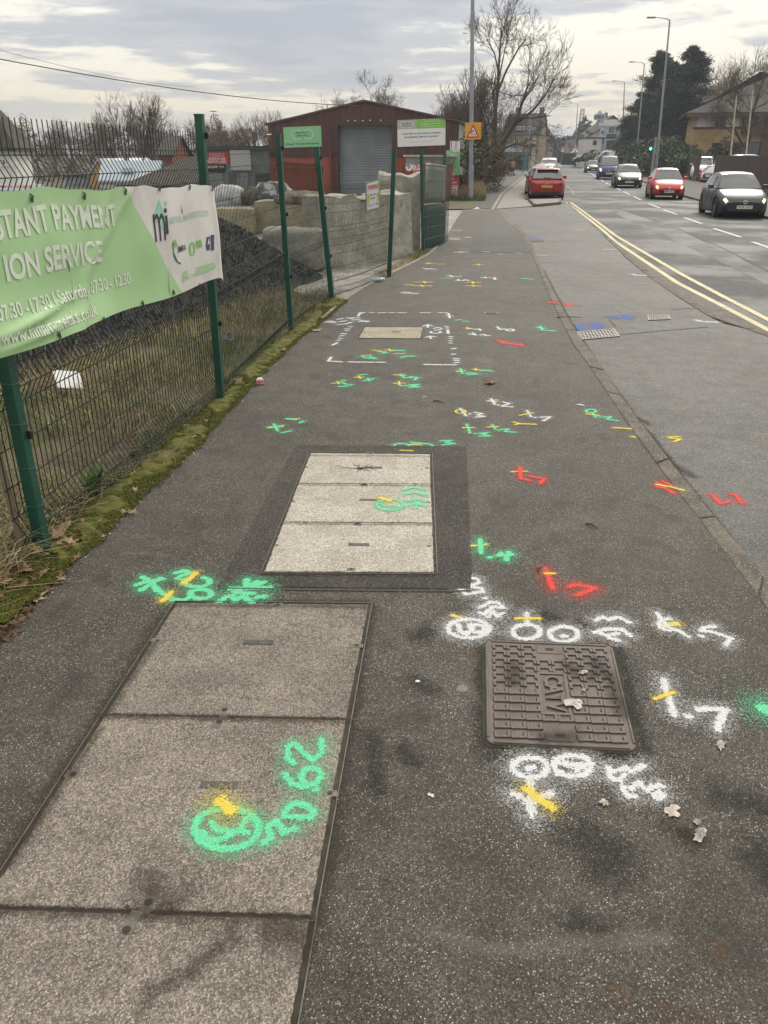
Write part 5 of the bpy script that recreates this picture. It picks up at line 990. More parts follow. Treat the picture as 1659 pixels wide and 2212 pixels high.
# traffic light, far signs, railings
tb = P(1396, 380, 84); tb.z = .04; t = thing('traffic_light', 'traffic light showing green in front of the conifer hedge', 'traffic light', tb); zt2 = P(1396, 305, 84).z
k = MB(); k.tube([(0, 0, 0), (0, 0, zt2)], .06, 8); k.build('pole', M_clip, t); k = MB(); k.box((0, -.12, zt2-.42), (.36, .2, 1.0)); k.build('head', M_clip, t, bevel=.03)
for i, (nm, c, e) in enumerate((('red_lamp', (.12, .01, .01), 0), ('amber_lamp', (.12, .06, .01), 0), ('green_lamp', (.05, .8, .35), 6.))):
    k = MB(); k.lathe([(0, -.02), (.12, -.01), (.12, 0)], (0, -.225, zt2-.12-.3*i), 'y', 12); k.build(nm, mat(nm, c, .3, emis=(.05, 1, .45) if e else None, es=e), t)
def tri_sign(label, u, v, Y, h_):
    b_ = P(u, 350, Y); b_.z = 0; tp = P(u, v, Y); t = thing('warning_road_sign', label, 'road sign', b_); k = MB(); k.tube([(0, 0, 0), (tp.x-b_.x, 0, tp.z)], .06, 6); k.build('sign_post', M_spost, t)
    o = Vector((tp.x-b_.x, -.1, tp.z-h_*.35)); fn = lambda x, y, off=0.: o+Vector((x*h_, -off, y*h_)); s_ = MB()
    for pts, m, of, nm in (([(-.5, -.4), (.5, -.4), (0, .45)], M_sred, .0, 'red_triangle'), ([(-.3, -.28), (.3, -.28), (0, .22)], M_sign, .01, 'white_triangle'), ([(-.45, -.95), (.45, -.95), (.45, -.48), (-.45, -.48)], M_sign, 0., 'plate')):
        k = MB(); k.prism([(p[0]*h_, p[1]*h_) for p in pts], 0, .03, M=Matrix.Translation(o+Vector((0, -of, 0))) @ Matrix.Rotation(R(90), 4, 'X')); k.build(nm, m, t)
tri_sign('small triangular warning sign left of the far bend', 1216, 316, 190, .85); tri_sign('triangular warning sign with a plate by the far white van', 1243, 311, 150, .8)
M_rail = mat('rail_grey', (.24, .25, .26), .5, .4)
def railing(label, a, b_, n):
    t = thing('guard_rail', label, 'railing', a); d = b_-a
    for i in range(n+1): k = MB(); k.tube([d*i/n, d*i/n+Vector((0, 0, 1.05))], .035, 5); k.build('upright', M_rail, t)
    for z in (1.05, .15): k = MB(); k.tube([Vector((0, 0, z)), d+Vector((0, 0, z))], .03, 5); k.build('rail', M_rail, t)
railing('low pedestrian railing on the far island at the bend', G(1198, 349.5), G(1226, 347.5), 6)
k = MB(); p = G(1226, 347.5); k.box((p.x+.3, p.y-3, 1.0), (.34, .34, 2.0)); tag(k.build('bollard', M_clip, origin=(p.x+.3, p.y-3, 0), bevel=.05), 'black bollard at the end of the far railing', 'bollard')
k = MB(); p = P(1227, 348, 158); k.box((p.x+.5, p.y+2, 1.3), (2.6, 1.4, 2.0)); k.box((p.x+.5, p.y+2, 2.32), (2.8, 1.6, .06)); tag(k.build('utility_cabinet', mat('cabinet_green', (.035, .05, .035), .6), origin=(p.x+.5, p.y+2, .1), bevel=.03), 'dark green utility cabinet near the far white van', 'cabinet')
# litter bin and small board at the hedge foot
k = MB(); p = G(1061, 387); k.lathe([(0, 0), (.24, 0), (.26, .85), (.22, .95), (0, .97)], tuple(p), n=12); tag(k.build('litter_bin', M_clip, origin=p), 'black litter bin at the foot of the hedge', 'bin')
# ================================================================ vehicles
def lerpk(K, t):
    for i in range(len(K)-1):
        if t <= K[i+1][0]: a = (t-K[i][0])/max(1e-9, K[i+1][0]-K[i][0]); a = max(0, a); return K[i][1]+(K[i+1][1]-K[i][1])*a
    return K[-1][1]
def smoothk(K, t, w=.02): return (lerpk(K, max(0, t-w))+2*lerpk(K, t)+lerpk(K, min(1, t+w)))/4
M_cglass = mat('car_glass', (.040, .047, .052), .06, spec=.9, coat=.5); M_tyre = mat('tyre_rubber', (.014, .014, .014), .85); M_rim = mat('alloy_rim', (.32, .33, .34), .3, .8); M_trim = mat('black_trim', (.012, .012, .013), .45); M_chrome = mat('chrome', (.55, .56, .58), .12, .95)
M_plw = mat('plate_white', (.60, .60, .57), .4); M_ply = mat('plate_yellow', (.62, .50, .05), .4); M_ink2 = mat('plate_ink', (.01, .01, .01), .5); M_well = mat('wheel_well', (.006, .006, .006), .95)
M_lens = mat('clear_lens', (.42, .44, .46), .08, .3, spec=.8); M_tail = mat('tail_lens', (.26, .012, .012), .15, spec=.6)
M_lit = mat('lit_headlamp', (.9, .8, .5), .2, emis=(1., .74, .34), es=2.2); M_litw = mat('lit_white_lamp', (.9, .95, .6), .2, emis=(.86, 1., .42), es=1.8); M_amber = mat('lit_indicator', (.9, .5, .1), .2, emis=(1., .55, .08), es=2.)
HATCH = dict(zt=[(0, .50), (.015, .60), (.05, .68), (.12, .80), (.22, .90), (.30, .95), (.34, .955), (.55, .97), (.8, 1.0), (.93, .99), (.975, .90), (1, .72)], hw=[(0, .70), (.025, .80), (.08, .92), (.2, .985), (.35, 1.), (.8, 1.), (.92, .96), (.975, .88), (1, .80)],
             ws=(.285, .45), rg=(.84, .955), roof=[(.285, .95), (.36, 1.22), (.45, 1.42), (.52, 1.47), (.62, 1.485), (.74, 1.47), (.84, 1.41), (.9, 1.22), (.955, .985)], ax=(.20, .815))
SALOON = dict(HATCH, ws=(.31, .46), rg=(.80, .93), roof=[(.31, .95), (.38, 1.2), (.46, 1.41), (.54, 1.47), (.64, 1.48), (.72, 1.45), (.80, 1.36), (.87, 1.18), (.93, 1.0)])
ESTATE = dict(HATCH, rg=(.93, .985), roof=[(.285, .95), (.36, 1.22), (.45, 1.42), (.52, 1.48), (.7, 1.49), (.86, 1.47), (.93, 1.41), (.985, .99)])
VAN = dict(zt=[(0, .42), (.01, .55), (.03, .68), (.08, .80), (.16, .86), (.2, .87), (.5, .87), (.9, .87), (.985, .86), (1, .80)], hw=[(0, .76), (.02, .86), (.07, .95), (.2, 1.), (.9, 1.), (.98, .98), (1, .95)], ws=(.155, .30), rg=(.975, .995),
           roof=[(.155, .87), (.22, 1.17), (.30, 1.42), (.36, 1.48), (.6, 1.5), (.9, 1.49), (.975, 1.46), (.995, .87)], ax=(.19, .80))
def make_car(label, loc, ang, L, Wd, H, paint, kind=HATCH, plate=('', ''), face='hatch', lights=M_lit, detail=2, group='cars on the road', name='car', cat='car', view='front', sides_glass=True, tail=None, z=None):
    t = thing(name, label, cat, loc, -ang+(math.pi if view == 'rear' else 0), group); k0 = H/1.5; ZB = .17
    zt = lambda q: smoothk(kind['zt'], q)*k0; hw = lambda q: smoothk(kind['hw'], q)*Wd/2
    zb = lambda q: ZB+.10*max(0, (.06-q)/.06)+.10*max(0, (q-.94)/.06)
    Y = lambda q: -L/2+L*q
    def sec(q):                            # half section, bottom centre to top centre
        w, b_, tp = hw(q), zb(q), zt(q); d = tp-b_
        return [(0, b_), (w*.86, b_), (w*.95, b_+.05), (w*.985, b_+.28*d), (w, b_+.55*d), (w*.985, b_+.74*d), (w*.955, tp-.075), (w*.90, tp-.02), (w*.80, tp), (w*.42, tp+.018), (0, tp+.024)]
    def sp(q, s):                          # point on the skin: s runs 0..10 up the half section
        S = sec(q); i = min(9, int(s)); f = s-i; return Vector((S[i][0]+(S[i+1][0]-S[i][0])*f, Y(q), S[i][1]+(S[i+1][1]-S[i][1])*f))
    qs = [0, .012, .03, .055, .09, .13, .18, .24, .30, .36, .44, .52, .60, .68, .76, .84, .90, .94, .97, .988, 1.]
    k = MB(); n = 21
    for q in qs:
        S = sec(q); ring = [(-x, Y(q), z_) for x, z_ in S[:0:-1]][::-1]; ring = [(x, Y(q), z_) for x, z_ in S]+[(-x, Y(q), z_) for x, z_ in S[-2:0:-1]]
        k.v += ring
    n = 20
    for i in range(len(qs)-1):
        for j in range(n): k.f.append([i*n+j, (i+1)*n+j, (i+1)*n+(j+1) % n, i*n+(j+1) % n]); k.m.append(0)
    k.f += [list(range(n)), [(len(qs)-1)*n+j for j in range(n)][::-1]]; k.m += [0, 0]
    rw = .325*min(1.15, k0*1.0) if kind is not VAN else .34
    ya = [Y(a) for a in kind['ax']]
    body = k.build('body', [paint], t, smooth=True, sharp=38)
    if detail > 0:                         # wheel arches cut out of the shell
        c = MB()
        for y_ in ya: c.lathe([(0, -Wd), (rw+.055, -Wd), (rw+.055, Wd), (0, Wd)], (0, y_, rw-.005), 'x', 22)
        co = c.build('arch_cutter', M_well); bmx = bmesh.new(); bmx.from_mesh(co.data); bmesh.ops.remove_doubles(bmx, verts=bmx.verts, dist=1e-5); bmesh.ops.recalc_face_normals(bmx, faces=bmx.faces); bmx.to_mesh(co.data); bmx.free()
        body.parent = None; md = body.modifiers.new('arch', 'BOOLEAN'); md.object = co; md.operation = 'DIFFERENCE'; md.solver = 'EXACT'; md.material_mode = 'TRANSFER'
        ne = bpy.data.meshes.new_from_object(body.evaluated_get(bpy.context.evaluated_depsgraph_get())); body.modifiers.clear()
        if len(ne.polygons) > 100: body.data = ne; ne.set_sharp_from_angle(angle=R(38))
        body.parent = t; bpy.data.objects.remove(co)
        k = MB(); k.box((0, 0, .36), (Wd*.62, L*.82, .30)); k.build('underbody', M_well, t)
    # cabin: loft along the length; faces sorted into glass, roof and pillars
    R0, R1 = kind['ws']; R2, R3 = kind['rg']; B = {}
    def cb(q):
        zr = smoothk(kind['roof'], q, .012)*k0; zbelt = min(zt(q), zr)-.012; wb = hw(q)*.895; top = H*.965; f = min(1, max(0, (zr-zbelt)/(top-zt(q)))); wt = wb-(.195*Wd/2+.02)*f
        zs = zbelt+(zr-.075*f-zbelt)*1.; return [(wb, zbelt), (wb+(wt-wb)*.88, zbelt+(zs-zbelt)*.93), (wt, zs), (wt*.93, zr-.02*f), (wt*.5, zr+.012*f), (0, zr+.02*f)]
    side = [R0, R0+.05, R0+.1, R1, R1+.012, .56 if kind is not VAN else .45, .58 if kind is not VAN else .47, R2-.13 if kind is not VAN else .5, R2-.10 if kind is not VAN else .52, R2, R2+(R3-R2)*.5, R3]
    side = sorted(set(round(q, 4) for q in side)); 
    def face(part, pts): B.setdefault(part, MB()).add(pts, [[0, 1, 2, 3]])
    for i in range(len(side)-1):
        a, b_ = side[i], side[i+1]; Sa, Sb = cb(a), cb(b_); m = (a+b_)/2
        for sx in (1, -1):
            P_ = lambda S, q, j: (sx*S[j][0], Y(q), S[j][1])
            for j in range(5):
                qd = [P_(Sa, a, j), P_(Sb, b_, j), P_(Sb, b_, j+1), P_(Sa, a, j+1)]
                if sx < 0: qd = qd[::-1]
                if j == 0:
                    bp = (.555 < m < .585 or m > R2-.005 or R2-.135 < m < R2-.10) if kind is not VAN else (.44 < m < .475 or m > .495)
                    glass = not bp and R0+.05 < m
                    face('side_window' + ('' if sx > 0 else '_') if glass else 'cabin_frame', qd)
                elif j == 1: face('cabin_frame', qd)
                else:
                    part = 'windscreen' if m < R1 and j >= 2 else ('rear_window' if m > R2 else 'roof')
                    if part == 'windscreen' and j == 2: part = 'cabin_frame'
                    if kind is VAN and part == 'rear_window': part = 'roof'
                    face(part, qd)
    for part, mb in B.items(): mb.build(part.rstrip('_'), M_cglass if 'window' in part or 'wind' in part else paint, t, smooth=True, sharp=30)
    # wheels
    for y_ in ya:
        for sx in (1, -1):
            xw = sx*(Wd/2-.115); k = MB(); w_ = .10
            k.lathe([(rw*.64, -w_), (rw*.93, -w_), (rw, -w_*.6), (rw, w_*.6), (rw*.93, w_), (rw*.64, w_)], (xw, y_, rw), 'x', 22); wh_ = k.build('wheel', M_tyre, t, smooth=True, sharp=40)
            k = MB(); xo = xw+sx*(w_-.025); k.lathe([(rw*.66, .022*sx), (rw*.60, .015*sx), (rw*.57, -.02*sx), (0, -.02*sx)][::(1 if sx < 0 else 1)], (xo, y_, rw), 'x', 20)
            k.build('rim_barrel', M_trim, wh_, smooth=True)
            if detail > 1:
                k = MB()
                for s5 in range(5):
                    a = 2*math.pi*s5/5+.3; e = Vector((0, math.cos(a), math.sin(a))); f_ = Vector((0, -math.sin(a), math.cos(a)))
                    o = Vector((xo-sx*.012, y_, rw)); k.obox(o-f_*.028-Vector((sx*.005, 0, 0)), e*rw*.62, f_*.056, Vector((sx*.022, 0, 0)))
                k.lathe([(rw*.66, .0), (rw*.66, .016*sx), (rw*.58, .016*sx)], (xo, y_, rw), 'x', 20); k.build('rim', M_rim, wh_)
    def patch(nm, q0, q1, s0, s1, m, off=.008, sides=(1, -1), nu=6, nv=4, par=t, tq=0.):
        for sx in sides:
            k = MB()
            def fn(x, y):
                q = q0+(q1-q0)*x; s_ = s0+(s1-s0)*y*(1-tq*x); p = sp(max(0, min(1, q)), s_); e = 1e-3; n_ = Vector((p.x, 0, 0)).normalized() if True else p
                d = Vector((1, 0, 0))*(.9)+Vector((0, -1 if q < .5 else 1, 0))*(1.-abs(.5-q)*0)*.6+Vector((0, 0, .25)); p2 = p+d.normalized()*off; return (sx*p2.x, p2.y, p2.z)
            k.grid(fn, nu, nv); o = k.build(nm, m, par, smooth=True); yield_.append(o)
    yield_ = []
    # sill, bumper line, door seams, handles
    if detail > 1:
        for sx in (1, -1):
            k = MB(); k.obox((sx*(Wd/2*.95), ya[0]+rw+.06, ZB+.0), (0, ya[1]-ya[0]-2*rw-.12, 0), (sx*.035, 0, 0), (0, 0, .07)); k.build('sill', M_trim, t)
            for q in (.345, .565, .79):
                k = MB(); k.tube([sp(q, s_)*1.0+Vector((.002, 0, 0)) if sx > 0 else Vector((-sp(q, s_).x-.002, sp(q, s_).y, sp(q, s_).z)) for s_ in (2.2, 3, 4, 5, 6)], .005, 4); k.build('door_seam', M_well, t)
            for q in (.53, .74): p = sp(q, 5.3); k = MB(); k.box((sx*(p.x+.012), p.y, p.z), (.03, .17, .028)); k.build('door_handle', paint if view == 'front' else M_trim, t, bevel=.006)
    for sx in (1, -1):                     # door mirrors
        p = sp(R0+.075, 7); k = MB(); k.box((sx*(Wd/2*.9+.15), p.y, p.z+.075), (.21, .11, .145), taper=.85); k.box((sx*(Wd/2*.9+.03), p.y+.02, p.z+.02), (.12, .05, .04)); k.build('door_mirror', M_trim if face in ('hatch', 'focus') else paint, t, bevel=.03)
    yf = -L/2; yr = L/2; FP = Wd/1.75
    def flat(nm, pts, m, y=None, th=.012, par=None, rear=False):      # plate on the nose or tail
        k = MB(); yy = (yr if rear else yf); s = 1 if rear else -1
        k.prism([(x*FP, z_*k0) for x, z_ in pts], 0, th, M=Matrix.Translation(Vector((0, yy+s*(y or .001)+ (0 if s < 0 else 0), 0))) @ Matrix.Rotation(R(90), 4, 'X') @ Matrix.Scale(1 if s < 0 else -1, 4, (0, 0, 1)))
        return k.build(nm, m, par or t)
    def both(nm, pts, m, **kw): flat(nm, pts, m, **kw); return flat(nm, [(-x, z_) for x, z_ in pts], m, **kw)
    def plate_(txt, z_, m, rear=False, y=.03):
        flat('number_plate', [(-.26, z_), (.26, z_), (.26, z_+.11), (-.26, z_+.11)], m, y=y, th=.012, rear=rear)
        if txt:
            k = MB(); s = 1 if rear else -1; put_text(k, txt, lambda X, Y_: Vector((-s*X*FP, (yr if rear else yf)+s*(y+.015), (z_+.055)*k0+Y_)), 0, 0, .098, bold=.012, width=.46, sp=1.1); k.build('lettering', M_ink2, t)
    if view == 'front':
        if face == 'hatch':                # wide trapezoid grille, slim lit lamps
            flat('grille', [(-.60, .235), (.60, .235), (.66, .30), (.40, .50), (-.40, .50), (-.66, .30)], M_trim, y=.004, th=.02); flat('upper_grille', [(-.46, .515), (.46, .515), (.40, .56), (-.40, .56)], M_trim, y=.002)
            both('bumper_corner', [(.64, .22), (.80, .30), (.84, .47), (.76, .46), (.66, .32)], M_trim, y=-.03, th=.04); flat('splitter', [(-.70, .175), (.70, .175), (.74, .215), (-.74, .215)], mat('dark_silver', (.16, .165, .17), .35, .5), y=.012, th=.03)
            patch('headlight', .012, .10, 6.2, 8.2, M_lens, .012, tq=.25); patch('running_light', .008, .05, 5.95, 6.45, lights, .016, nu=5, nv=2)
        elif face == 'cross':              # black X mask with lamps at the corners
            flat('mask', [(-.74, .20), (-.56, .20), (-.50, .26), (.50, .26), (.56, .20), (.74, .20), (.60, .36), (.42, .50), (.62, .66), (.40, .60), (.12, .56), (-.12, .56), (-.40, .60), (-.62, .66), (-.42, .50), (-.60, .36)], M_trim, y=.003, th=.016)
            patch('headlight', .012, .095, 6.1, 8.1, M_lens, .012, tq=.2); both('lit_lamp', [(.60, .22), (.70, .22), (.80, .40), (.74, .42), (.62, .34)], lights, y=.006, th=.02)
            patch('indicator', .012, .03, 6.3, 7.6, M_amber, .018, sides=(1,)); flat('bumper_lip', [(-.66, .175), (.66, .175), (.64, .21), (-.64, .21)], paint, y=.02, th=.03)
        elif face == 'saloon':             # chrome winged grille
            flat('grille', [(-.40, .40), (.40, .40), (.50, .60), (-.50, .60)], mat('grille_grey', (.16, .165, .17), .4, .5), y=.004, th=.02); flat('grille_bar', [(-.52, .57), (.52, .57), (.54, .61), (-.54, .61)], M_chrome, y=.02, th=.016); flat('lower_grille', [(-.55, .22), (.55, .22), (.5, .30), (-.5, .30)], M_trim, y=.004)
            for i in range(4): flat('grille_bar', [(-.42-.02*i, .415+.04*i), (.42+.02*i, .415+.04*i), (.42+.02*i, .43+.04*i), (-.42-.02*i, .43+.04*i)], M_chrome, y=.02, th=.01)
            patch('headlight', .012, .10, 5.7, 8., M_lens, .012, tq=.2); patch('lit_lamp', .014, .045, 6.2, 7.2, lights, .02); both('fog_surround', [(.60, .24), (.78, .27), (.76, .33), (.60, .31)], M_chrome, y=-.01, th=.02)
        elif face == 'van':
            flat('grille', [(-.46, .30), (.46, .30), (.54, .50), (-.54, .50)], M_trim, y=.004, th=.02); flat('bumper', [(-.72, .19), (.72, .19), (.70, .285), (-.70, .285)], M_trim, y=.006, th=.03); flat('grille_bar', [(-.50, .42), (.50, .42), (.51, .44), (-.51, .44)], M_chrome, y=.025)
            patch('headlight', .012, .085, 5.6, 8.1, M_lens, .012, tq=.2); patch('lit_lamp', .014, .05, 5.8, 7.6, lights, .02)
        else:
            flat('grille', [(-.5, .25), (.5, .25), (.56, .45), (-.56, .45)], M_trim, y=.004); patch('headlight', .012, .05, 6.2, 7.6, lights, .012)
        plate_(plate[0], .335 if face != 'saloon' else .29, M_plw)
        if detail > 1:
            k = MB(); 
            for rx, rz_ in ((.075, .052), (.035, .045)): k.tube([(rx*math.cos(i*.524), yf-.03, (.545 if face != 'saloon' else .52)*k0+rz_*math.sin(i*.524)) for i in range(13)], .009, 5)
            k.build('badge', M_chrome, t)
            k = MB(); k.tube([(.1, Y(R0)+.03, zt(R0)+.03), (-.45, Y(R0)+.11, zt(R0)+.09)], .009, 4); k.tube([(-.25, Y(R0)+.02, zt(R0)+.03), (-.62*FP, Y(R0)+.14, zt(R0)+.10)], .009, 4); k.build('wiper', M_trim, t)
    else:
        patch('tail_light', .965, .992, 5.6, 8.0, tail or M_tail, .012); both('tail_light_inner', [(.52, .70), (.74, .66), (.72, .80), (.56, .79)], tail or M_tail, y=-.02, th=.03, rear=True)
        flat('diffuser', [(-.70, .25), (.70, .25), (.66, .37), (-.66, .37)], M_trim, y=.006, th=.03, rear=True); flat('boot_seam', [(-.66, .49), (.66, .49), (.66, .497), (-.66, .497)], M_well, y=.002, th=.012, rear=True)
        flat('bumper_crease', [(-.72, .42), (.72, .42), (.74, .475), (-.74, .475)], paint, y=.01, th=.03, rear=True)
        plate_(plate[1], .585, M_ply, True, y=.01)
        k = MB(); k.box((0, Y(R2)+.07, kind['roof'][-3][1]*k0-.0), (Wd*.58, .22, .035), taper=.92); k.build('roof_spoiler', paint, t, bevel=.012)
        k = MB(); k.tube([(0, Y(R2)-.12, H*.985), (0, Y(R2)+.04, H*.985+.10)], .012, 5); k.build('aerial', M_trim, t)
        k = MB(); p = cb((R2+R3)/2); k.box((0, Y(R3)+.03, 1.03*k0), (.34, .03, .03)); k.build('wiper', M_trim, t)
        k = MB(); k.box((0, yr+.012, .76*k0), (.16, .012, .04)); k.build('badge', M_chrome, t)
    return t
def paintm(name, c, metal=.15, rough=.36): return mat('paint_'+name, c, rough, metal, spec=.5, coat=.25)
PR, PG, PS, PW, PB_, PK = paintm('red', (.30, .012, .018)), paintm('dark_grey', (.020, .021, .025), .3), paintm('silver', (.40, .41, .42), .6), paintm('white', (.58, .58, .58), 0), paintm('blue', (.022, .030, .115), .3), paintm('black', (.012, .013, .015), .3)
PR2, PT, PY = paintm('bright_red', (.42, .022, .022), .1), paintm('charcoal', (.048, .044, .042), .5), paintm('pale_yellow', (.62, .64, .44), 0)
def place(u, v, ang, L, z=-.05, rear=False):   # a ground point under the nose (or tail) nearest the camera -> centre of the car
    p = G(u, v, z); d = Vector((math.sin(R(ang)), math.cos(R(ang)), 0)); return p+d*(L/2)
A = R
make_car('dark grey hatchback with lit lamps and plate FV24 OGT, nearest of the oncoming cars', place(1603, 473, 10, 3.9), A(10), 3.94, 1.75, 1.50, PG, HATCH, ('FV24 OGT', ''), 'hatch', M_litw)
make_car('small bright red hatchback with a black cross-shaped nose and lit lamps', place(1443, 431.5, 11, 3.45), A(11), 3.47, 1.62, 1.46, PR2, HATCH, ('MM15 EPO', ''), 'cross', M_litw)
make_car('dark brown-grey saloon with a chrome grille and yellow headlights', place(1358, 406.5, 11.5, 4.8), A(11.5), 4.83, 1.85, 1.50, PT, SALOON, ('YN60 RUO', ''), 'saloon', M_lit)
make_car('dark blue van with lit headlights behind the brown-grey saloon', place(1314, 388, 12.5, 4.97), A(12.5), 4.97, 1.99, 2.0, PB_, VAN, ('NA17 ECT', ''), 'van', M_lit, name='van', cat='van')
make_car('black hatchback with a bright headlight behind the blue van', place(1281, 373.5, 9, 4.2), A(9), 4.2, 1.8, 1.5, PK, HATCH, ('', ''), 'far', M_litw, 1)
make_car('pale yellow-white hatchback, farthest of the oncoming cars', place(1262, 359.5, -4, 4.0), A(-4), 4.0, 1.72, 1.5, PY, HATCH, ('', ''), 'cross', M_litw, 1)
# the parked line along the left kerb, tails towards us
gp_ = 'cars parked in the bay on the left'
make_car('red hatchback parked nearest in the bay, tail towards the camera, yellow plate', place(1179, 432, 9.5, 4.36), A(9.5), 4.36, 1.82, 1.48, PR, HATCH, ('', 'LN16 NKT'), 'focus', group=gp_, view='rear')
row = [(46.8, PS, ESTATE, 4.5, 1.50, 'silver estate car parked directly behind the red hatchback'), (52.4, PS, HATCH, 4.2, 1.55, 'pale silver hatchback, third in the parked line'), (57.6, PW, HATCH, 4.1, 1.53, 'white hatchback, fourth in the parked line'), (63.2, PG, HATCH, 4.2, 1.5, 'dark grey hatchback, fifth in the parked line'), (70.5, PW, VAN, 4.4, 1.85, 'small white van at the far end of the parked line')]
for Yc, pm, kd, L, H, lb in row:
    q = P(1181+(Yc-46.8)*.42, 352, Yc); make_car(lb, (q.x, Yc+L/2-1.2, -.05), A(11), L, 1.78, H, pm, kd, ('', ''), 'far', detail=1, group=gp_, view='rear', name='van' if kd is VAN else 'car', cat='van' if kd is VAN else 'car')
make_car('white car facing the camera on the pavement left of the parked line', place(1170, 357.5, 6, 4.2), A(6), 4.2, 1.78, 1.5, PW, HATCH, ('', ''), 'saloon', M_lens, 1, gp_)
q = G(1151, 352.5); make_car('dark car parked side-on by the lamp column beyond the hoarding', q, A(-60), 4.2, 1.75, 1.5, PK, HATCH, face='far', lights=M_lens, detail=1, group='cars parked by the terrace', view='front')
q = G(1158, 351); make_car('white car with red tail lights parked by the terrace', q, A(30), 4.2, 1.75, 1.5, PW, HATCH, face='far', detail=1, group='cars parked by the terrace', view='rear')
def placev(u, v_top, Y, H): q = P(u, v_top, Y); q.z -= H; return q
make_car('white panel van parked side-on above the blue van', placev(1313, 325.5, 139, 1.85), A(88), 3.9, 1.8, 1.85, PW, VAN, face='van', lights=M_lens, detail=1, group='vehicles at the inn', name='van', cat='van')
make_car('black car parked side-on left of the white panel van', placev(1262, 330, 146, 1.55), A(80), 3.9, 1.78, 1.55, PK, HATCH, face='far', lights=M_lens, detail=1, group='vehicles at the inn')
make_car('white high van far down the road by the utility cabinet', placev(1242, 325.5, 225, 2.5), A(5), 5.2, 2.0, 2.5, PW, VAN, face='van', lights=M_lens, detail=1, group='vehicles at the inn', name='van', cat='van')
make_car('white off-road car seen through the gap in the board fence', placev(1523, 337.5, 74, 1.85), A(25), 4.4, 1.85, 1.85, PW, ESTATE, face='far', lights=M_lens, detail=1, group='cars behind the board fence')
make_car('pinkish red car nosing into the gap in the board fence', placev(1543, 356, 68, 1.4), A(25), 4.1, 1.75, 1.40, paintm('faded_red', (.36, .06, .07), .1), HATCH, face='far', lights=M_lens, detail=1, group='cars behind the board fence')
make_car('tall silver people carrier with its roof showing above the board fence', placev(1590, 333, 66, 2.1), A(72), 4.6, 1.85, 2.1, PS, ESTATE, face='far', lights=M_lens, detail=1, group='cars behind the board fence')
# ---------------------------------------------------------------- person pushing a buggy
pp = G(1107, 380.5); pt = thing('person', 'person in a tan coat and blue jeans, back turned, bent over a pushchair', 'person', pp)
def skin_body(name, joints, edges, m, parent, sub=2, root=0):
    me = bpy.data.meshes.new(name); me.from_pydata([j[0] for j in joints], edges, []); me.materials.append(m); o = bpy.data.objects.new(name, me); COL.objects.link(o)
    sk_ = o.modifiers.new('skin', 'SKIN')
    for i, j in enumerate(joints): v = me.skin_vertices[0].data[i]; v.radius = (j[1], j[1] if len(j) < 3 else j[2]); v.use_root = (i == root)
    sb = o.modifiers.new('sub', 'SUBSURF'); sb.levels = 1; sb.render_levels = 2; sk_.use_smooth_shade = True; o.parent = parent; return o
J = [((0, 0, .86), .15, .11), ((0, .05, 1.12), .15, .11), ((0, .12, 1.34), .17, .10), ((0, .17, 1.46), .06, .06), ((.09, 0, .80), .085), ((.10, -.02, .46), .06), ((.10, .02, .08), .042), ((.11, .14, .04), .035), ((-.09, 0, .80), .085), ((-.10, .08, .46), .06), ((-.10, -.10, .10), .042), ((-.11, .02, .04), .035),
     ((.20, .14, 1.33), .058), ((.25, .20, 1.08), .045), ((.18, .42, .98), .032), ((-.20, .14, 1.33), .058), ((-.25, .20, 1.08), .045), ((-.18, .42, .98), .032)]
skin_body('body', J, [(0, 1), (1, 2), (2, 3), (0, 4), (4, 5), (5, 6), (6, 7), (0, 8), (8, 9), (9, 10), (10, 11), (2, 12), (12, 13), (13, 14), (2, 15), (15, 16), (16, 17)], mat('blue_jeans', (.07, .09, .17), .9), pt)
JC = [((0, 0, .70), .21, .15), ((0, .0, .90), .195, .14), ((0, .05, 1.14), .185, .135), ((0, .12, 1.36), .19, .12), ((0, .155, 1.45), .09, .08), ((.215, .14, 1.33), .078), ((.265, .20, 1.08), .066), ((.19, .41, .985), .05), ((-.215, .14, 1.33), .078), ((-.265, .20, 1.08), .066), ((-.19, .41, .985), .05)]
skin_body('coat', JC, [(0, 1), (1, 2), (2, 3), (3, 4), (3, 5), (5, 6), (6, 7), (3, 8), (8, 9), (9, 10)], mat('tan_coat', (.34, .20, .09), .9, col2=(.28, .16, .07), scale=6), pt)
JH = [((0, .20, 1.52), .055), ((0, .23, 1.60), .095, .11), ((0, .25, 1.69), .07, .085)]
skin_body('head', JH, [(0, 1), (1, 2)], mat('skin', (.36, .22, .16), .6), pt); skin_body('hair', [((0, .19, 1.60), .103, .10), ((0, .22, 1.68), .092, .10)], [(0, 1)], mat('dark_hair', (.02, .015, .012), .7), pt)
for sx in (-1, 1):                          # hands closed round the pushchair handle
    k = MB(); k.lathe([(0, -.05), (.03, -.04), (.036, 0), (.03, .04), (0, .05)], (sx*.175, .455, .965), 'x', 8)
    for i in range(4): a = sx*.175-.036+.024*i; k.tube([(a, .44, .985), (a, .47, 1.0), (a, .50, .985), (a, .50, .955), (a, .475, .94)], .0115, 5)
    k.tube([(sx*.14, .44, .97), (sx*.125, .47, .95), (sx*.13, .49, .94)], .012, 5); k.build('hand', mat('skin', (.36, .22, .16)), pt, smooth=True)
bt = thing('pushchair', 'dark folded-hood pushchair in front of the person in the tan coat', 'pushchair', pp+Vector((0, .75, 0))); M_bug = mat('dark_fabric', (.02, .02, .028), .8)
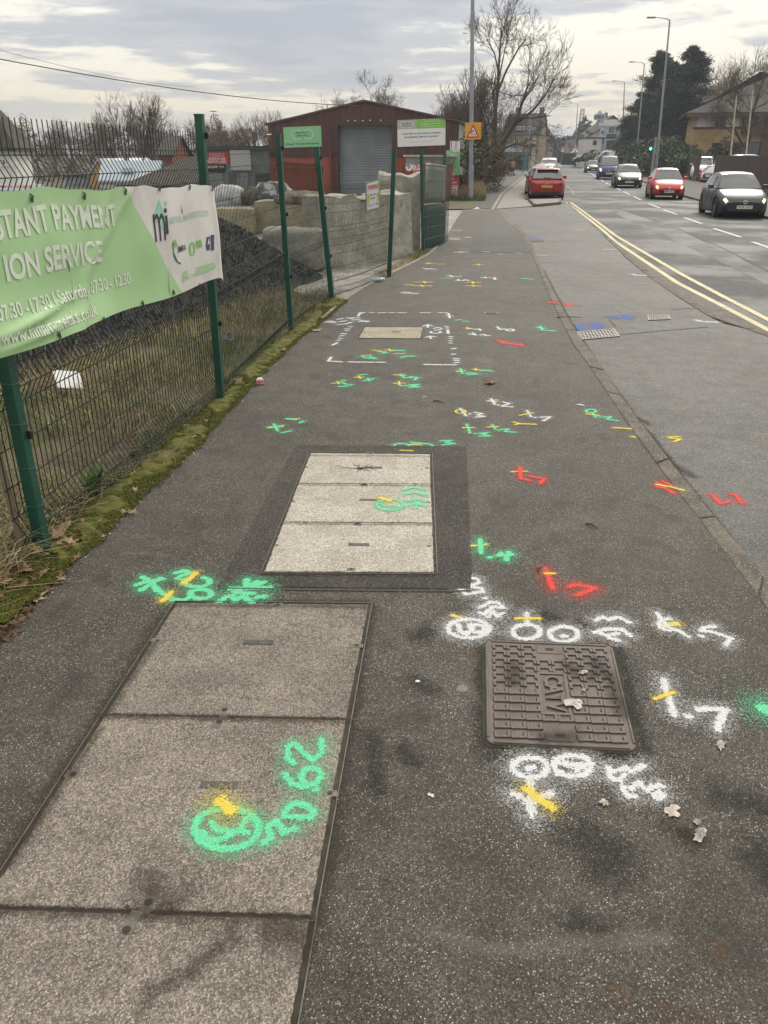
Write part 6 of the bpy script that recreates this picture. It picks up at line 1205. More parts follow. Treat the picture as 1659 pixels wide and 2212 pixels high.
k = MB(); k.tube([(-.24, -.28, .97), (.24, -.28, .97)], .018, 6); [k.tube([(sx*.24, -.28, .97), (sx*.24, 0, .55), (sx*.22, .45, .12)], .014, 6) for sx in (-1, 1)]; [k.tube([(sx*.24, .05, .5), (sx*.26, -.2, .1)], .014, 6) for sx in (-1, 1)]; k.build('frame', M_clip, bt)
k = MB(); k.box((0, .1, .48), (.42, .45, .08)); k.box((0, -.08, .72), (.42, .08, .45)); k.build('seat', M_bug, bt, bevel=.03); k = MB(); k.grid(lambda x, y: (.22*math.cos(math.pi*x), -.05+.4*math.sin(y*1.5), .88+.16*math.sin(math.pi*x)*math.cos(y*1.2)), 8, 6); k.build('hood', M_bug, bt, smooth=True)
for sx in (-1, 1):
    for y_, r_ in ((-.2, .12), (.45, .10)): k = MB(); k.lathe([(r_*.6, -.02), (r_, -.02), (r_, .02), (r_*.6, .02)], (sx*.26, y_, r_), 'x', 12); k.build('wheel', M_tyre, bt)
# ================================================================ trees, hedges, grass
M_bark = mat('dark_bark', (.062, .052, .041), .9, col2=(.085, .07, .052), scale=6); M_twig = mat('brown_twigs', (.088, .070, .052), .9, island=.3); M_twig2 = mat('reddish_twigs', (.105, .066, .045), .9, island=.3)
M_ivy = mat('ivy_leaves', (.072, .078, .036), .6, island=.5); M_needle = mat('conifer_needles', (.030, .048, .028), .7, island=.6); M_laurel = mat('shrub_leaves', (.052, .075, .032), .5, island=.5)
M_bramble = mat('dry_bramble', (.11, .082, .054), .9, island=.4)
def tubes_np(name, segs, m, parent, sides=3):
    S = np.array(segs, dtype=np.float32); p0, p1, r0, r1 = S[:, 0:3], S[:, 3:6], S[:, 6], S[:, 7]; d = p1-p0; d /= np.maximum(np.linalg.norm(d, axis=1, keepdims=True), 1e-6)
    up = np.where(np.abs(d[:, 2:3]) > .9, np.array([[1., 0, 0]]), np.array([[0, 0, 1.]])); a = np.cross(d, up); a /= np.linalg.norm(a, axis=1, keepdims=True); b_ = np.cross(d, a); V = []
    for e, r_ in ((p0, r0), (p1, r1)):
        for j in range(sides): t = 2*math.pi*j/sides; V.append(e+(a*math.cos(t)+b_*math.sin(t))*r_[:, None])
    V = np.stack(V, 1); n = len(S); base = np.array([[j, (j+1) % sides, sides+(j+1) % sides, sides+j] for j in range(sides)])
    return np_obj(name, V.reshape(-1, 3), (base[None]+(2*sides*np.arange(n))[:, None, None]).reshape(-1, 4), m, parent)
class Grow:
    def __init__(s, seed, minr=.01): s.r = random.Random(seed); s.big = []; s.fine = []; s.minr = minr
    def branch(s, p, d, L, r, depth, up=.12, wig=.16, kids=(3, 5), ang=(25, 55), n=5, shrink=(.5, .75), taper=.55):
        rd = s.r; d = d.normalized(); rr = r; spots = []
        for i in range(n):
            d = (d+Vector((rd.gauss(0, wig), rd.gauss(0, wig), rd.gauss(0, wig)+up))).normalized(); q = p+d*(L/n); r2 = max(s.minr, r*(1-(1-taper)*(i+1)/n))
            (s.big if rr > .03 else s.fine).append((*p, *q, rr, r2)); p = q; rr = r2; spots.append((p, d, rr, (i+1)/n))
        if depth <= 0: return
        for _ in range(rd.randint(*kids)):
            q, dd, rq, f = spots[min(n-1, int(rd.uniform(.3, 1.)*n))]; a = R(rd.uniform(*ang)); ax = dd.orthogonal().normalized(); ax.rotate(Matrix.Rotation(rd.uniform(0, 6.28), 3, dd)); nd = (dd*math.cos(a)+ax*math.sin(a))
            s.branch(q, nd, L*rd.uniform(*shrink), max(s.minr, rq*rd.uniform(.5, .75)), depth-1, up, wig, kids, ang, n if depth > 2 else 3, shrink, taper)
        s.branch(p, d, L*rd.uniform(*shrink), rr*.85, depth-1, up, wig, kids, ang, n if depth > 2 else 3, shrink, taper)
    def build(s, t, bark, twig):
        if s.big: tubes_np('trunk', s.big, bark, t, 6)
        if s.fine: o = tubes_np('crown', s.fine, twig, t, 3); stuff(o)
def bare_tree(label, base, H, r, seed, depth=5, spread=(25, 55), up=.12, stems=1, bark=None, twig=None, group=None, trunk=.35, minr=.012, name='bare_tree', cat='tree', kids=(3, 5), wig=.15):
    t = thing(name, label, cat, base, 0, group); g_ = Grow(seed, minr)
    for i in range(stems):
        d = Vector((g_.r.gauss(0, .05 if stems == 1 else .35), g_.r.gauss(0, .05 if stems == 1 else .35), 1)); g_.branch(Vector((g_.r.gauss(0, .3) if stems > 1 else 0, g_.r.gauss(0, .3) if stems > 1 else 0, -.1)), d, H*trunk, r, depth, up, wig, kids, spread)
    k_ = H/max(q[5] for q in g_.fine+g_.big); g_.big = [(*[c*k_ for c in q[:6]], *q[6:]) for q in g_.big]; g_.fine = [(*[c*k_ for c in q[:6]], *q[6:]) for q in g_.fine]
    g_.build(t, bark or M_bark, twig or M_twig); return t
def gpt(u, Y, z=0.): p = P(u, 400, Y); return Vector((p.x, Y, z))
# the tall bare tree over the hedge: two leaders, drawn out limb by limb
t = thing('bare_tree', 'tall bare tree with a high rounded crown and a long limb over the pavement', 'tree', gpt(1070, 62)); g_ = Grow(77, .008); o = t.location
def limb(pts, r0, r1, twigs, L, depth=3, dy=0.):
    w = [P(u, v, 62+(y_ if len(q) else 0))-o for (u, v, *q) in pts for y_ in [q[0] if q else 0]]
    for i in range(len(w)-1):
        a, b_ = r0+(r1-r0)*i/(len(w)-1), r0+(r1-r0)*(i+1)/(len(w)-1); g_.big.append((*w[i], *w[i+1], a, b_))
    for i in range(twigs):
        s_ = g_.r.uniform(.35, 1)*(len(w)-1); k_ = min(len(w)-2, int(s_)); p = w[k_].lerp(w[k_+1], s_-k_); d = (w[k_+1]-w[k_]).normalized(); d = d+Vector((g_.r.gauss(0, .6), g_.r.gauss(0, .6), g_.r.gauss(.1, .5)))
        g_.branch(p, d, L*g_.r.uniform(.6, 1.1), max(.02, r1*.7), depth, .04, .15, (2, 3), (18, 46), 4, (.5, .75))
limb([(1068, 395), (1070, 330), (1068, 270), (1071, 235), (1076, 195)], .22, .10, 3, 1.6)
limb([(1076, 195), (1077, 150), (1080, 110), (1083, 60)], .12, .04, 11, 1.35)
limb([(1076, 195), (1095, 150, .4), (1120, 105, .8), (1135, 85, 1)], .09, .03, 9, 1.3); limb([(1078, 160), (1068, 115, -.5), (1052, 85, -.8)], .07, .025, 8, 1.2); limb([(1079, 165), (1088, 120, .8), (1100, 60, 1.2)], .06, .025, 8, 1.2)
limb([(1072, 330), (1100, 285, -.4), (1118, 255, -.8), (1127, 225, -1), (1140, 185, -1.2)], .20, .06, 9, 1.6); limb([(1112, 268, -.6), (1150, 240, -1), (1175, 210, -1.4), (1196, 172, -1.6)], .12, .03, 11, 1.5); limb([(1118, 255, -.8), (1150, 255, -1.4), (1190, 250, -2)], .08, .025, 9, 1.5); limb([(1127, 222, -1), (1150, 190, .4), (1165, 160, .8)], .08, .03, 9, 1.4)
limb([(1072, 345), (1090, 320, -1), (1115, 310, -1.6), (1150, 318, -2.4)], .09, .03, 8, 1.4); limb([(1070, 290), (1050, 250, .8), (1045, 215, 1.2)], .09, .03, 9, 1.5)
g_.build(t, M_bark, M_twig)
# thicket of bare trees between the warehouse and the pavement
for i, (u, Y, H, st, lb) in enumerate(((1005, 47, 6.9, 3, 'many stemmed bare tree right behind the yellow road sign'), (1040, 55, 7.4, 3, 'bushy bare tree between the lamp column and the tall tree'), (985, 56, 6.4, 2, 'low spreading bare tree over the warehouse corner'), (1052, 66, 5.8, 2, 'dense dark bare thicket tree at the foot of the tall tree'), (1078, 84, 6.2, 2, 'bare bushy tree in front of the stone terrace'))):
    bare_tree(lb, gpt(u, Y), H, .085, 30+i, 4, (16, 42), .12, st, group='bare trees in the roadside thicket', trunk=.34, kids=(3, 4), minr=.008)
for i, (u, Y, H, lb) in enumerate(((795, 84, 9.7, 'round crowned bare tree behind the warehouse ridge'), (930, 80, 8.3, 'wide bare tree behind the right end of the warehouse'), (722, 90, 8.2, 'faint bare treetop behind the left slope of the warehouse roof'))):
    bare_tree(lb, gpt(u, Y), H, .2, 50+i, 5, (32, 68), .05, group='bare trees behind the warehouse', trunk=.30, minr=.010)
def tree_copies(proto, rows, lab, group):
    for i, (u, Y, s_, *q) in enumerate(rows):
        c = copy_tree(proto) if i else proto; c.location = gpt(u, Y, -.3); c.scale = (s_, s_, s_*random.uniform(.9, 1.1)); c.rotation_euler = (0, 0, random.uniform(0, 6.28)); tag(c, lab, 'tree', group)
random.seed(12)
bare_tree('slender bare tree standing above the shed roofs at the left', gpt(297, 66), 6.7, .10, 61, 4, (18, 42), .14, 3, group='bare trees beyond the sheds', trunk=.34, minr=.008)
pr1 = bare_tree('x', gpt(0, 90), 7.6, .16, 62, 4, (22, 48), .12, 2, twig=M_twig2, trunk=.34, kids=(3, 5), minr=.010); tree_copies(pr1, [(u, Y, s_) for u, Y, s_ in ((60, 96, .95), (120, 92, .8), (170, 98, .85), (225, 92, .82), (262, 100, .9), (330, 96, .85), (385, 92, .88), (430, 98, .9), (470, 95, .85), (505, 92, .9), (560, 78, .84), (575, 82, .80), (610, 95, .85), (665, 97, .85), (-20, 94, .9), (640, 90, .8))], 'bare brown tree in the wood beyond the sheds and shop', 'bare trees of the wood at the left')
pr2 = bare_tree('x', gpt(0, 90), 6.4, .2, 63, 4, (30, 60), .08, 1, twig=M_twig, trunk=.32, kids=(4, 5), minr=.010); tree_copies(pr2, [(90, 84, .8), (200, 86, .75), (350, 86, .78), (455, 84, .82), (540, 88, .85), (20, 86, .82), (300, 84, .7)], 'darker round bare tree at the edge of the wood behind the sheds', 'darker bare trees at the wood edge')
# undergrowth of the wood: one brown mass
def leaf_cloud(N_, fn, size, rng, flat=0., asp=.55):
    C = fn(N_); N_ = len(C); a = rng.normal(size=(N_, 3)); a[:, 2] *= 1-flat; a /= np.linalg.norm(a, axis=1, keepdims=True); b_ = np.cross(a, rng.normal(size=(N_, 3))); b_ /= np.linalg.norm(b_, axis=1, keepdims=True); s_ = rng.uniform(size[0], size[1], (N_, 1)); a = a*s_; b_ = b_*s_*asp
    V = np.stack([C-a, C+b_*.9, C+a, C-b_*.9], 1).reshape(-1, 3); return V, np.arange(4*N_).reshape(-1, 4)
rng = np.random.default_rng(7)
def wood(N_): u = rng.uniform(-60, 600, N_); Y = rng.uniform(74, 100, N_); z = rng.uniform(-.5, 1, N_)**1*(3.6+1.2*np.sin(u*.03)+.8*np.sin(u*.11)); return np.stack([(u-CU)*Y/1800, Y, z], 1)
V, F = leaf_cloud(14000, wood, (.12, .55), rng, asp=.10); q = np_obj('undergrowth', V, F, M_twig2); tag(q, 'brown tangled undergrowth of the wood behind the sheds', 'undergrowth', kind='stuff')
# ---------------------------------------------------------------- bushes
def bush(label, base, size, seed, m, n=2500, ls=(.05, .12), group=None, stems=10, name='bush', cat='bush', asp=.6, lumps=9):
    t = thing(name, label, cat, base, 0, group); rg = np.random.default_rng(seed); cs = rg.normal(size=(lumps, 3))*np.array([.34, .34, .24])+np.array([0, 0, .52]); rs = rg.uniform(.20, .36, lumps)
    def fn(N_): j = rg.integers(0, lumps, N_); v = rg.normal(size=(N_, 3)); v /= np.linalg.norm(v, axis=1, keepdims=True); p = cs[j]+v*(rs[j]*rg.uniform(.55, 1.05, N_))[:, None]; p = p[p[:, 2] > .02]; return p*np.array(size)
    V, F = leaf_cloud(n, fn, ls, rg, asp=asp); stuff(np_obj('foliage', V, F, m, t)); g_ = Grow(seed, .008)
    for i in range(stems): e = Vector((g_.r.gauss(0, .3)*size[0], g_.r.gauss(0, .3)*size[1], size[2]*g_.r.uniform(.6, 1.15))); g_.branch(Vector((e.x*.3, e.y*.3, 0)), e*.9+Vector((0, 0, .2)), e.length*.9, .022, 1, .05, .15, (2, 4), (20, 50), 4)
    tubes_np('stem', g_.fine+g_.big, M_bramble, t); return t
bl = [(1000, 43.5, 2.2, 2.4, M_ivy, 'ivy covered bush right of the green totem sign'), (1022, 46, 2.6, 3.0, M_ivy, 'ivy covered bush below the yellow road sign'), (1046, 49, 2.6, 2.7, M_bramble, 'dry brown bramble bush at the hedge foot beside the pavement'), (1042, 54, 3., 3.4, M_ivy, 'tall ivy clad bush under the bare thicket'), (1060, 60, 3., 3.0, M_bramble, 'brown bramble bush by the litter bin'), (1076, 68, 3.2, 3.0, M_bramble, 'brown bramble bush behind the slim pale post'), (1092, 80, 3.2, 2.8, M_bramble, 'brown bramble bush beside the person with the pushchair'), (1114, 98, 2.8, 2.2, M_laurel, 'dark green bush in front of the hoarding'), (1096, 92, 3.2, 3.2, M_ivy, 'ivy green bush left of the hoarding'), (1018, 41.6, 1.4, 1.0, M_bramble, 'low dry bramble in front of the ivy bushes')]
for i, (u, Y, w, h_, m, lb) in enumerate(bl): bush(lb, gpt(u-(.48 if Y < 62 else .7)*w*1790/Y, Y), (w, w, h_), 100+i, m, 3600 if Y < 60 else 2200, (.04, .10) if m is M_ivy else (.08, .28), 'bushes along the left pavement', asp=.6 if m is not M_bramble else .12)
bl = [(1352, 108, 4.5, 2.6, 'clipped green shrub left of the second lamp column'), (1383, 96, 4.5, 2.9, 'green shrub below the traffic light'), (1408, 88, 5., 3.0, 'spreading green shrub between the lamp columns'), (1432, 82, 4.5, 2.8, 'green shrub left of the brown board fence'), (1452, 84, 4.5, 3.4, 'tall green shrub behind the end of the board fence'), (1368, 118, 4.5, 3.4, 'dark shrub beside the white low building')]
for i, (u, Y, w, h_, lb) in enumerate(bl): bush(lb, gpt(u, Y), (w, w, h_), 140+i, M_laurel, 4200, (.07, .17), 'green shrubs along the right pavement', 4)
t = bush('round clipped dark bush below the office window', gpt(1550, 79, 1.3), (2.1, 2.1, 2.0), 160, mat('topiary_green', (.018, .034, .012), .6, island=.5), 3000, (.05, .1), None, 2)
# ---------------------------------------------------------------- conifers
def conifer(label, base, H, Wd, seed, n=46, bare=.12, dens=1.):
    t = thing('conifer', label, 'tree', base, 0, 'dark conifers behind the right pavement'); rg = np.random.default_rng(seed); g_ = Grow(seed, .02); tx = lambda z: Vector((.25*math.sin(z*.5+seed), .2*math.sin(z*.4), z))
    for i in range(12): a, b_ = tx(H*i/12), tx(H*(i+1)/12); g_.big.append((*a, *b_, .26*(1-i/12.5), .26*(1-(i+1)/12.5)))
    C, D = [], []
    for i in range(n):
        f = bare+(1-bare)*(i/n)**.9; z = H*f; L = Wd*(.09+.74*(1-f)**.66)*rg.uniform(.66, 1.12)*(.9+.18*math.sin(i*1.7)); a = rg.uniform(0, 6.28); p = tx(z); d = Vector((math.cos(a), math.sin(a), rg.uniform(.0, .35)))
        for s_ in range(6):
            d = (d+Vector((rg.normal(0, .08), rg.normal(0, .08), .02 if s_ > 3 else -.06))).normalized(); q = p+d*L/6; g_.big.append((*p, *q, .06*(1-s_/7), .06*(1-(s_+1)/7))); p = q
            if s_ >= 1:
                m = int(95*dens*(.6+.4*rg.random())); c = np.array(p)+rg.normal(size=(m, 3))*np.array([.42, .42, .22])*min(1., .35+L/4); C.append(c)
                dd = rg.normal(size=(m, 3))*.6+np.array(d)*.9+np.array([0, 0, .35]); D.append(dd)
    C = np.concatenate(C); D = np.concatenate(D); D /= np.linalg.norm(D, axis=1, keepdims=True); b_ = np.cross(D, rg.normal(size=D.shape)); b_ /= np.linalg.norm(b_, axis=1, keepdims=True); s_ = rg.uniform(.16, .34, (len(C), 1)); D = D*s_; b_ = b_*s_*.15
    V = np.stack([C-b_, C+b_, C+D+b_*.3, C+D-b_*.3], 1).reshape(-1, 3); stuff(np_obj('crown', V, np.arange(len(V)).reshape(-1, 4), M_needle, t)); tubes_np('trunk', g_.big, M_bark, t, 6); return t
conifer('tallest dark conifer, just left of the tall lamp column', gpt(1392, 112), 13.8, 5.6, 3, 90)
conifer('broad dark conifer right of the tall lamp column', gpt(1462, 104), 13.4, 6.2, 5, 100)
conifer('lower dark conifer at the left edge of the group by the inn', gpt(1362, 118), 9.6, 4.8, 8, 64)
conifer('dense low conifer between the two tall ones', gpt(1428, 108), 12.2, 5.6, 11, 90)
# bare trees on the right
bare_tree('spreading bare tree in front of the tan office block', gpt(1600, 76), 9.8, .24, 91, 5, (24, 56), .06, 1, trunk=.30, kids=(3, 4), minr=.009)
random.seed(4); pr3 = bare_tree('x', gpt(0, 100), 12.5, .2, 92, 4, (25, 52), .1, 2, trunk=.32, kids=(3, 5), minr=.012); tree_copies(pr3, [(1530, 116, 1.05), (1560, 122, 1.1), (1505, 125, .95), (1625, 130, 1.25), (1660, 128, 1.3), (1590, 132, 1.2)], 'bare tree rising behind the roof of the tan office block', 'bare trees behind the office block')
# far wooded rise beyond the bend
def far_hill(x, y): X = 20+150*x; Y = 250+160*y; return (X, Y, -1+ (5+13*y**1.1)*(.75+.25*math.sin(X*.05)) * max(0, min(1, y*1.6)))
k = MB(); k.grid(far_hill, 20, 14); struct(k.build('hill', mat('wooded_hill', (.060, .055, .045), .95, col2=(.09, .08, .06), scale=.1), smooth=True))
random.seed(6); tree_copies(copy_tree(pr2), [(u, Y, s_) for u, Y, s_ in ((1172, 290, 1.3), (1183, 300, 1.8), (1196, 310, 1.5), (1206, 320, 1.4), (1220, 330, 1.6), (1236, 340, 1.9), (1252, 345, 2.0), (1164, 240, 1.0), (1152, 230, .95), (1262, 340, 1.6))], 'far bare tree on the hazy rise beyond the road bend', 'far trees beyond the bend')
def far_u(N_): u = rng.uniform(1146, 1275, N_); Y = rng.uniform(240, 345, N_); z = rng.uniform(0, 1, N_)*(5.0+3.5*np.maximum(0, np.sin((u-1150)*.075))+(u-1150)*.03); return np.stack([(u-CU)*Y/1805, Y, z], 1)
V, F = leaf_cloud(7000, far_u, (.4, 1.2), rng, asp=.4); tag(np_obj('far_wood', V, F, mat('far_wood_dark', (.038, .042, .034), .9, island=.4)), 'dark massed trees on the far rise beyond the road', 'wood', kind='stuff')
hs = thing('far_houses', 'x', 'x') if False else None
for i, (u0, u1, vt, Y, lb) in enumerate(((1182, 1192, 325, 240, 'small pale gabled house far down the road, left'), (1225, 1240, 318, 235, 'pale stone house far down the road by the lamp column'), (1201, 1209, 327, 260, 'tiny pale house far down the road in the middle'))):
    hh = House(lb, P(u0, 345, Y), P(u1, 345, Y), P(u0, vt, Y).z, 6, M_stone, group='far houses'); hh.gable(1.8, M_tile, .2, 'x'); hh.win(.4, 2.6, .9, 1.2)
# ---------------------------------------------------------------- grass and weeds behind the fence
M_grass = mat('green_grass', (.085, .125, .030), .8, island=.45); M_dry = mat('dry_grass', (.31, .25, .145), .85, island=.45); M_moss2 = mat('moss_tufts', (.095, .105, .012), .95, island=.4)
def blades(name, X, Y, Z, hgt, wid, lean, m, label, rng, parent=None, cat='grass'):
    N_ = len(X); a = rng.uniform(0, 6.28, N_); l = rng.normal(0, lean, (N_, 2)); h_ = hgt*rng.uniform(.5, 1.25, N_); w = wid*rng.uniform(.7, 1.3, N_); dx, dy = np.cos(a)*w, np.sin(a)*w
    B = np.stack([X, Y, Z], 1); m1 = B+np.stack([l[:, 0]*h_*.35, l[:, 1]*h_*.35, h_*.55], 1); tp = B+np.stack([l[:, 0]*h_, l[:, 1]*h_, h_*(1-.3*np.minimum(1, np.abs(l).sum(1)))], 1); e = np.stack([dx, dy, 0*dx], 1)
    V = np.stack([B-e, B+e, m1+e*.7, m1-e*.7, tp], 1).reshape(-1, 3); o = 5*np.arange(N_)[:, None]
    F3 = np.concatenate([o+np.array([[0, 1, 2]]), o+np.array([[0, 2, 3]]), o+np.array([[3, 2, 4]])]); q = np_obj(name, V, F3, m, parent); return tag(q, label, cat, kind='stuff')
rng = np.random.default_rng(21)
FX = [p.x for p in FLw[2:]]; FY = [p.y for p in FLw[2:]]
from mathutils import noise as MN
def edge_x(Y): return np.interp(Y, FY, FX)
def verge_pts(N_, y0, y1, depth, thr, sc, sd, pw=1.6):
    Y = y0+(y1-y0)*rng.random(N_)**pw; X = edge_x(Y)-.20-rng.random(N_)*depth; n = np.array([MN.noise(Vector((a*sc+sd, b_*sc, 0))) for a, b_ in zip(X, Y)]); hz = np.array([heap_z(a, b_) for a, b_ in zip(X, Y)]); ok = (n > thr) & (hz < .04); return X[ok], Y[ok]
X, Y = verge_pts(36000, 1.8, 12.6, 3.4, -.15, 1.1, 0); blades('grass', X, Y, np.full(len(X), -.02), .13, .0032, .55, M_grass, 'short green grass on the waste ground behind the mesh fence', rng)
X, Y = verge_pts(30000, 1.8, 12.8, 3.4, -.12, .9, 9); blades('dry_grass', X, Y, np.full(len(X), -.02), .20, .0026, .75, M_dry, 'dry straw coloured grass on the waste ground behind the fence', rng)
X, Y = verge_pts(2600, 2.2, 12.4, 2.6, .05, 1.6, 4); blades('dry_stems', X, Y, np.full(len(X), -.02), .55, .0028, .30, M_dry, 'tall dry stems standing behind the fence', rng)
def near_left(N_): Y = rng.uniform(2.2, 4.6, N_); X = edge_x(Y)-.3-rng.random(N_)*1.6; return X, Y
X, Y = near_left(9000); blades('dry_grass', X, Y, np.full(len(X), -.02), .24, .003, .9, M_dry, 'tangled dry grass left of the nearest green post', rng); X, Y = near_left(5000); ok = Y > 3.3; blades('grass', X[ok], Y[ok], np.full(ok.sum(), -.02), .22, .003, .6, M_grass, 'green grass tuft beside the leaning wooden stake', rng)
# moss along the path edge
mz = MB()
def moss_w(y): return .03+.035*MN.noise(Vector((y*3, 0, 0)))+.03*MN.noise(Vector((y*11, 4, 0)))+.015*MN.noise(Vector((y*34, 9, 0)))-.10*max(0, 3.9-y)
def moss_p(x, y):
    Yy = 3.0+8.9*y; ex = float(edge_x(Yy)); w0, w1 = -.24+.10*max(0, MN.noise(Vector((Yy*2.1, 8, 0)))), moss_w(Yy)-.12*max(0, MN.noise(Vector((Yy*1.4, 5, 1)))-.15)*3; X = ex+w0+(w1-w0)*x; h_ = .026*math.sin(math.pi*min(1, .12+x*.88))**.6*(1+.8*MN.noise(Vector((X*14, Yy*14, 0)))+.5*MN.noise(Vector((X*4, Yy*4, 7)))); return (X, Yy, max(-.014, h_-.012*(MN.noise(Vector((X*2.2, Yy*1.6, 2))) < -.22)*3))
mz.grid(moss_p, 22, 620)
moss = tag(mz.build('moss', mat('moss_cushion', (.070, .076, .012), .95, col2=(.125, .120, .018), scale=16, bump=.9, bscale=140), smooth=True), 'bright green moss along the edge of the path under the fence', 'moss', kind='stuff')
N_ = 60000; Y = 3.0+8.8*rng.random(N_)**1.4; t_ = rng.random(N_); X = edge_x(Y)-.24+t_*(np.array([moss_w(y) for y in Y])+.26); n = np.array([MN.noise(Vector((a*6, b_*6, 3))) for a, b_ in zip(X, Y)]); ok = n > -.42; blades('moss_tufts', X[ok], Y[ok], np.full(ok.sum(), .012), .016, .0030, .8, M_moss2, 'fine tufts of moss spilling onto the tarmac edge', rng, cat='moss')
X, Y = edge_x(np.linspace(14.5, 18.4, 900))-.1-rng.random(900)*.22, np.linspace(14.5, 18.4, 900); blades('dry_grass', X, Y, np.zeros(900), .10, .004, .8, M_dry, 'dry weeds at the foot of the gate', rng); X, Y = X+rng.normal(0, .05, 900), Y; blades('grass', X[500:], Y[500:], np.zeros(400), .12, .004, .7, M_grass, 'green weeds at the gate post', rng)
N_ = 9000; u = rng.uniform(940, 1050, N_); Yv = rng.uniform(39.2, 50, N_); X = (u-CU)*Yv/1790; ok = u < 1046-(Yv-39)*1.6+8; blades('grass', X[ok], Yv[ok], np.zeros(ok.sum()), .30, .012, .5, M_grass, 'rough grass around the totem sign', rng)
N_ = 5000; u = rng.uniform(955, 1045, N_); Yv = rng.uniform(40.4, 47, N_); X = (u-CU)*Yv/1790; blades('dry_grass', X, Yv, np.zeros(N_), .75, .012, .35, M_dry, 'tall dry weeds behind the totem sign', rng)
# docks and broad leaves by the near fence
def leafy(label, base, n, L, seed, m, name='weed', cat='weed'):
    rd = random.Random(seed); t = thing(name, label, cat, base)
    for i in range(n):
        a = rd.uniform(0, 6.28); e = rd.uniform(.5, 1.3); l = L*rd.uniform(.6, 1.1); w = l*.17; k = MB()
        def fn(x, y): s_ = y; wd = w*math.sin(math.pi*min(1, s_*.92+.08))**.8*(x-.5)*2; r_ = l*(math.sin(e*s_)/e if True else 0); z = l*s_*(1-.35*s_*(1.4-e)); rr = l*s_*(.35+.5*s_)*(1.6-e)*.7; return (math.cos(a)*rr-math.sin(a)*wd, math.sin(a)*rr+math.cos(a)*wd, z*.85+abs(x-.5)*w*.5)
        k.grid(fn, 4, 7); k.build('leaf', m, t, smooth=True)
    return t
M_dock = mat('dock_leaf', (.075, .155, .025), .5, col2=(.055, .11, .02), scale=9)
leafy('bright green dock plant behind the mesh near the first post', G(205, 1085, -.01)+Vector((-.02, .05, 0)), 8, .30, 3, M_dock); leafy('small broad leaved weed at the foot of the mesh', G(300, 1000, -.01)+Vector((-.05, .05, 0)), 7, .14, 5, M_dock)
leafy('small green weed at the base of the nearest green post', G(118, 1205), 6, .09, 9, M_dock); leafy('low green weed beside the mesh, beyond the dock plant', G(255, 1040, -.01), 6, .12, 13, M_dock)
g_ = Grow(5, .0018)
for i in range(46): g_.branch(Vector((g_.r.gauss(0, .12), g_.r.gauss(0, .16), 0)), Vector((g_.r.gauss(0, .5), g_.r.gauss(0, .5), 1)), g_.r.uniform(.18, .36), .0032, 1, .02, .18, (2, 3), (15, 45), 4)
t = thing('dead_weed', 'bundle of dead grey-brown stems tangled in the mesh', 'weed', G(262, 1030)+Vector((-.08, .1, 0))); stuff(tubes_np('stems', g_.fine, mat('dead_stems', (.23, .175, .13), .9, island=.3), t))
# ================================================================ survey marks sprayed on the ground
def spray_mat(name, c):
    m, h = newmat(name); d = h.n('ShaderNodeAttribute', attribute_name='edge').outputs['Fac']; p = wpos(h); n = h.noise(p, 40., 4, .65)
    v1 = h.n('ShaderNodeTexVoronoi', {'Vector': p, 'Scale': 170.}); r1 = h.n('ShaderNodeSeparateColor', {0: v1.outputs['Color']}); v2 = h.n('ShaderNodeTexVoronoi', {'Vector': p, 'Scale': 430.}); r2 = h.n('ShaderNodeSeparateColor', {0: v2.outputs['Color']})
    dd = h.math('ADD', d, h.math('ADD', h.math('MULTIPLY', h.math('SUBTRACT', r1.outputs[0], .5), .7), h.math('MULTIPLY', h.math('SUBTRACT', n, .5), .8)))
    core = h.ramp(dd, .12, -.12)
    pr = h.math('MULTIPLY', h.math('POWER', h.ramp(d, 5.5, -.3), 2.6), .46)     # how many stones the overspray has hit
    hit = h.math('MAXIMUM', h.ramp(h.math('SUBTRACT', pr, r1.outputs[1]), -.03, .06), h.ramp(h.math('SUBTRACT', pr, r2.outputs[1]), -.03, .06))
    thin = h.math('MULTIPLY', h.ramp(v1.outputs['Distance'], .62, .38), h.ramp(h.math('ADD', r1.outputs[2], n), .38, .62))
    a = h.math('MAXIMUM', h.math('MULTIPLY', core, h.math('ADD', .76, h.math('MULTIPLY', thin, .22))), h.math('MULTIPLY', hit, .32))
    finish(h, h.mix(r1.outputs[2], c4(c), c4([q*.78 for q in c])), .8, 0, .2, h.math('MULTIPLY', v1.outputs['Distance'], -1.), .5, .004, alpha=a); return m
SPC = {'g': spray_mat('green_spray', (.15, .66, .36)), 'w': spray_mat('white_spray', (.68, .69, .72)), 'y': spray_mat('yellow_spray', (.74, .58, .09)), 'r': spray_mat('red_spray', (.72, .075, .06)), 'b': spray_mat('blue_spray', (.07, .16, .50))}
CN = {'g': 'green', 'w': 'white', 'y': 'yellow', 'r': 'red', 'b': 'blue'}
def el(cx, cy, rx, ry, a0=0, a1=360, n=18): return [(cx+rx*math.cos(R(a0+(a1-a0)*i/n)), cy+ry*math.sin(R(a0+(a1-a0)*i/n))) for i in range(n+1)]
zk = [0]
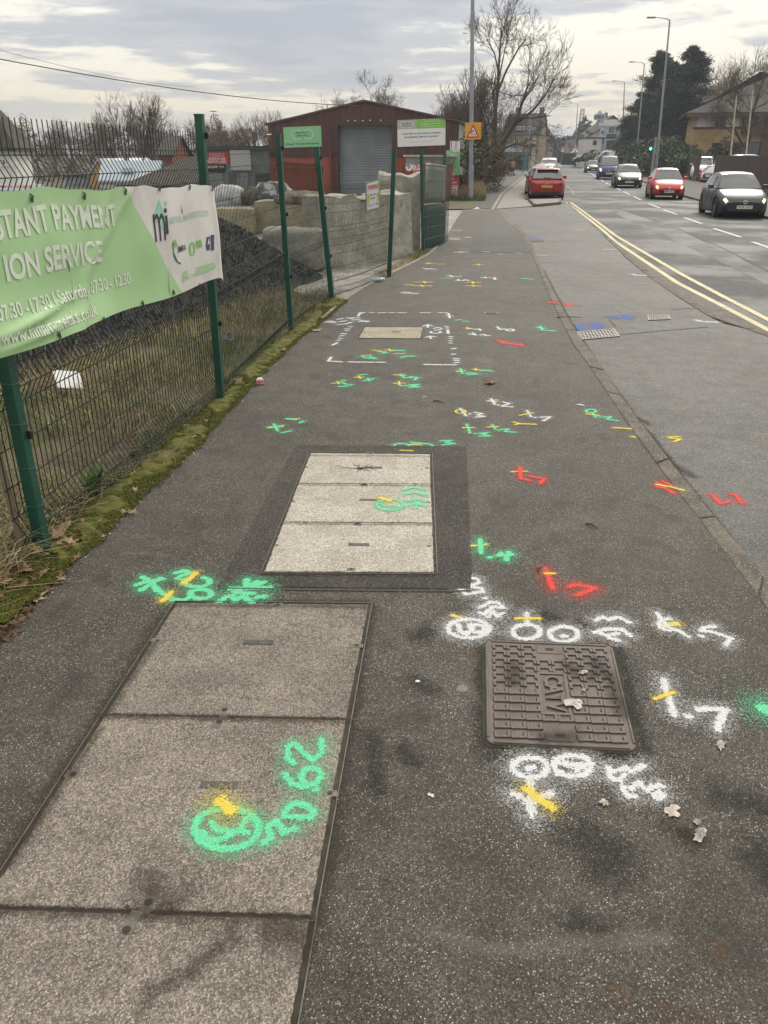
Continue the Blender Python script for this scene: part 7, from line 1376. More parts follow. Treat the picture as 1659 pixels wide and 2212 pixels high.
def mark(col, strokes, w, label, par=None, z=.0022, halo=5., res=None, T=None):
    par = par or footway; w *= .98; zk[0] += 1; z = z+(zk[0] % 5)*.00035+{'y': .0012}.get(col, 0)
    L = []
    for st in strokes:
        if T: st = [T(*q) for q in st]
        if len(st) == 1: st = [st[0], (st[0][0]+.5, st[0][1])]
        L.append(np.array([[*G(u, v, z)[:2]] for u, v in st]))
    res = res or max(.0055, w*.36); A = np.concatenate(L); lo, hi = A.min(0)-w*(1+halo), A.max(0)+w*(1+halo); nx, ny = int((hi[0]-lo[0])/res)+1, int((hi[1]-lo[1])/res)+1
    if nx*ny > 90000: k_ = math.sqrt(nx*ny/90000); res *= k_; nx, ny = int((hi[0]-lo[0])/res)+1, int((hi[1]-lo[1])/res)+1
    gx, gy = np.meshgrid(lo[0]+np.arange(nx+1)*res, lo[1]+np.arange(ny+1)*res); D = np.full(gx.shape, 1e9)
    for s in L:
        for a, b_ in zip(s[:-1], s[1:]):
            d = b_-a; l2 = max(1e-9, d@d); t = np.clip(((gx-a[0])*d[0]+(gy-a[1])*d[1])/l2, 0, 1); D = np.minimum(D, np.hypot(gx-a[0]-t*d[0], gy-a[1]-t*d[1]))
    E = (D-w)/w*(8./(halo+3.)); q = E < 7.5; keep = q[:-1, :-1] | q[1:, :-1] | q[:-1, 1:] | q[1:, 1:]; j, i = np.nonzero(keep); W_ = nx+1
    F = np.stack([j*W_+i, j*W_+i+1, (j+1)*W_+i+1, (j+1)*W_+i], 1); used, inv = np.unique(F, return_inverse=True); V = np.stack([gx.ravel()[used], gy.ravel()[used], np.full(len(used), z)], 1)
    off = Vector((0, 0, 0)); pp_ = par
    while pp_ is not None: off += pp_.location; pp_ = pp_.parent
    V -= np.array(off)
    o = np_obj('spray_mark', V, inv.reshape(-1, 4), SPC[col], par); at = o.data.attributes.new('edge', 'FLOAT', 'POINT'); at.data.foreach_set('value', E.ravel()[used].astype(np.float32)); o['label'] = label; return o
ZC = .0112
def Z(ox, oy, s): return lambda x, y: (ox+s*x, oy+s*y)
T5, T3, T4a, T4, T2 = Z(0, 1659, .48), Z(265, 1161, .4), Z(0, 663.6, .44), Z(862.6, 1194.4, .48), Z(929, 796.3, .44)
T1, TA, TB, TC, T6 = Z(431.3, 796.3, .4), Z(663.6, 650.3, .24), Z(630.4, 431.3, .3), Z(763, 517.6, .22), Z(1128, 365, .32)
# on the near brown cover
mark('g', [el(1020, 272, 145, 92), [(905, 290), (930, 318), (985, 322), (1040, 300), (1085, 268), (1105, 230)], [(955, 248), (975, 275), (1030, 285), (1085, 280), (1110, 290)]], .0135, 'green sprayed ring with a scrawl inside', t0, ZC, 7, T=T5)
mark('g', [[(571, 1818), (587, 1809), (578, 1786), (598, 1774), (614, 1798), (638, 1790)], [(625, 1741), (640, 1735), (668, 1742), (678, 1757), (668, 1766), (612, 1763), (625, 1741)], [(679, 1706), (683, 1705)]], .0125, 'green sprayed 50 and point', t0, ZC, 7)
mark('g', [[(616, 1672), (628, 1692), (654, 1699), (684, 1691), (695, 1672), (682, 1658), (660, 1660), (650, 1676), (656, 1695)], [(695, 1599), (694, 1625), (677, 1643), (654, 1625), (636, 1605), (623, 1612), (621, 1638), (636, 1648)]], .0125, 'green sprayed 62', t0, ZC, 7)
mark('y', [[(990, 148), (1015, 165), (1038, 190)]], .022, 'short thick yellow dash', t0, ZC, 6, T=T5)
# left cluster
mark('g', [[(670, 1362), (730, 1345), (800, 1335)], [(700, 1325), (730, 1340), (770, 1392)], [(692, 1388), (740, 1360), (785, 1330)], [(735, 1350), (790, 1400), (850, 1435)], [(860, 1305), (905, 1293), (935, 1305), (890, 1318), (875, 1330)], el(965, 1348, 65, 24, -60, 240), el(985, 1408, 52, 22), [(850, 1435), (900, 1440), (940, 1420), (935, 1395)]], .017, 'green sprayed strokes and loops beside the brown cover', z=.0025, halo=5, T=T4a)
mark('g', [[(1130, 1382), (1200, 1378), (1325, 1376)], [(1150, 1398), (1205, 1375), (1262, 1348)], [(1212, 1338), (1206, 1372)], [(1295, 1350), (1245, 1366)], [(1080, 1445), (1105, 1425), (1140, 1415), (1155, 1440), (1190, 1418), (1215, 1432), (1235, 1450)], [(1170, 1400), (1240, 1405)], [(1262, 1424), (1300, 1420)]], .019, 'green sprayed crossed digits above the brown cover', z=.0055, halo=6, T=T4a)
mark('y', [[(962, 1305), (935, 1330), (905, 1352)], [(842, 1398), (825, 1415), (800, 1440)]], .016, 'two yellow dashes across the green strokes', halo=4, T=T4a)
# white digits round the CATV cover
mark('w', [el(320, 128, 38, 17), [(282, 160), (330, 152), (372, 160), (375, 175), (300, 185), (275, 165)], [(380, 203), (388, 204)], [(362, 245), (410, 222), (440, 222), (470, 247), (420, 240), (385, 275), (362, 268)], [(400, 287), (420, 262), (440, 285), (465, 270)]], .0125, 'white sprayed 9.45', halo=9, T=T4)
mark('w', [el(312, 340, 92, 42), [(262, 322), (275, 350), (300, 366), (320, 350), (318, 322)], el(356, 340, 28, 18)], .0145, 'white sprayed ringed 9', halo=9, T=T4)
mark('y', [[(240, 280), (272, 290), (305, 304)]], .010, 'yellow dash on the ringed nine', halo=3, T=T4)
mark('w', [el(572, 355, 62, 33), [(574, 272), (577, 325)], el(740, 365, 64, 35), [(732, 374), (748, 372)]], .0135, 'white sprayed cross and two zeros above the iron cover', halo=9, T=T4); mark('y', [[(528, 294), (630, 294)]], .010, 'yellow bar across the white cross', halo=3, T=T4)
mark('w', [[(885, 302), (915, 288), (940, 300), (985, 288), (1035, 312)], [(880, 356), (930, 342), (1000, 343), (1040, 372)], [(905, 362), (940, 372), (985, 362)], [(945, 382), (988, 394)]], .013, 'white sprayed .63 near the top right of the iron cover', halo=9, T=T4)
mark('w', [[(1158, 270), (1180, 300), (1215, 335), (1260, 352), (1300, 376)], el(1215, 322, 46, 26, 90, 270), [(1355, 372), (1362, 373)], [(1420, 330), (1375, 335), (1355, 352), (1400, 352), (1440, 365), (1495, 385), (1470, 414)]], .0115, 'white sprayed crossed .5', halo=9, T=T4); mark('y', [[(1190, 325), (1245, 318)]], .019, 'yellow blot on the white cross', halo=4, T=T4)
mark('w', [[(1192, 570), (1200, 620), (1240, 728)], [(1298, 735), (1306, 736)], [(1342, 705), (1400, 700), (1472, 708), (1445, 750), (1432, 792)]], .0155, 'white sprayed 1.7 right of the iron cover', halo=8, T=T4); mark('y', [[(1150, 656), (1195, 640), (1235, 626)]], .009, 'yellow dash through the white one', halo=3, T=T4)
mark('w', [el(590, 965, 76, 44), [(578, 972), (602, 968)], el(780, 958, 84, 46), [(740, 945), (790, 955), (840, 950), (800, 975)], [(590, 1012), (588, 1060), (596, 1180)], [(510, 1085), (545, 1095), (590, 1130), (640, 1100), (680, 1082)]], .0145, 'white sprayed cross and two ringed marks below the iron cover', halo=10, T=T4)
mark('w', [[(940, 965), (950, 1010), (990, 1025), (1010, 1000)], [(962, 985), (1020, 965), (1045, 985), (1095, 955)], [(1005, 1050), (1025, 1090), (1058, 1095)], [(1040, 1060), (1085, 1035), (1110, 1065), (1165, 1045), (1180, 1050)], el(1168, 1090, 20, 12)], .012, 'white sprayed .63 below the iron cover', halo=9, T=T4); mark('y', [[(572, 1062), (620, 1100), (690, 1148)]], .015, 'long yellow dash across the lower white cross', halo=5, T=T4)
mark('r', [[(655, 72), (672, 110), (690, 158)], [(762, 150), (800, 142), (880, 158), (840, 175), (802, 190)]], .0165, 'red sprayed 1 and 7', halo=8, T=T4); mark('y', [[(652, 92), (700, 92)]], .008, 'yellow dash on the red one', halo=3, T=T4)
mark('g', [[(1640, 700), (1665, 712)]], .034, 'green sprayed dot at the right of the iron cover', halo=5, T=T4)
# middle distance
def sm(col, strokes, label, T=T2, w=.0098, halo=6, **k): return mark(col, strokes, w, label, halo=halo, T=T, **k)
sm('w', [[(285, 158), (325, 162)], [(300, 148), (318, 176)], [(332, 178), (336, 178)], [(362, 165), (392, 170), (352, 184), (402, 187)]], 'white sprayed cross and .2'); sm('y', [[(296, 156), (332, 154)]], 'yellow dash', w=.008, halo=3)
sm('w', [[(148, 195), (178, 232)], [(192, 222), (197, 222)], [(220, 215), (258, 220), (232, 227), (266, 234), (225, 238)]], 'white sprayed cross and .3'); sm('y', [el(150, 210, 25, 9)], 'yellow ring', w=.008, halo=3)
sm('w', [[(475, 205), (497, 236)], [(512, 239), (517, 239)], [(542, 238), (592, 236), (556, 256)]], 'white sprayed 1.7 in the middle of the path'); sm('y', [[(440, 229), (505, 216)]], 'yellow dash', w=.009, halo=3)
sm('g', [[(180, 272), (196, 316)], [(218, 318), (223, 318)], [(240, 318), (285, 314), (258, 323), (294, 330), (245, 332)]], 'green sprayed cross and .3'); sm('y', [[(162, 290), (215, 289)]], 'yellow dash', w=.009, halo=3)
sm('g', [[(305, 275), (322, 297)], [(335, 302), (340, 302)], [(350, 298), (385, 296), (365, 308), (415, 312)]], 'green sprayed cross and .2'); sm('y', [[(282, 287), (332, 285)]], 'yellow dash', w=.009, halo=3)
sm('y', [[(410, 262), (440, 270), (420, 274)], [(430, 270), (518, 273)]], 'yellow sprayed hooked dash', w=.010, halo=4)
sm('g', [el(790, 208, 24, 9), [(795, 216), (815, 238)], [(832, 236), (837, 236)], [(850, 238), (888, 236), (868, 248), (920, 255)]], 'green sprayed ring and .2 by the kerb'); sm('y', [[(765, 222), (830, 229)]], 'yellow dash', w=.009, halo=3)
sm('y', [[(902, 290), (950, 292), (1015, 298), (990, 290)], [(990, 333), (1005, 336)]], 'yellow sprayed arrow at the kerb', w=.011, halo=5); sm('y', [[(1222, 334), (1170, 336), (1185, 342), (1228, 345), (1200, 358)]], 'yellow sprayed S on the layby', par=layby, z=-.0115, w=.011, halo=5)
sm('r', [[(440, 485), (446, 540), (486, 548)], [(492, 528), (562, 540), (540, 563)]], 'red sprayed 1 and 7 in the middle of the path', w=.014); sm('y', [[(400, 506), (475, 504)]], 'yellow dash', w=.009, halo=3)
sm('r', [[(1122, 558), (1160, 590), (1200, 612)], [(1112, 580), (1145, 584)], [(1142, 552), (1190, 576)]], 'red sprayed cross at the kerb', w=.013); sm('y', [[(1112, 568), (1180, 580), (1245, 596)]], 'yellow dash over the red cross', w=.010, halo=4)
sm('r', [[(1385, 620), (1425, 662), (1470, 650)], [(1478, 618), (1502, 620), (1530, 662)]], 'red sprayed 1 7 on the layby', par=layby, z=-.0115, w=.014)
sm('g', [[(246, 838), (250, 905)], [(290, 926), (300, 926)], [(350, 905), (330, 918), (400, 912)], [(385, 900), (374, 940)]], 'green sprayed crossed 1.4 right of the pale cover', w=.016); sm('y', [[(200, 869), (240, 868), (275, 862)]], 'yellow dash on the green one', w=.011, halo=4)
sm('g', [el(1090, 418, 42, 14), [(1140, 396), (1240, 408)], el(1192, 418, 66, 15), el(1200, 446, 50, 13)], 'green sprayed rings at the head of the pale cover', T1, w=.0098); sm('y', [[(1145, 410), (1195, 412)], [(1085, 440), (1150, 443)]], 'two yellow dashes on the green rings', T1, w=.008, halo=3)
sm('g', [[(1300, 390), (1360, 388), (1325, 398), (1376, 404), (1312, 412)], [(1310, 452), (1340, 440), (1390, 440)], [(1342, 446), (1402, 464)], [(1350, 432), (1372, 470)]], 'green sprayed 3.4 at the corner of the pale cover', T1, w=.0098)
sm('g', [[(370, 316), (450, 306)], [(400, 298), (422, 336)], [(445, 346), (492, 336)], [(470, 270), (520, 276)], [(540, 292), (562, 284)]], 'two small green sprayed crosses', T1, w=.011); sm('y', [[(372, 320), (450, 314)], [(472, 272), (536, 270)]], 'two yellow dashes on the small green crosses', T1, w=.009, halo=3)
t1 = bpy.data.objects['chamber_cover.001']
sm('g', [el(1025, 735, 70, 30), [(975, 728), (1000, 742), (1045, 738), (1072, 745)]], 'green sprayed ring with a scrawl', T1, w=.0098, par=t1, z=ZC); sm('y', [[(975, 698), (1030, 712)]], 'short thick yellow dash', T1, w=.016, par=t1, z=ZC, halo=5)
sm('g', [[(1098, 655), (1150, 640), (1215, 652)], [(1105, 678), (1160, 668), (1222, 682)], [(1120, 716), (1168, 702), (1215, 716)], [(1115, 745), (1165, 728), (1220, 742)], [(1165, 705), (1172, 750)]], 'green sprayed digits', T1, w=.0098, par=t1, z=ZC)
# dashed white box round the small cover
dash = [[(470, 106), (515, 103), (478, 110), (457, 135)], [(562, 103), (600, 103)], [(640, 105), (705, 105)], [(740, 104), (785, 104)], [(820, 104), (885, 105)], [(1020, 104), (1105, 104)], [(1185, 104), (1215, 105)], [(1237, 105), (1270, 110), (1284, 152)],
        [(378, 233), (400, 233)], [(345, 250), (380, 250)], [(347, 267), (373, 266)], [(310, 294), (348, 294)], [(302, 313), (324, 312)], [(286, 335), (310, 335)], [(272, 353), (294, 352)], [(228, 396), (272, 375)],
        [(216, 505), (190, 540), (228, 542)], [(248, 543), (308, 547)], [(380, 547), (414, 547)], [(428, 549), (490, 549)], [(500, 549), (600, 550)], [(632, 550), (690, 551)], [(1055, 570), (1205, 573)], [(1227, 573), (1335, 574)],
        [(1242, 228), (1262, 228)], [(1252, 242), (1272, 242)], [(1264, 258), (1270, 292)], [(1281, 320), (1303, 320)], [(1282, 336), (1303, 337)], [(1280, 358), (1300, 358)], [(1280, 378), (1300, 378)], [(1302, 430), (1333, 425)], [(1302, 478), (1330, 476)], [(1326, 518), (1360, 520)], [(1326, 533), (1360, 535)], [(1330, 555), (1360, 552)]]
mark('w', dash, .015, 'dashed white sprayed rectangle round the small beige cover', halo=2.5, T=TA, res=.014)
sm('w', [[(165, 190), (210, 180), (255, 190), (200, 195)], [(270, 165), (320, 156)], [(300, 185), (350, 176)], [(360, 150), (410, 160)], [(350, 204), (400, 190)], [(395, 150), (470, 150)], [(410, 170), (470, 166)], [(465, 184), (495, 176), (550, 180)], [(495, 184), (550, 188)], [(272, 211), (350, 206)]], 'white sprayed digits at the corner of the dashed box', TA, w=.013)
sm('w', [[(1045, 226), (1085, 212), (1125, 223)], [(1085, 214), (1085, 238)], [(1070, 326), (1110, 315), (1155, 322)], [(1110, 316), (1112, 338)], [(1140, 246), (1175, 238), (1212, 246)], [(1150, 262), (1205, 256)], el(1155, 280, 46, 10, -40, 220)], 'white sprayed arrows and digits right of the small cover', TA, w=.012, halo=5)
sm('g', [[(495, 500), (540, 512), (622, 520)], [(640, 452), (710, 463)], [(690, 455), (690, 470)], [(760, 446), (870, 444)], [(850, 506), (900, 495), (962, 497)], [(560, 500), (600, 510)]], 'green sprayed arc of strokes below the small cover', TA, w=.016, halo=8); sm('y', [[(490, 490), (580, 486)], [(582, 441), (662, 445)], [(700, 440), (782, 440)], [(780, 476), (880, 471)], [(735, 430), (750, 452)]], 'yellow dashes along the green arc', TA, w=.009, halo=4)
sm('g', [[(290, 770), (340, 768), (402, 750)], [(300, 722), (335, 715)], [(320, 735), (350, 750)], [(480, 664), (532, 660)], [(515, 716), (560, 704), (602, 700)], [(545, 695), (560, 718)]], 'green sprayed strokes left below the dashed box', TA, w=.012, halo=8); sm('y', [[(225, 740), (312, 735)], [(270, 725), (285, 745)], [(430, 686), (510, 684)], [(460, 672), (480, 698)]], 'yellow crosses on the left green strokes', TA, w=.009, halo=4)
sm('g', [[(888, 691), (930, 690)], [(930, 680), (992, 688), (965, 710)], [(828, 752), (850, 762)], [(880, 762), (900, 762)], [(920, 756), (1000, 750), (940, 765), (1004, 772), (920, 776)], [(840, 660), (870, 690)]], 'green sprayed 7 and 3 below the dashed box', TA, w=.0145, halo=7); sm('y', [[(785, 665), (890, 668)], [(780, 740), (876, 738)], [(825, 722), (830, 752)]], 'yellow crosses by the green 7 and 3', TA, w=.009, halo=4)
sm('g', [[(1380, 610), (1396, 650)], [(1430, 650), (1480, 646), (1530, 655), (1450, 662)], [(1560, 628), (1600, 622), (1656, 630)]], 'green sprayed digits right below the dashed box', TA, w=.0145, halo=7); sm('y', [[(1340, 632), (1420, 630)], [(1487, 615), (1552, 616)], [(1515, 605), (1520, 625)]], 'yellow crosses by the right green digits', TA, w=.009, halo=4)
sm('w', [[(1440, 250), (1480, 246)], [(1492, 252), (1520, 256)], [(1532, 252), (1552, 250), (1560, 265)], [(1456, 296), (1520, 306), (1488, 286)], [(1560, 305), (1590, 300), (1610, 312), (1642, 308)]], 'white sprayed digits right of the dashed box', TA, w=.012); sm('y', [[(1425, 242), (1482, 246)], [(1440, 235), (1455, 252)], [(1236, 130), (1316, 133)]], 'yellow crosses right of the dashed box', TA, w=.009, halo=4); sm('g', [[(1330, 172), (1385, 168)], [(1400, 180), (1450, 182)]], 'green sprayed dash at the corner of the dashed box', TA, w=.014)
sm('w', [[(1480, 915), (1500, 935), (1532, 930)], [(1540, 937), (1545, 937)], el(1572, 938, 28, 7)], 'white sprayed 1.6 beyond the red streak', TB, w=.013); sm('r', [[(1492, 1015), (1540, 1030), (1655, 1050)], [(1600, 1040), (1655, 1042)]], 'red sprayed streak right of the dashed box', TB, w=.028); sm('y', [[(1506, 1030), (1562, 1036)]], 'yellow dash on the red streak', TB, w=.010, halo=3)
fw = dict(w=.017, halo=4, res=.013)
sm('w', [[(685, 280), (740, 287), (815, 290)], [(710, 292), (770, 284)]], 'small white sprayed scribble near the fence', TC, **fw); sm('y', [[(705, 236), (780, 230)], [(730, 226), (750, 238)], [(780, 238), (890, 240)], [(1180, 246), (1278, 246)], [(1228, 240), (1235, 250)]], 'yellow crosses across the path by the gate', TC, **fw)
sm('y', [[(600, 416), (775, 418)], [(695, 410), (710, 424)], [(510, 445), (582, 442)], [(580, 452), (762, 453)], [(665, 447), (685, 459)], [(1112, 420), (1240, 420)], [(1170, 412), (1180, 430)], [(1108, 453), (1254, 454)], [(1175, 448), (1185, 460)]], 'thin yellow cross lines across the path', TC, **fw)
sm('g', [[(868, 380), (920, 376), (972, 381)]], 'green sprayed dash in the far marks', TC, **fw); sm('w', [[(925, 355), (990, 362), (1060, 364)], [(950, 350), (975, 365)], [(1008, 401), (1045, 402), (1025, 388)], [(1072, 402), (1100, 394), (1138, 402)]], 'white sprayed scribbles in the far marks', TC, **fw); sm('w', [[(470, 520), (520, 528), (560, 522), (600, 532), (632, 528)], [(500, 512), (550, 516)]], 'white sprayed scribble above the dashed box', TC, **fw)
sm('r', [[(1345, 346), (1400, 350), (1460, 353)]], 'red sprayed streak in the far marks', TC, **fw); sm('w', [[(1262, 375), (1310, 376), (1290, 368)], [(1338, 373), (1350, 374)], [(1370, 384), (1410, 387)], [(1388, 372), (1390, 392)]], 'white sprayed digits under the far red streak', TC, **fw)
sm('w', [[(985, 126), (1060, 118), (1130, 121)], [(1030, 128), (1090, 122)], [(1270, 118), (1340, 122)], [(1430, 143), (1462, 144)]], 'white sprayed dashes by the grey patch', TC, **fw); sm('y', [[(1035, 121), (1075, 122)], [(1340, 120), (1350, 124)]], 'yellow dashes by the grey patch', TC, **fw); sm('r', [[(1292, 70), (1340, 74), (1420, 80)]], 'red sprayed streak on the grey patch', TC, par=footway, z=.0045, **fw); sm('g', [[(1590, 128), (1652, 135)]], 'green sprayed dash at the far kerb', TC, **fw)
ff = dict(w=.028, halo=3, res=.024)
sm('w', [[(1140, 278), (1205, 276)], [(1150, 286), (1202, 287)], [(1255, 270), (1320, 276)], [(1380, 276), (1420, 276)], [(1545, 284), (1590, 286)], [(1150, 222), (1220, 220)]], 'row of far white dashes before the access', TB, **ff)
sm('w', [[(1200, 184), (1265, 183)], [(1330, 187), (1420, 187)], [(1530, 187), (1565, 188)], [(1230, 147), (1312, 147)], [(1410, 125), (1500, 128)], [(1290, 112), (1330, 112)]], 'far white dashes on the access', TB, par=layby, z=-.0115, **ff)
lb_ = dict(par=layby, z=-.0115, w=.026, halo=6, res=.014)
sm('b', [[(348, 1072), (410, 1068)], [(370, 1056), (392, 1086)], [(352, 1084), (408, 1078)], [(452, 1046), (520, 1052)], [(470, 1070), (540, 1066)], [(490, 1040), (515, 1075)]], 'blue sprayed digits above the gully grate', T6, **lb_); sm('b', [[(580, 1000), (660, 1002), (742, 1000)], [(690, 986), (722, 1012)], [(620, 992), (650, 1008)]], 'faint blue sprayed arrow beyond the gully grate', T6, **lb_)
sm('r', [[(282, 912), (310, 912), (338, 916)], [(300, 906), (318, 920)]], 'orange-red spot on the layby by the kerb', T6, **lb_); sm('r', [[(182, 906), (210, 900), (228, 902)]], 'orange-red spot on the kerb', T6, w=.024, halo=6, z=.0075)
sm('g', [[(102, 1070), (150, 1075)], [(120, 1062), (135, 1085)], [(142, 1088), (180, 1090), (215, 1093)]], 'green sprayed dash by the kerb and grate', T6, w=.018); sm('w', [[(745, 710), (768, 716)], [(782, 718), (835, 717)]], 'white dash at the far side of the layby', T6, **lb_); sm('w', [[(1176, 1020), (1212, 1029)], [(1240, 1032), (1312, 1033)]], 'white hooked dash near the outer kerb', T6, **lb_)
sm('w', [[(552, 541), (618, 543)], [(362, 410), (414, 412)], [(292, 358), (330, 360)]], 'small white dashes on the far layby', T6, **lb_); sm('b', [[(24, 470), (80, 462), (128, 476)], [(40, 458), (100, 472)]], 'blue smear at the far end of the kerb', T6, **lb_); sm('r', [[(18, 449), (62, 447)]], 'red smear at the far end of the kerb', T6, **lb_); sm('y', [[(78, 580), (160, 582)]], 'thin yellow dash on the layby', T6, **lb_); sm('r', [[(102, 626), (148, 630)]], 'red dash on the layby beyond the kerb', T6, **lb_)
sm('g', [[(2, 738), (40, 742), (72, 745)]], 'green dash beside the kerb', T6, w=.02)
# ================================================================ litter and leaves
M_leaf = mat('dead_leaf', (.205, .125, .062), .75, col2=(.125, .072, .036), scale=14, bump=.3, bscale=60); M_leaf2 = mat('pale_dead_leaf', (.33, .24, .14), .7, col2=(.24, .165, .09), scale=12, bump=.3, bscale=60); M_pap = mat('dirty_paper', (.52, .49, .47), .85, col2=(.36, .30, .26), scale=14, bump=.4, bscale=50)
def maple(t, r, m, curl, seed, loc=None, rz=0, tilt=0):
    rd = random.Random(seed); tips = [(90, 1.), (40, .92), (140, .92), (-5, .72), (185, .72), (-50, .45), (230, .45)]; tips = sorted(tips, key=lambda a: a[0]); pts = []
    for i, (a, l) in enumerate(tips):
        l *= rd.uniform(.88, 1.08); b_ = tips[(i+1) % 7][0]+(360 if i == 6 else 0); pts += [(a-7, l*.72), (a, l), (a+7, l*.72), ((a+b_)/2, (.42 if i != 6 else .16))]
    vs = [(0, 0, .012)]+[(r*l*math.cos(R(a)), r*l*math.sin(R(a)), .006+curl*r*l**2*(.5+.5*math.sin(a*.05+seed))) for a, l in pts]; n = len(pts); k = MB(); k.add(vs, [[0, 1+i, 1+(i+1) % n] for i in range(n)]); o = k.build('blade', m, t)
    k = MB(); k.tube([(0, -r*.1, .008), (.01, -r*.6, .014), (.03, -r*.95, .008)], .002, 4); k.build('stalk', m, t); return t
def leaf(label, p, r, m=None, curl=.25, seed=1, rz=0., tilt=(0, 0), group='fallen leaves'):
    t = thing('dead_leaf', label, 'leaf', p, rz, group); maple(t, r, m or M_leaf, curl, seed); t.rotation_euler = (tilt[0], tilt[1], rz); return t
leaf('large pale maple leaf lying flat on the tarmac at the left', G(72, 1296)+Vector((0, 0, .004)), .085, M_leaf2, .12, 3, R(-40))
leaf('brown curled leaf in the middle of the path beyond the small white marks', G(1062, 829)+Vector((0, 0, .004)), .105, M_leaf, .5, 5, R(60))
leaf('curled brown leaf at the fence foot near the dashed box', G(684, 716)+Vector((0, 0, .004)), .10, M_leaf2, .3, 7, R(10)); leaf('upright crumpled brown leaf against the third green post', G(692, 668)+Vector((-.02, 0, .06)), .13, M_leaf, .7, 9, 1.2, (1.2, .2)); leaf('crumpled brown leaf by the mesh near the third green post', G(672, 690)+Vector((-.02, 0, .05)), .10, M_leaf, .6, 11, .4, (.9, -.3))
leaf('dark scrap of leaf on the near part of the red one', G(1163, 1232)+Vector((0, 0, .006)), .028, mat('dark_leaf', (.10, .075, .05), .8), .3, 13); leaf('thin brown leaf standing against the mesh beyond the second post', G(516, 838)+Vector((0, 0, .06)), .07, M_leaf2, .4, 15, .6, (1.3, 0)); leaf('folded tan leaf on the moss left of the pale cover', G(290, 1030)+Vector((.0, 0, .012)), .05, M_leaf2, .6, 17, 1.)
leaf('curled tan leaf on the tarmac edge beside the moss', G(428, 1002)*1.0 if False else G(287, 1112)+Vector((0, 0, .01)), .045, M_leaf2, .9, 19, .3)
random.seed(31)
for i in range(46):                          # drift of leaves round the nearest post
    u, v = random.gauss(48, 42), random.gauss(1240, 34)
    if i > 30: u, v = random.uniform(110, 200), random.uniform(1120, 1200)
    p = G(min(u, 210), v); leaf('brown dead leaf in the drift at the foot of the nearest green post', p+Vector((-.03, 0, random.uniform(.005, .05))), random.uniform(.035, .085), random.choice((M_leaf, M_leaf, M_leaf2)), random.uniform(.2, .9), 40+i, random.uniform(0, 6.28), (random.gauss(0, .5), random.gauss(0, .5)), 'leaf drift at the nearest post')
for i in range(34):                          # odd leaves along the moss
    Y = random.uniform(3.4, 12); p = Vector((float(edge_x(Y))-random.uniform(-.06, .25), Y, .015)); leaf('small dead leaf on the moss along the path edge', p, random.uniform(.02, .05), random.choice((M_leaf, M_leaf2)), random.uniform(.2, .9), 120+i, random.uniform(0, 6.28), (random.gauss(0, .3), random.gauss(0, .3)), 'small leaves along the moss')
N_ = 1500; rng = np.random.default_rng(3); u = rng.uniform(-80, 130, N_); v = rng.uniform(1170, 1420, N_); q = np.array([G(a, b_) for a, b_ in zip(u, v)]); q[:, 2] = rng.uniform(.002, .02, N_); ok = (q[:, 0] < edge_x(q[:, 1])+.05*rng.random(N_)); q = q[ok]
V, F = leaf_cloud(len(q), lambda n: q, (.010, .028), rng, flat=.7, asp=.5); V[:, 2] = np.maximum(V[:, 2], .001); tag(np_obj('leaf_litter', V, F, mat('leaf_crumbs', (.13, .080, .045), .9, island=.5)), 'crumbled leaf litter on the soil round the nearest post', 'leaf litter', kind='stuff')
def scrap(label, p, r, seed, m=None, h=.012, asp=1., group='scraps of paper'):
    rd = random.Random(seed); n = 16; k = MB(); rad = [r*rd.uniform(.45, 1.1) for _ in range(n)]
    rings = [(0., .8), (.5, .7), (1., .1)]; vs = [(0, 0, h*rd.uniform(.3, 1))]
    for f, hh in rings[1:]: vs += [(rad[i]*f*math.cos(6.283*i/n), rad[i]*f*math.sin(6.283*i/n)*asp, h*hh*rd.uniform(.15, 1.2)+.001) for i in range(n)]
    fs = [[0, 1+i, 1+(i+1) % n] for i in range(n)]+[[1+i, 1+n+i, 1+n+(i+1) % n, 1+(i+1) % n] for i in range(n)]; k.add(vs, fs); o = k.build('paper_scrap', m or M_pap); o.location = p; o.rotation_euler = (0, 0, rd.uniform(0, 6)); return tag(o, label, 'paper scrap', group)
# dirt, damp and wear with shapes of their own
def dirt_mat(name, c, amax=.8):
    m, h = newmat(name); d = h.n('ShaderNodeAttribute', attribute_name='edge').outputs['Fac']; p = wpos(h); n = h.noise(p, 22., 6, .7); n2 = h.noise(p, 120., 3, .6)
    r1 = h.n('ShaderNodeSeparateColor', {0: h.n('ShaderNodeTexVoronoi', {'Vector': p, 'Scale': 150.}).outputs['Color']}).outputs[0]
    a = h.math('MULTIPLY', h.ramp(h.math('ADD', d, h.math('ADD', h.math('MULTIPLY', h.math('SUBTRACT', n, .5), 9.), h.math('MULTIPLY', h.math('SUBTRACT', r1, .5), 3.))), 3.2, -1.2), h.math('ADD', .45, h.math('MULTIPLY', r1, .6))); finish(h, c4(c), .9, 0, .2, alpha=h.math('MULTIPLY', a, amax)); return m
SPC.update(d=dirt_mat('dark_dirt', (.045, .036, .028), .6), o=dirt_mat('oil_damp', (.026, .024, .023), .62), s=dirt_mat('rust_stain', (.15, .085, .045), .35), p=dirt_mat('pale_scuff', (.26, .24, .21), .3), k=dirt_mat('soil_smear', (.050, .041, .032), .7))
def dirt(col, strokes, w, label, par=None, z=.0016, T=None): o = mark(col, strokes, w*.8, label, par, z, 3.5, max(.008, w*.45), T); o.name = 'stain'; return o
I = lambda u, v: (u, v)
zz_ = .0105
dirt('d', [[(226, 1547), (490, 1551), (751, 1556)]], .010, 'dark dirt along the first joint', t0, zz_); dirt('d', [[(-42, 1962), (300, 1975), (674, 1985)]], .012, 'dark dirt along the second joint', t0, zz_)
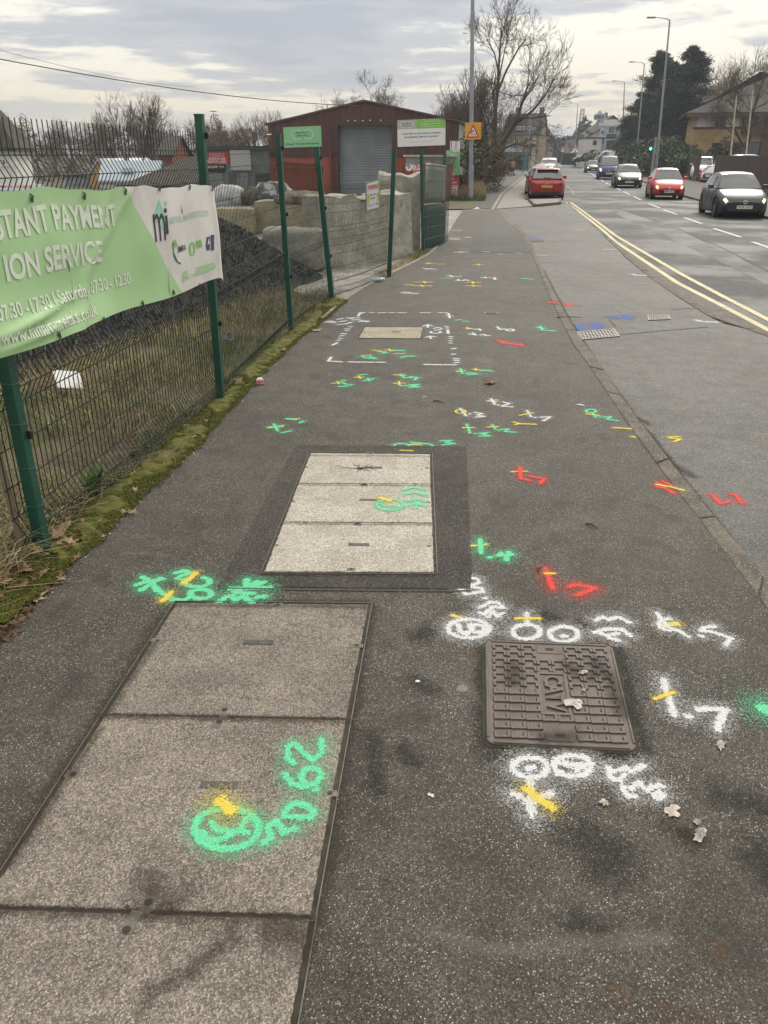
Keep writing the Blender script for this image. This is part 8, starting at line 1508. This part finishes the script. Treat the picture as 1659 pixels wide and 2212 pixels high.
dirt('d', [[(318, 1905), (340, 1930), (318, 1960)], [(390, 1930), (372, 1950)]], .030, 'dark stain round the key sockets', t0, zz_); dirt('d', [[(500, 2020), (455, 2060), (415, 2098)], [(365, 2120), (320, 2150)]], .018, 'dark diagonal skid stain', t0, zz_); dirt('d', [[(600, 2010), (650, 2030)]], .030, 'dark damp corner stain', t0, zz_)
dirt('d', [[(383, 1306), (790, 1310)]], .010, 'dirt along the far edge', t0, zz_); dirt('d', [[(330, 1395), (232, 1540)], [(215, 1575), (20, 1870)]], .010, 'dirt along the left edge', t0, zz_); dirt('p', [[(420, 1460), (560, 1470), (650, 1455)], [(300, 1520), (420, 1530)]], .022, 'pale scuff on the first slab', t0, zz_)
dirt('d', [[(643, 1047), (932, 1049)]], .006, 'dirt in the first joint', t1, zz_); dirt('d', [[(611, 1131), (936, 1133)]], .006, 'dirt in the second joint', t1, zz_); dirt('d', [[(570, 1238), (940, 1240)]], .007, 'dirt along the near edge', t1, zz_); dirt('d', [[(670, 983), (930, 985)]], .006, 'dirt along the far edge', t1, zz_)
dirt('k', [[(355, 1330), (205, 1560), (60, 1790), (-20, 1910)]], .020, 'dark soil strip left of the brown cover'); dirt('k', [[(805, 1310), (760, 1556), (690, 1985)]], .016, 'dark damp strip right of the brown cover'); dirt('k', [[(960, 1250), (1000, 1262)], [(380, 1296), (790, 1300)]], .014, 'dark band between the covers')
dirt('o', [[(1040, 1395), (1043, 1610)], [(1060, 1632), (1365, 1634)], [(1335, 1400), (1392, 1620)]], .018, 'damp dark rim round the iron cover')
dirt('o', [[(1270, 1810), (1330, 1840)], [(1300, 1870), (1340, 1860)]], .045, 'large dark damp patch at the lower right'); dirt('o', [[(1250, 2000), (1290, 2010)]], .030, 'dark damp patch near the bottom'); dirt('o', [[(900, 1470), (930, 1490)], [(870, 1620), (890, 1640)], [(800, 1590), (815, 1700)]], .026, 'dark spots right of the brown cover'); dirt('o', [[(930, 1360), (905, 1375)]], .030, 'dark spot left of the ringed nine'); dirt('o', [[(1560, 1720), (1640, 1740)], [(1640, 1840), (1655, 1870)]], .040, 'dark patches at the right edge'); dirt('o', [[(1470, 1795), (1490, 1810)]], .030, 'damp patch under the paper scraps')
dirt('o', [[(1180, 1330), (1210, 1345)], [(1240, 1355), (1260, 1352)]], .03, 'dark damp spots above the white digits'); dirt('s', [[(1335, 2140), (1350, 2165)], [(1440, 2180), (1448, 2190)]], .018, 'rusty stain near the bottom'); dirt('s', [[(1520, 2205), (1530, 2215)], [(1540, 2050), (1548, 2060)]], .02, 'rusty stains at the bottom right'); dirt('s', [[(1035, 1405), (1025, 1412)]], .022, 'rust stain at the corner of the iron cover')
dirt('p', [[(930, 2015), (1100, 2055), (1250, 2035), (1440, 2025)]], .016, 'pale scuffed line across the near tarmac'); dirt('p', [[(270, 1195), (320, 1195), (360, 1200)], [(290, 1160), (330, 1158)], [(410, 1455), (430, 1440)]], .014, 'pale scratches beside the fence'); dirt('p', [[(720, 905), (760, 912)], [(850, 895), (890, 900)]], .03, 'pale worn patch beyond the pale cover'); dirt('p', [[(845, 960), (900, 965)]], .02, 'pale scuff at the head of the pale cover')
dirt('k', [[(1395, 930), (1450, 1000), (1500, 1030)], [(1400, 915), (1380, 905)]], .020, 'dark grit in the kerb channel', layby, -.012); dirt('k', [[(1175, 585), (1230, 690), (1300, 800), (1392, 925), (1580, 1165)]], .012, 'line of grit along the flush kerb', layby, -.012)
for st, lb in (([(1290, 1430), (1320, 1470), (1350, 1540)], 'dark damp patch at the right side of the iron cover'), ([(1230, 1440), (1270, 1455)], 'dark wet patch by the upper scrap'), ([(1110, 1440), (1110, 1470)], 'dark worn studs at the left of the iron cover'), ([(1180, 1590), (1240, 1588)], 'dark grime round the lower key hole')):
    dirt('o', [st], .022, lb, ct, .0175)
zc = Vector((0, 0, .018))
scrap('largest torn scrap of wet paper on the iron cover', G(1240, 1527)+zc, .040, 2, None, .014); scrap('small torn paper scrap near the top of the iron cover', G(1258, 1460)+zc, .026, 4, None, .012, .7); scrap('tiny paper fleck between the scraps on the iron cover', G(1260, 1498)+zc, .010, 6, None, .008)
scrap('torn paper scrap right of the iron cover, by the white 1.7', G(1556, 1611)+Vector((0, 0, .003)), .036, 8, None, .016, .6); scrap('wide flattened brown-white paper scrap right below the white .63', G(1452, 1753)+Vector((0, 0, .003)), .042, 10, mat('brown_wet_paper', (.36, .29, .25), .8, col2=(.5, .46, .42), scale=25), .006, .6); scrap('crumpled forked paper scrap at the lower right', G(1512, 1806)+Vector((0, 0, .003)), .040, 12, None, .03, .6); scrap('small crumpled paper ball above the forked scrap', G(1506, 1778)+Vector((0, 0, .003)), .015, 14, None, .018); scrap('white paper strip on the path beside the green ring near the kerb', G(1255, 876)+Vector((0, 0, .003)), .05, 16, M_sign, .012, .3)
scrap('white chewing-gum scrap left of the iron cover', G(903, 1473)+Vector((0, 0, .003)), .012, 18, M_sign, .006); scrap('white paper crumb in the middle of the near tarmac', G(931, 1719)+Vector((0, 0, .003)), .014, 20, M_sign, .006, .6); scrap('small white scrap at the far edge of the access near the hedge', G(1030, 452)+Vector((0, 0, .003)), .16, 22, M_sign, .10); scrap('small brown paper scrap under the lower white .63', G(1306, 1735)+Vector((0, 0, .003)), .018, 24, mat('brown_wet_paper', (.36, .29, .25)), .008)
# cigarette packet, foam sheet, bottle, cup
p = G(562, 830); t = thing('cigarette_packet', 'crushed red and white cigarette packet at the edge of the moss', 'packet', p, .25); k = MB(); k.box((0, 0, .022), (.085, .05, .040), taper=.85); k.build('lower_half', mat('packet_red', (.40, .045, .04), .5, col2=(.5, .3, .28), scale=30), t, bevel=.006); k = MB(); k.box((.0, .002, .052), (.066, .045, .022), rz=.15, taper=.7); k.build('lid', M_sign, t, bevel=.006)
p = G(150, 850, -.01); p.z = .05; t = thing('foam_sheet', 'white sheet of foam packaging lying in the grass behind the mesh', 'foam sheet', p, .5); k = MB(); k.box((0, 0, .03), (.25, .20, .02)); o = k.build('sheet', M_sign, t, bevel=.006); o.rotation_euler = (.75, .25, .3); o.location = (0, 0, .05)
p = G(492, 738, -.01); t = thing('plastic_cup', 'crumpled white plastic cup in the grass between the second and third posts', 'cup', p); k = MB(); k.lathe([(0, 0), (.035, 0), (.048, .10), (.05, .105), (.045, .10)], (0, 0, 0), n=12); o = k.build('body', M_sign, t); o.rotation_euler = (1.2, .2, .4); o.location = (0, 0, .05)
p = G(817, 609); t = thing('plastic_bottle', 'clear plastic drinks bottle lying on the concrete edging by the slumped mesh', 'bottle', p+Vector((0, 0, .04)), .45); k = MB(); k.lathe([(0, -.12), (.033, -.115), (.034, .04), (.03, .07), (.013, .10), (.013, .12), (0, .121)], (0, 0, 0), 'x', 12); k.build('body', mat('bluish_plastic', (.38, .44, .50), .15, spec=.7), t, smooth=True); k = MB(); k.lathe([(0, .10), (.016, .10), (.016, .13), (0, .131)], (0, 0, 0), 'x', 10); k.build('cap', M_sign, t)
k = MB(); p = G(170, 1160); k.tube([p+Vector((-.05, -.16, .012)), p+Vector((0, 0, .016)), p+Vector((.07, .2, .012))], .008, 6); tag(k.build('stick', mat('pale_stick', (.33, .26, .17), .85), origin=p), 'pale dry stick lying on the moss by the nearest post', 'stick')
for (u, v, du, dv, lb) in ((1278, 1139, 13, 5, 'dark twig on the path right of the pale cover'), (1230, 687, 28, 0, 'long dark twig across the flush kerb beyond the gully grate'), (948, 870, 12, 2, 'small dark twig lying near the middle of the path')):
    a, b_ = G(u-du, v-dv), G(u+du, v+dv); k = MB(); k.tube([a+Vector((0, 0, .008)), (a+b_)/2+Vector((0, .02, .012)), b_+Vector((0, 0, .008))], [.006, .005, .003], 5); tag(k.build('twig', mat('dark_twig', (.035, .028, .022), .9), origin=a), lb, 'twig')
g_ = Grow(17, .0012)
for i in range(9): g_.branch(Vector((0, 0, .012)), Vector((g_.r.gauss(0, 1), g_.r.gauss(0, .8), .12)), g_.r.uniform(.06, .16), .003, 0, 0, .12, (0, 0), (0, 1), 4)
t = thing('dead_weed_tuft', 'dead spidery weed tuft growing from the key slot of the pale cover', 'weed', G(775, 1015)); tubes_np('stems', g_.fine, mat('dark_twig', (.035, .028, .022)), t); k = MB()
# stones and grit on the verge and path
N_ = 500; u = rng.uniform(60, 760, N_); q = []
for _ in range(500): Y = 3.2+9*rng.random()**1.3; q.append((edge_x(Y)+rng.normal(-.02, .06), Y, .006))
q = np.array(q); V, F = leaf_cloud(len(q), lambda n: q, (.003, .009), rng, asp=.8); tag(np_obj('grit', V, F, mat('pale_grit', (.40, .37, .32), .9, island=.5)), 'pale grit and crumbs along the mossy edge', 'grit', kind='stuff')
# damp far air
b = MB(); b.box((0, 1440, 28), (3040, 3040, 62)); hz = b.build('haze', []); hz.data.materials.clear()
m, h = newmat('haze_air'); pv = h.n('ShaderNodeVolumePrincipled', {'Color': (.80, .86, 1., 1), 'Density': .0006, 'Anisotropy': .2}); h.n('ShaderNodeOutputMaterial', {1: pv.outputs[0]}); hz.data.materials.append(m); hz['kind'] = 'stuff'
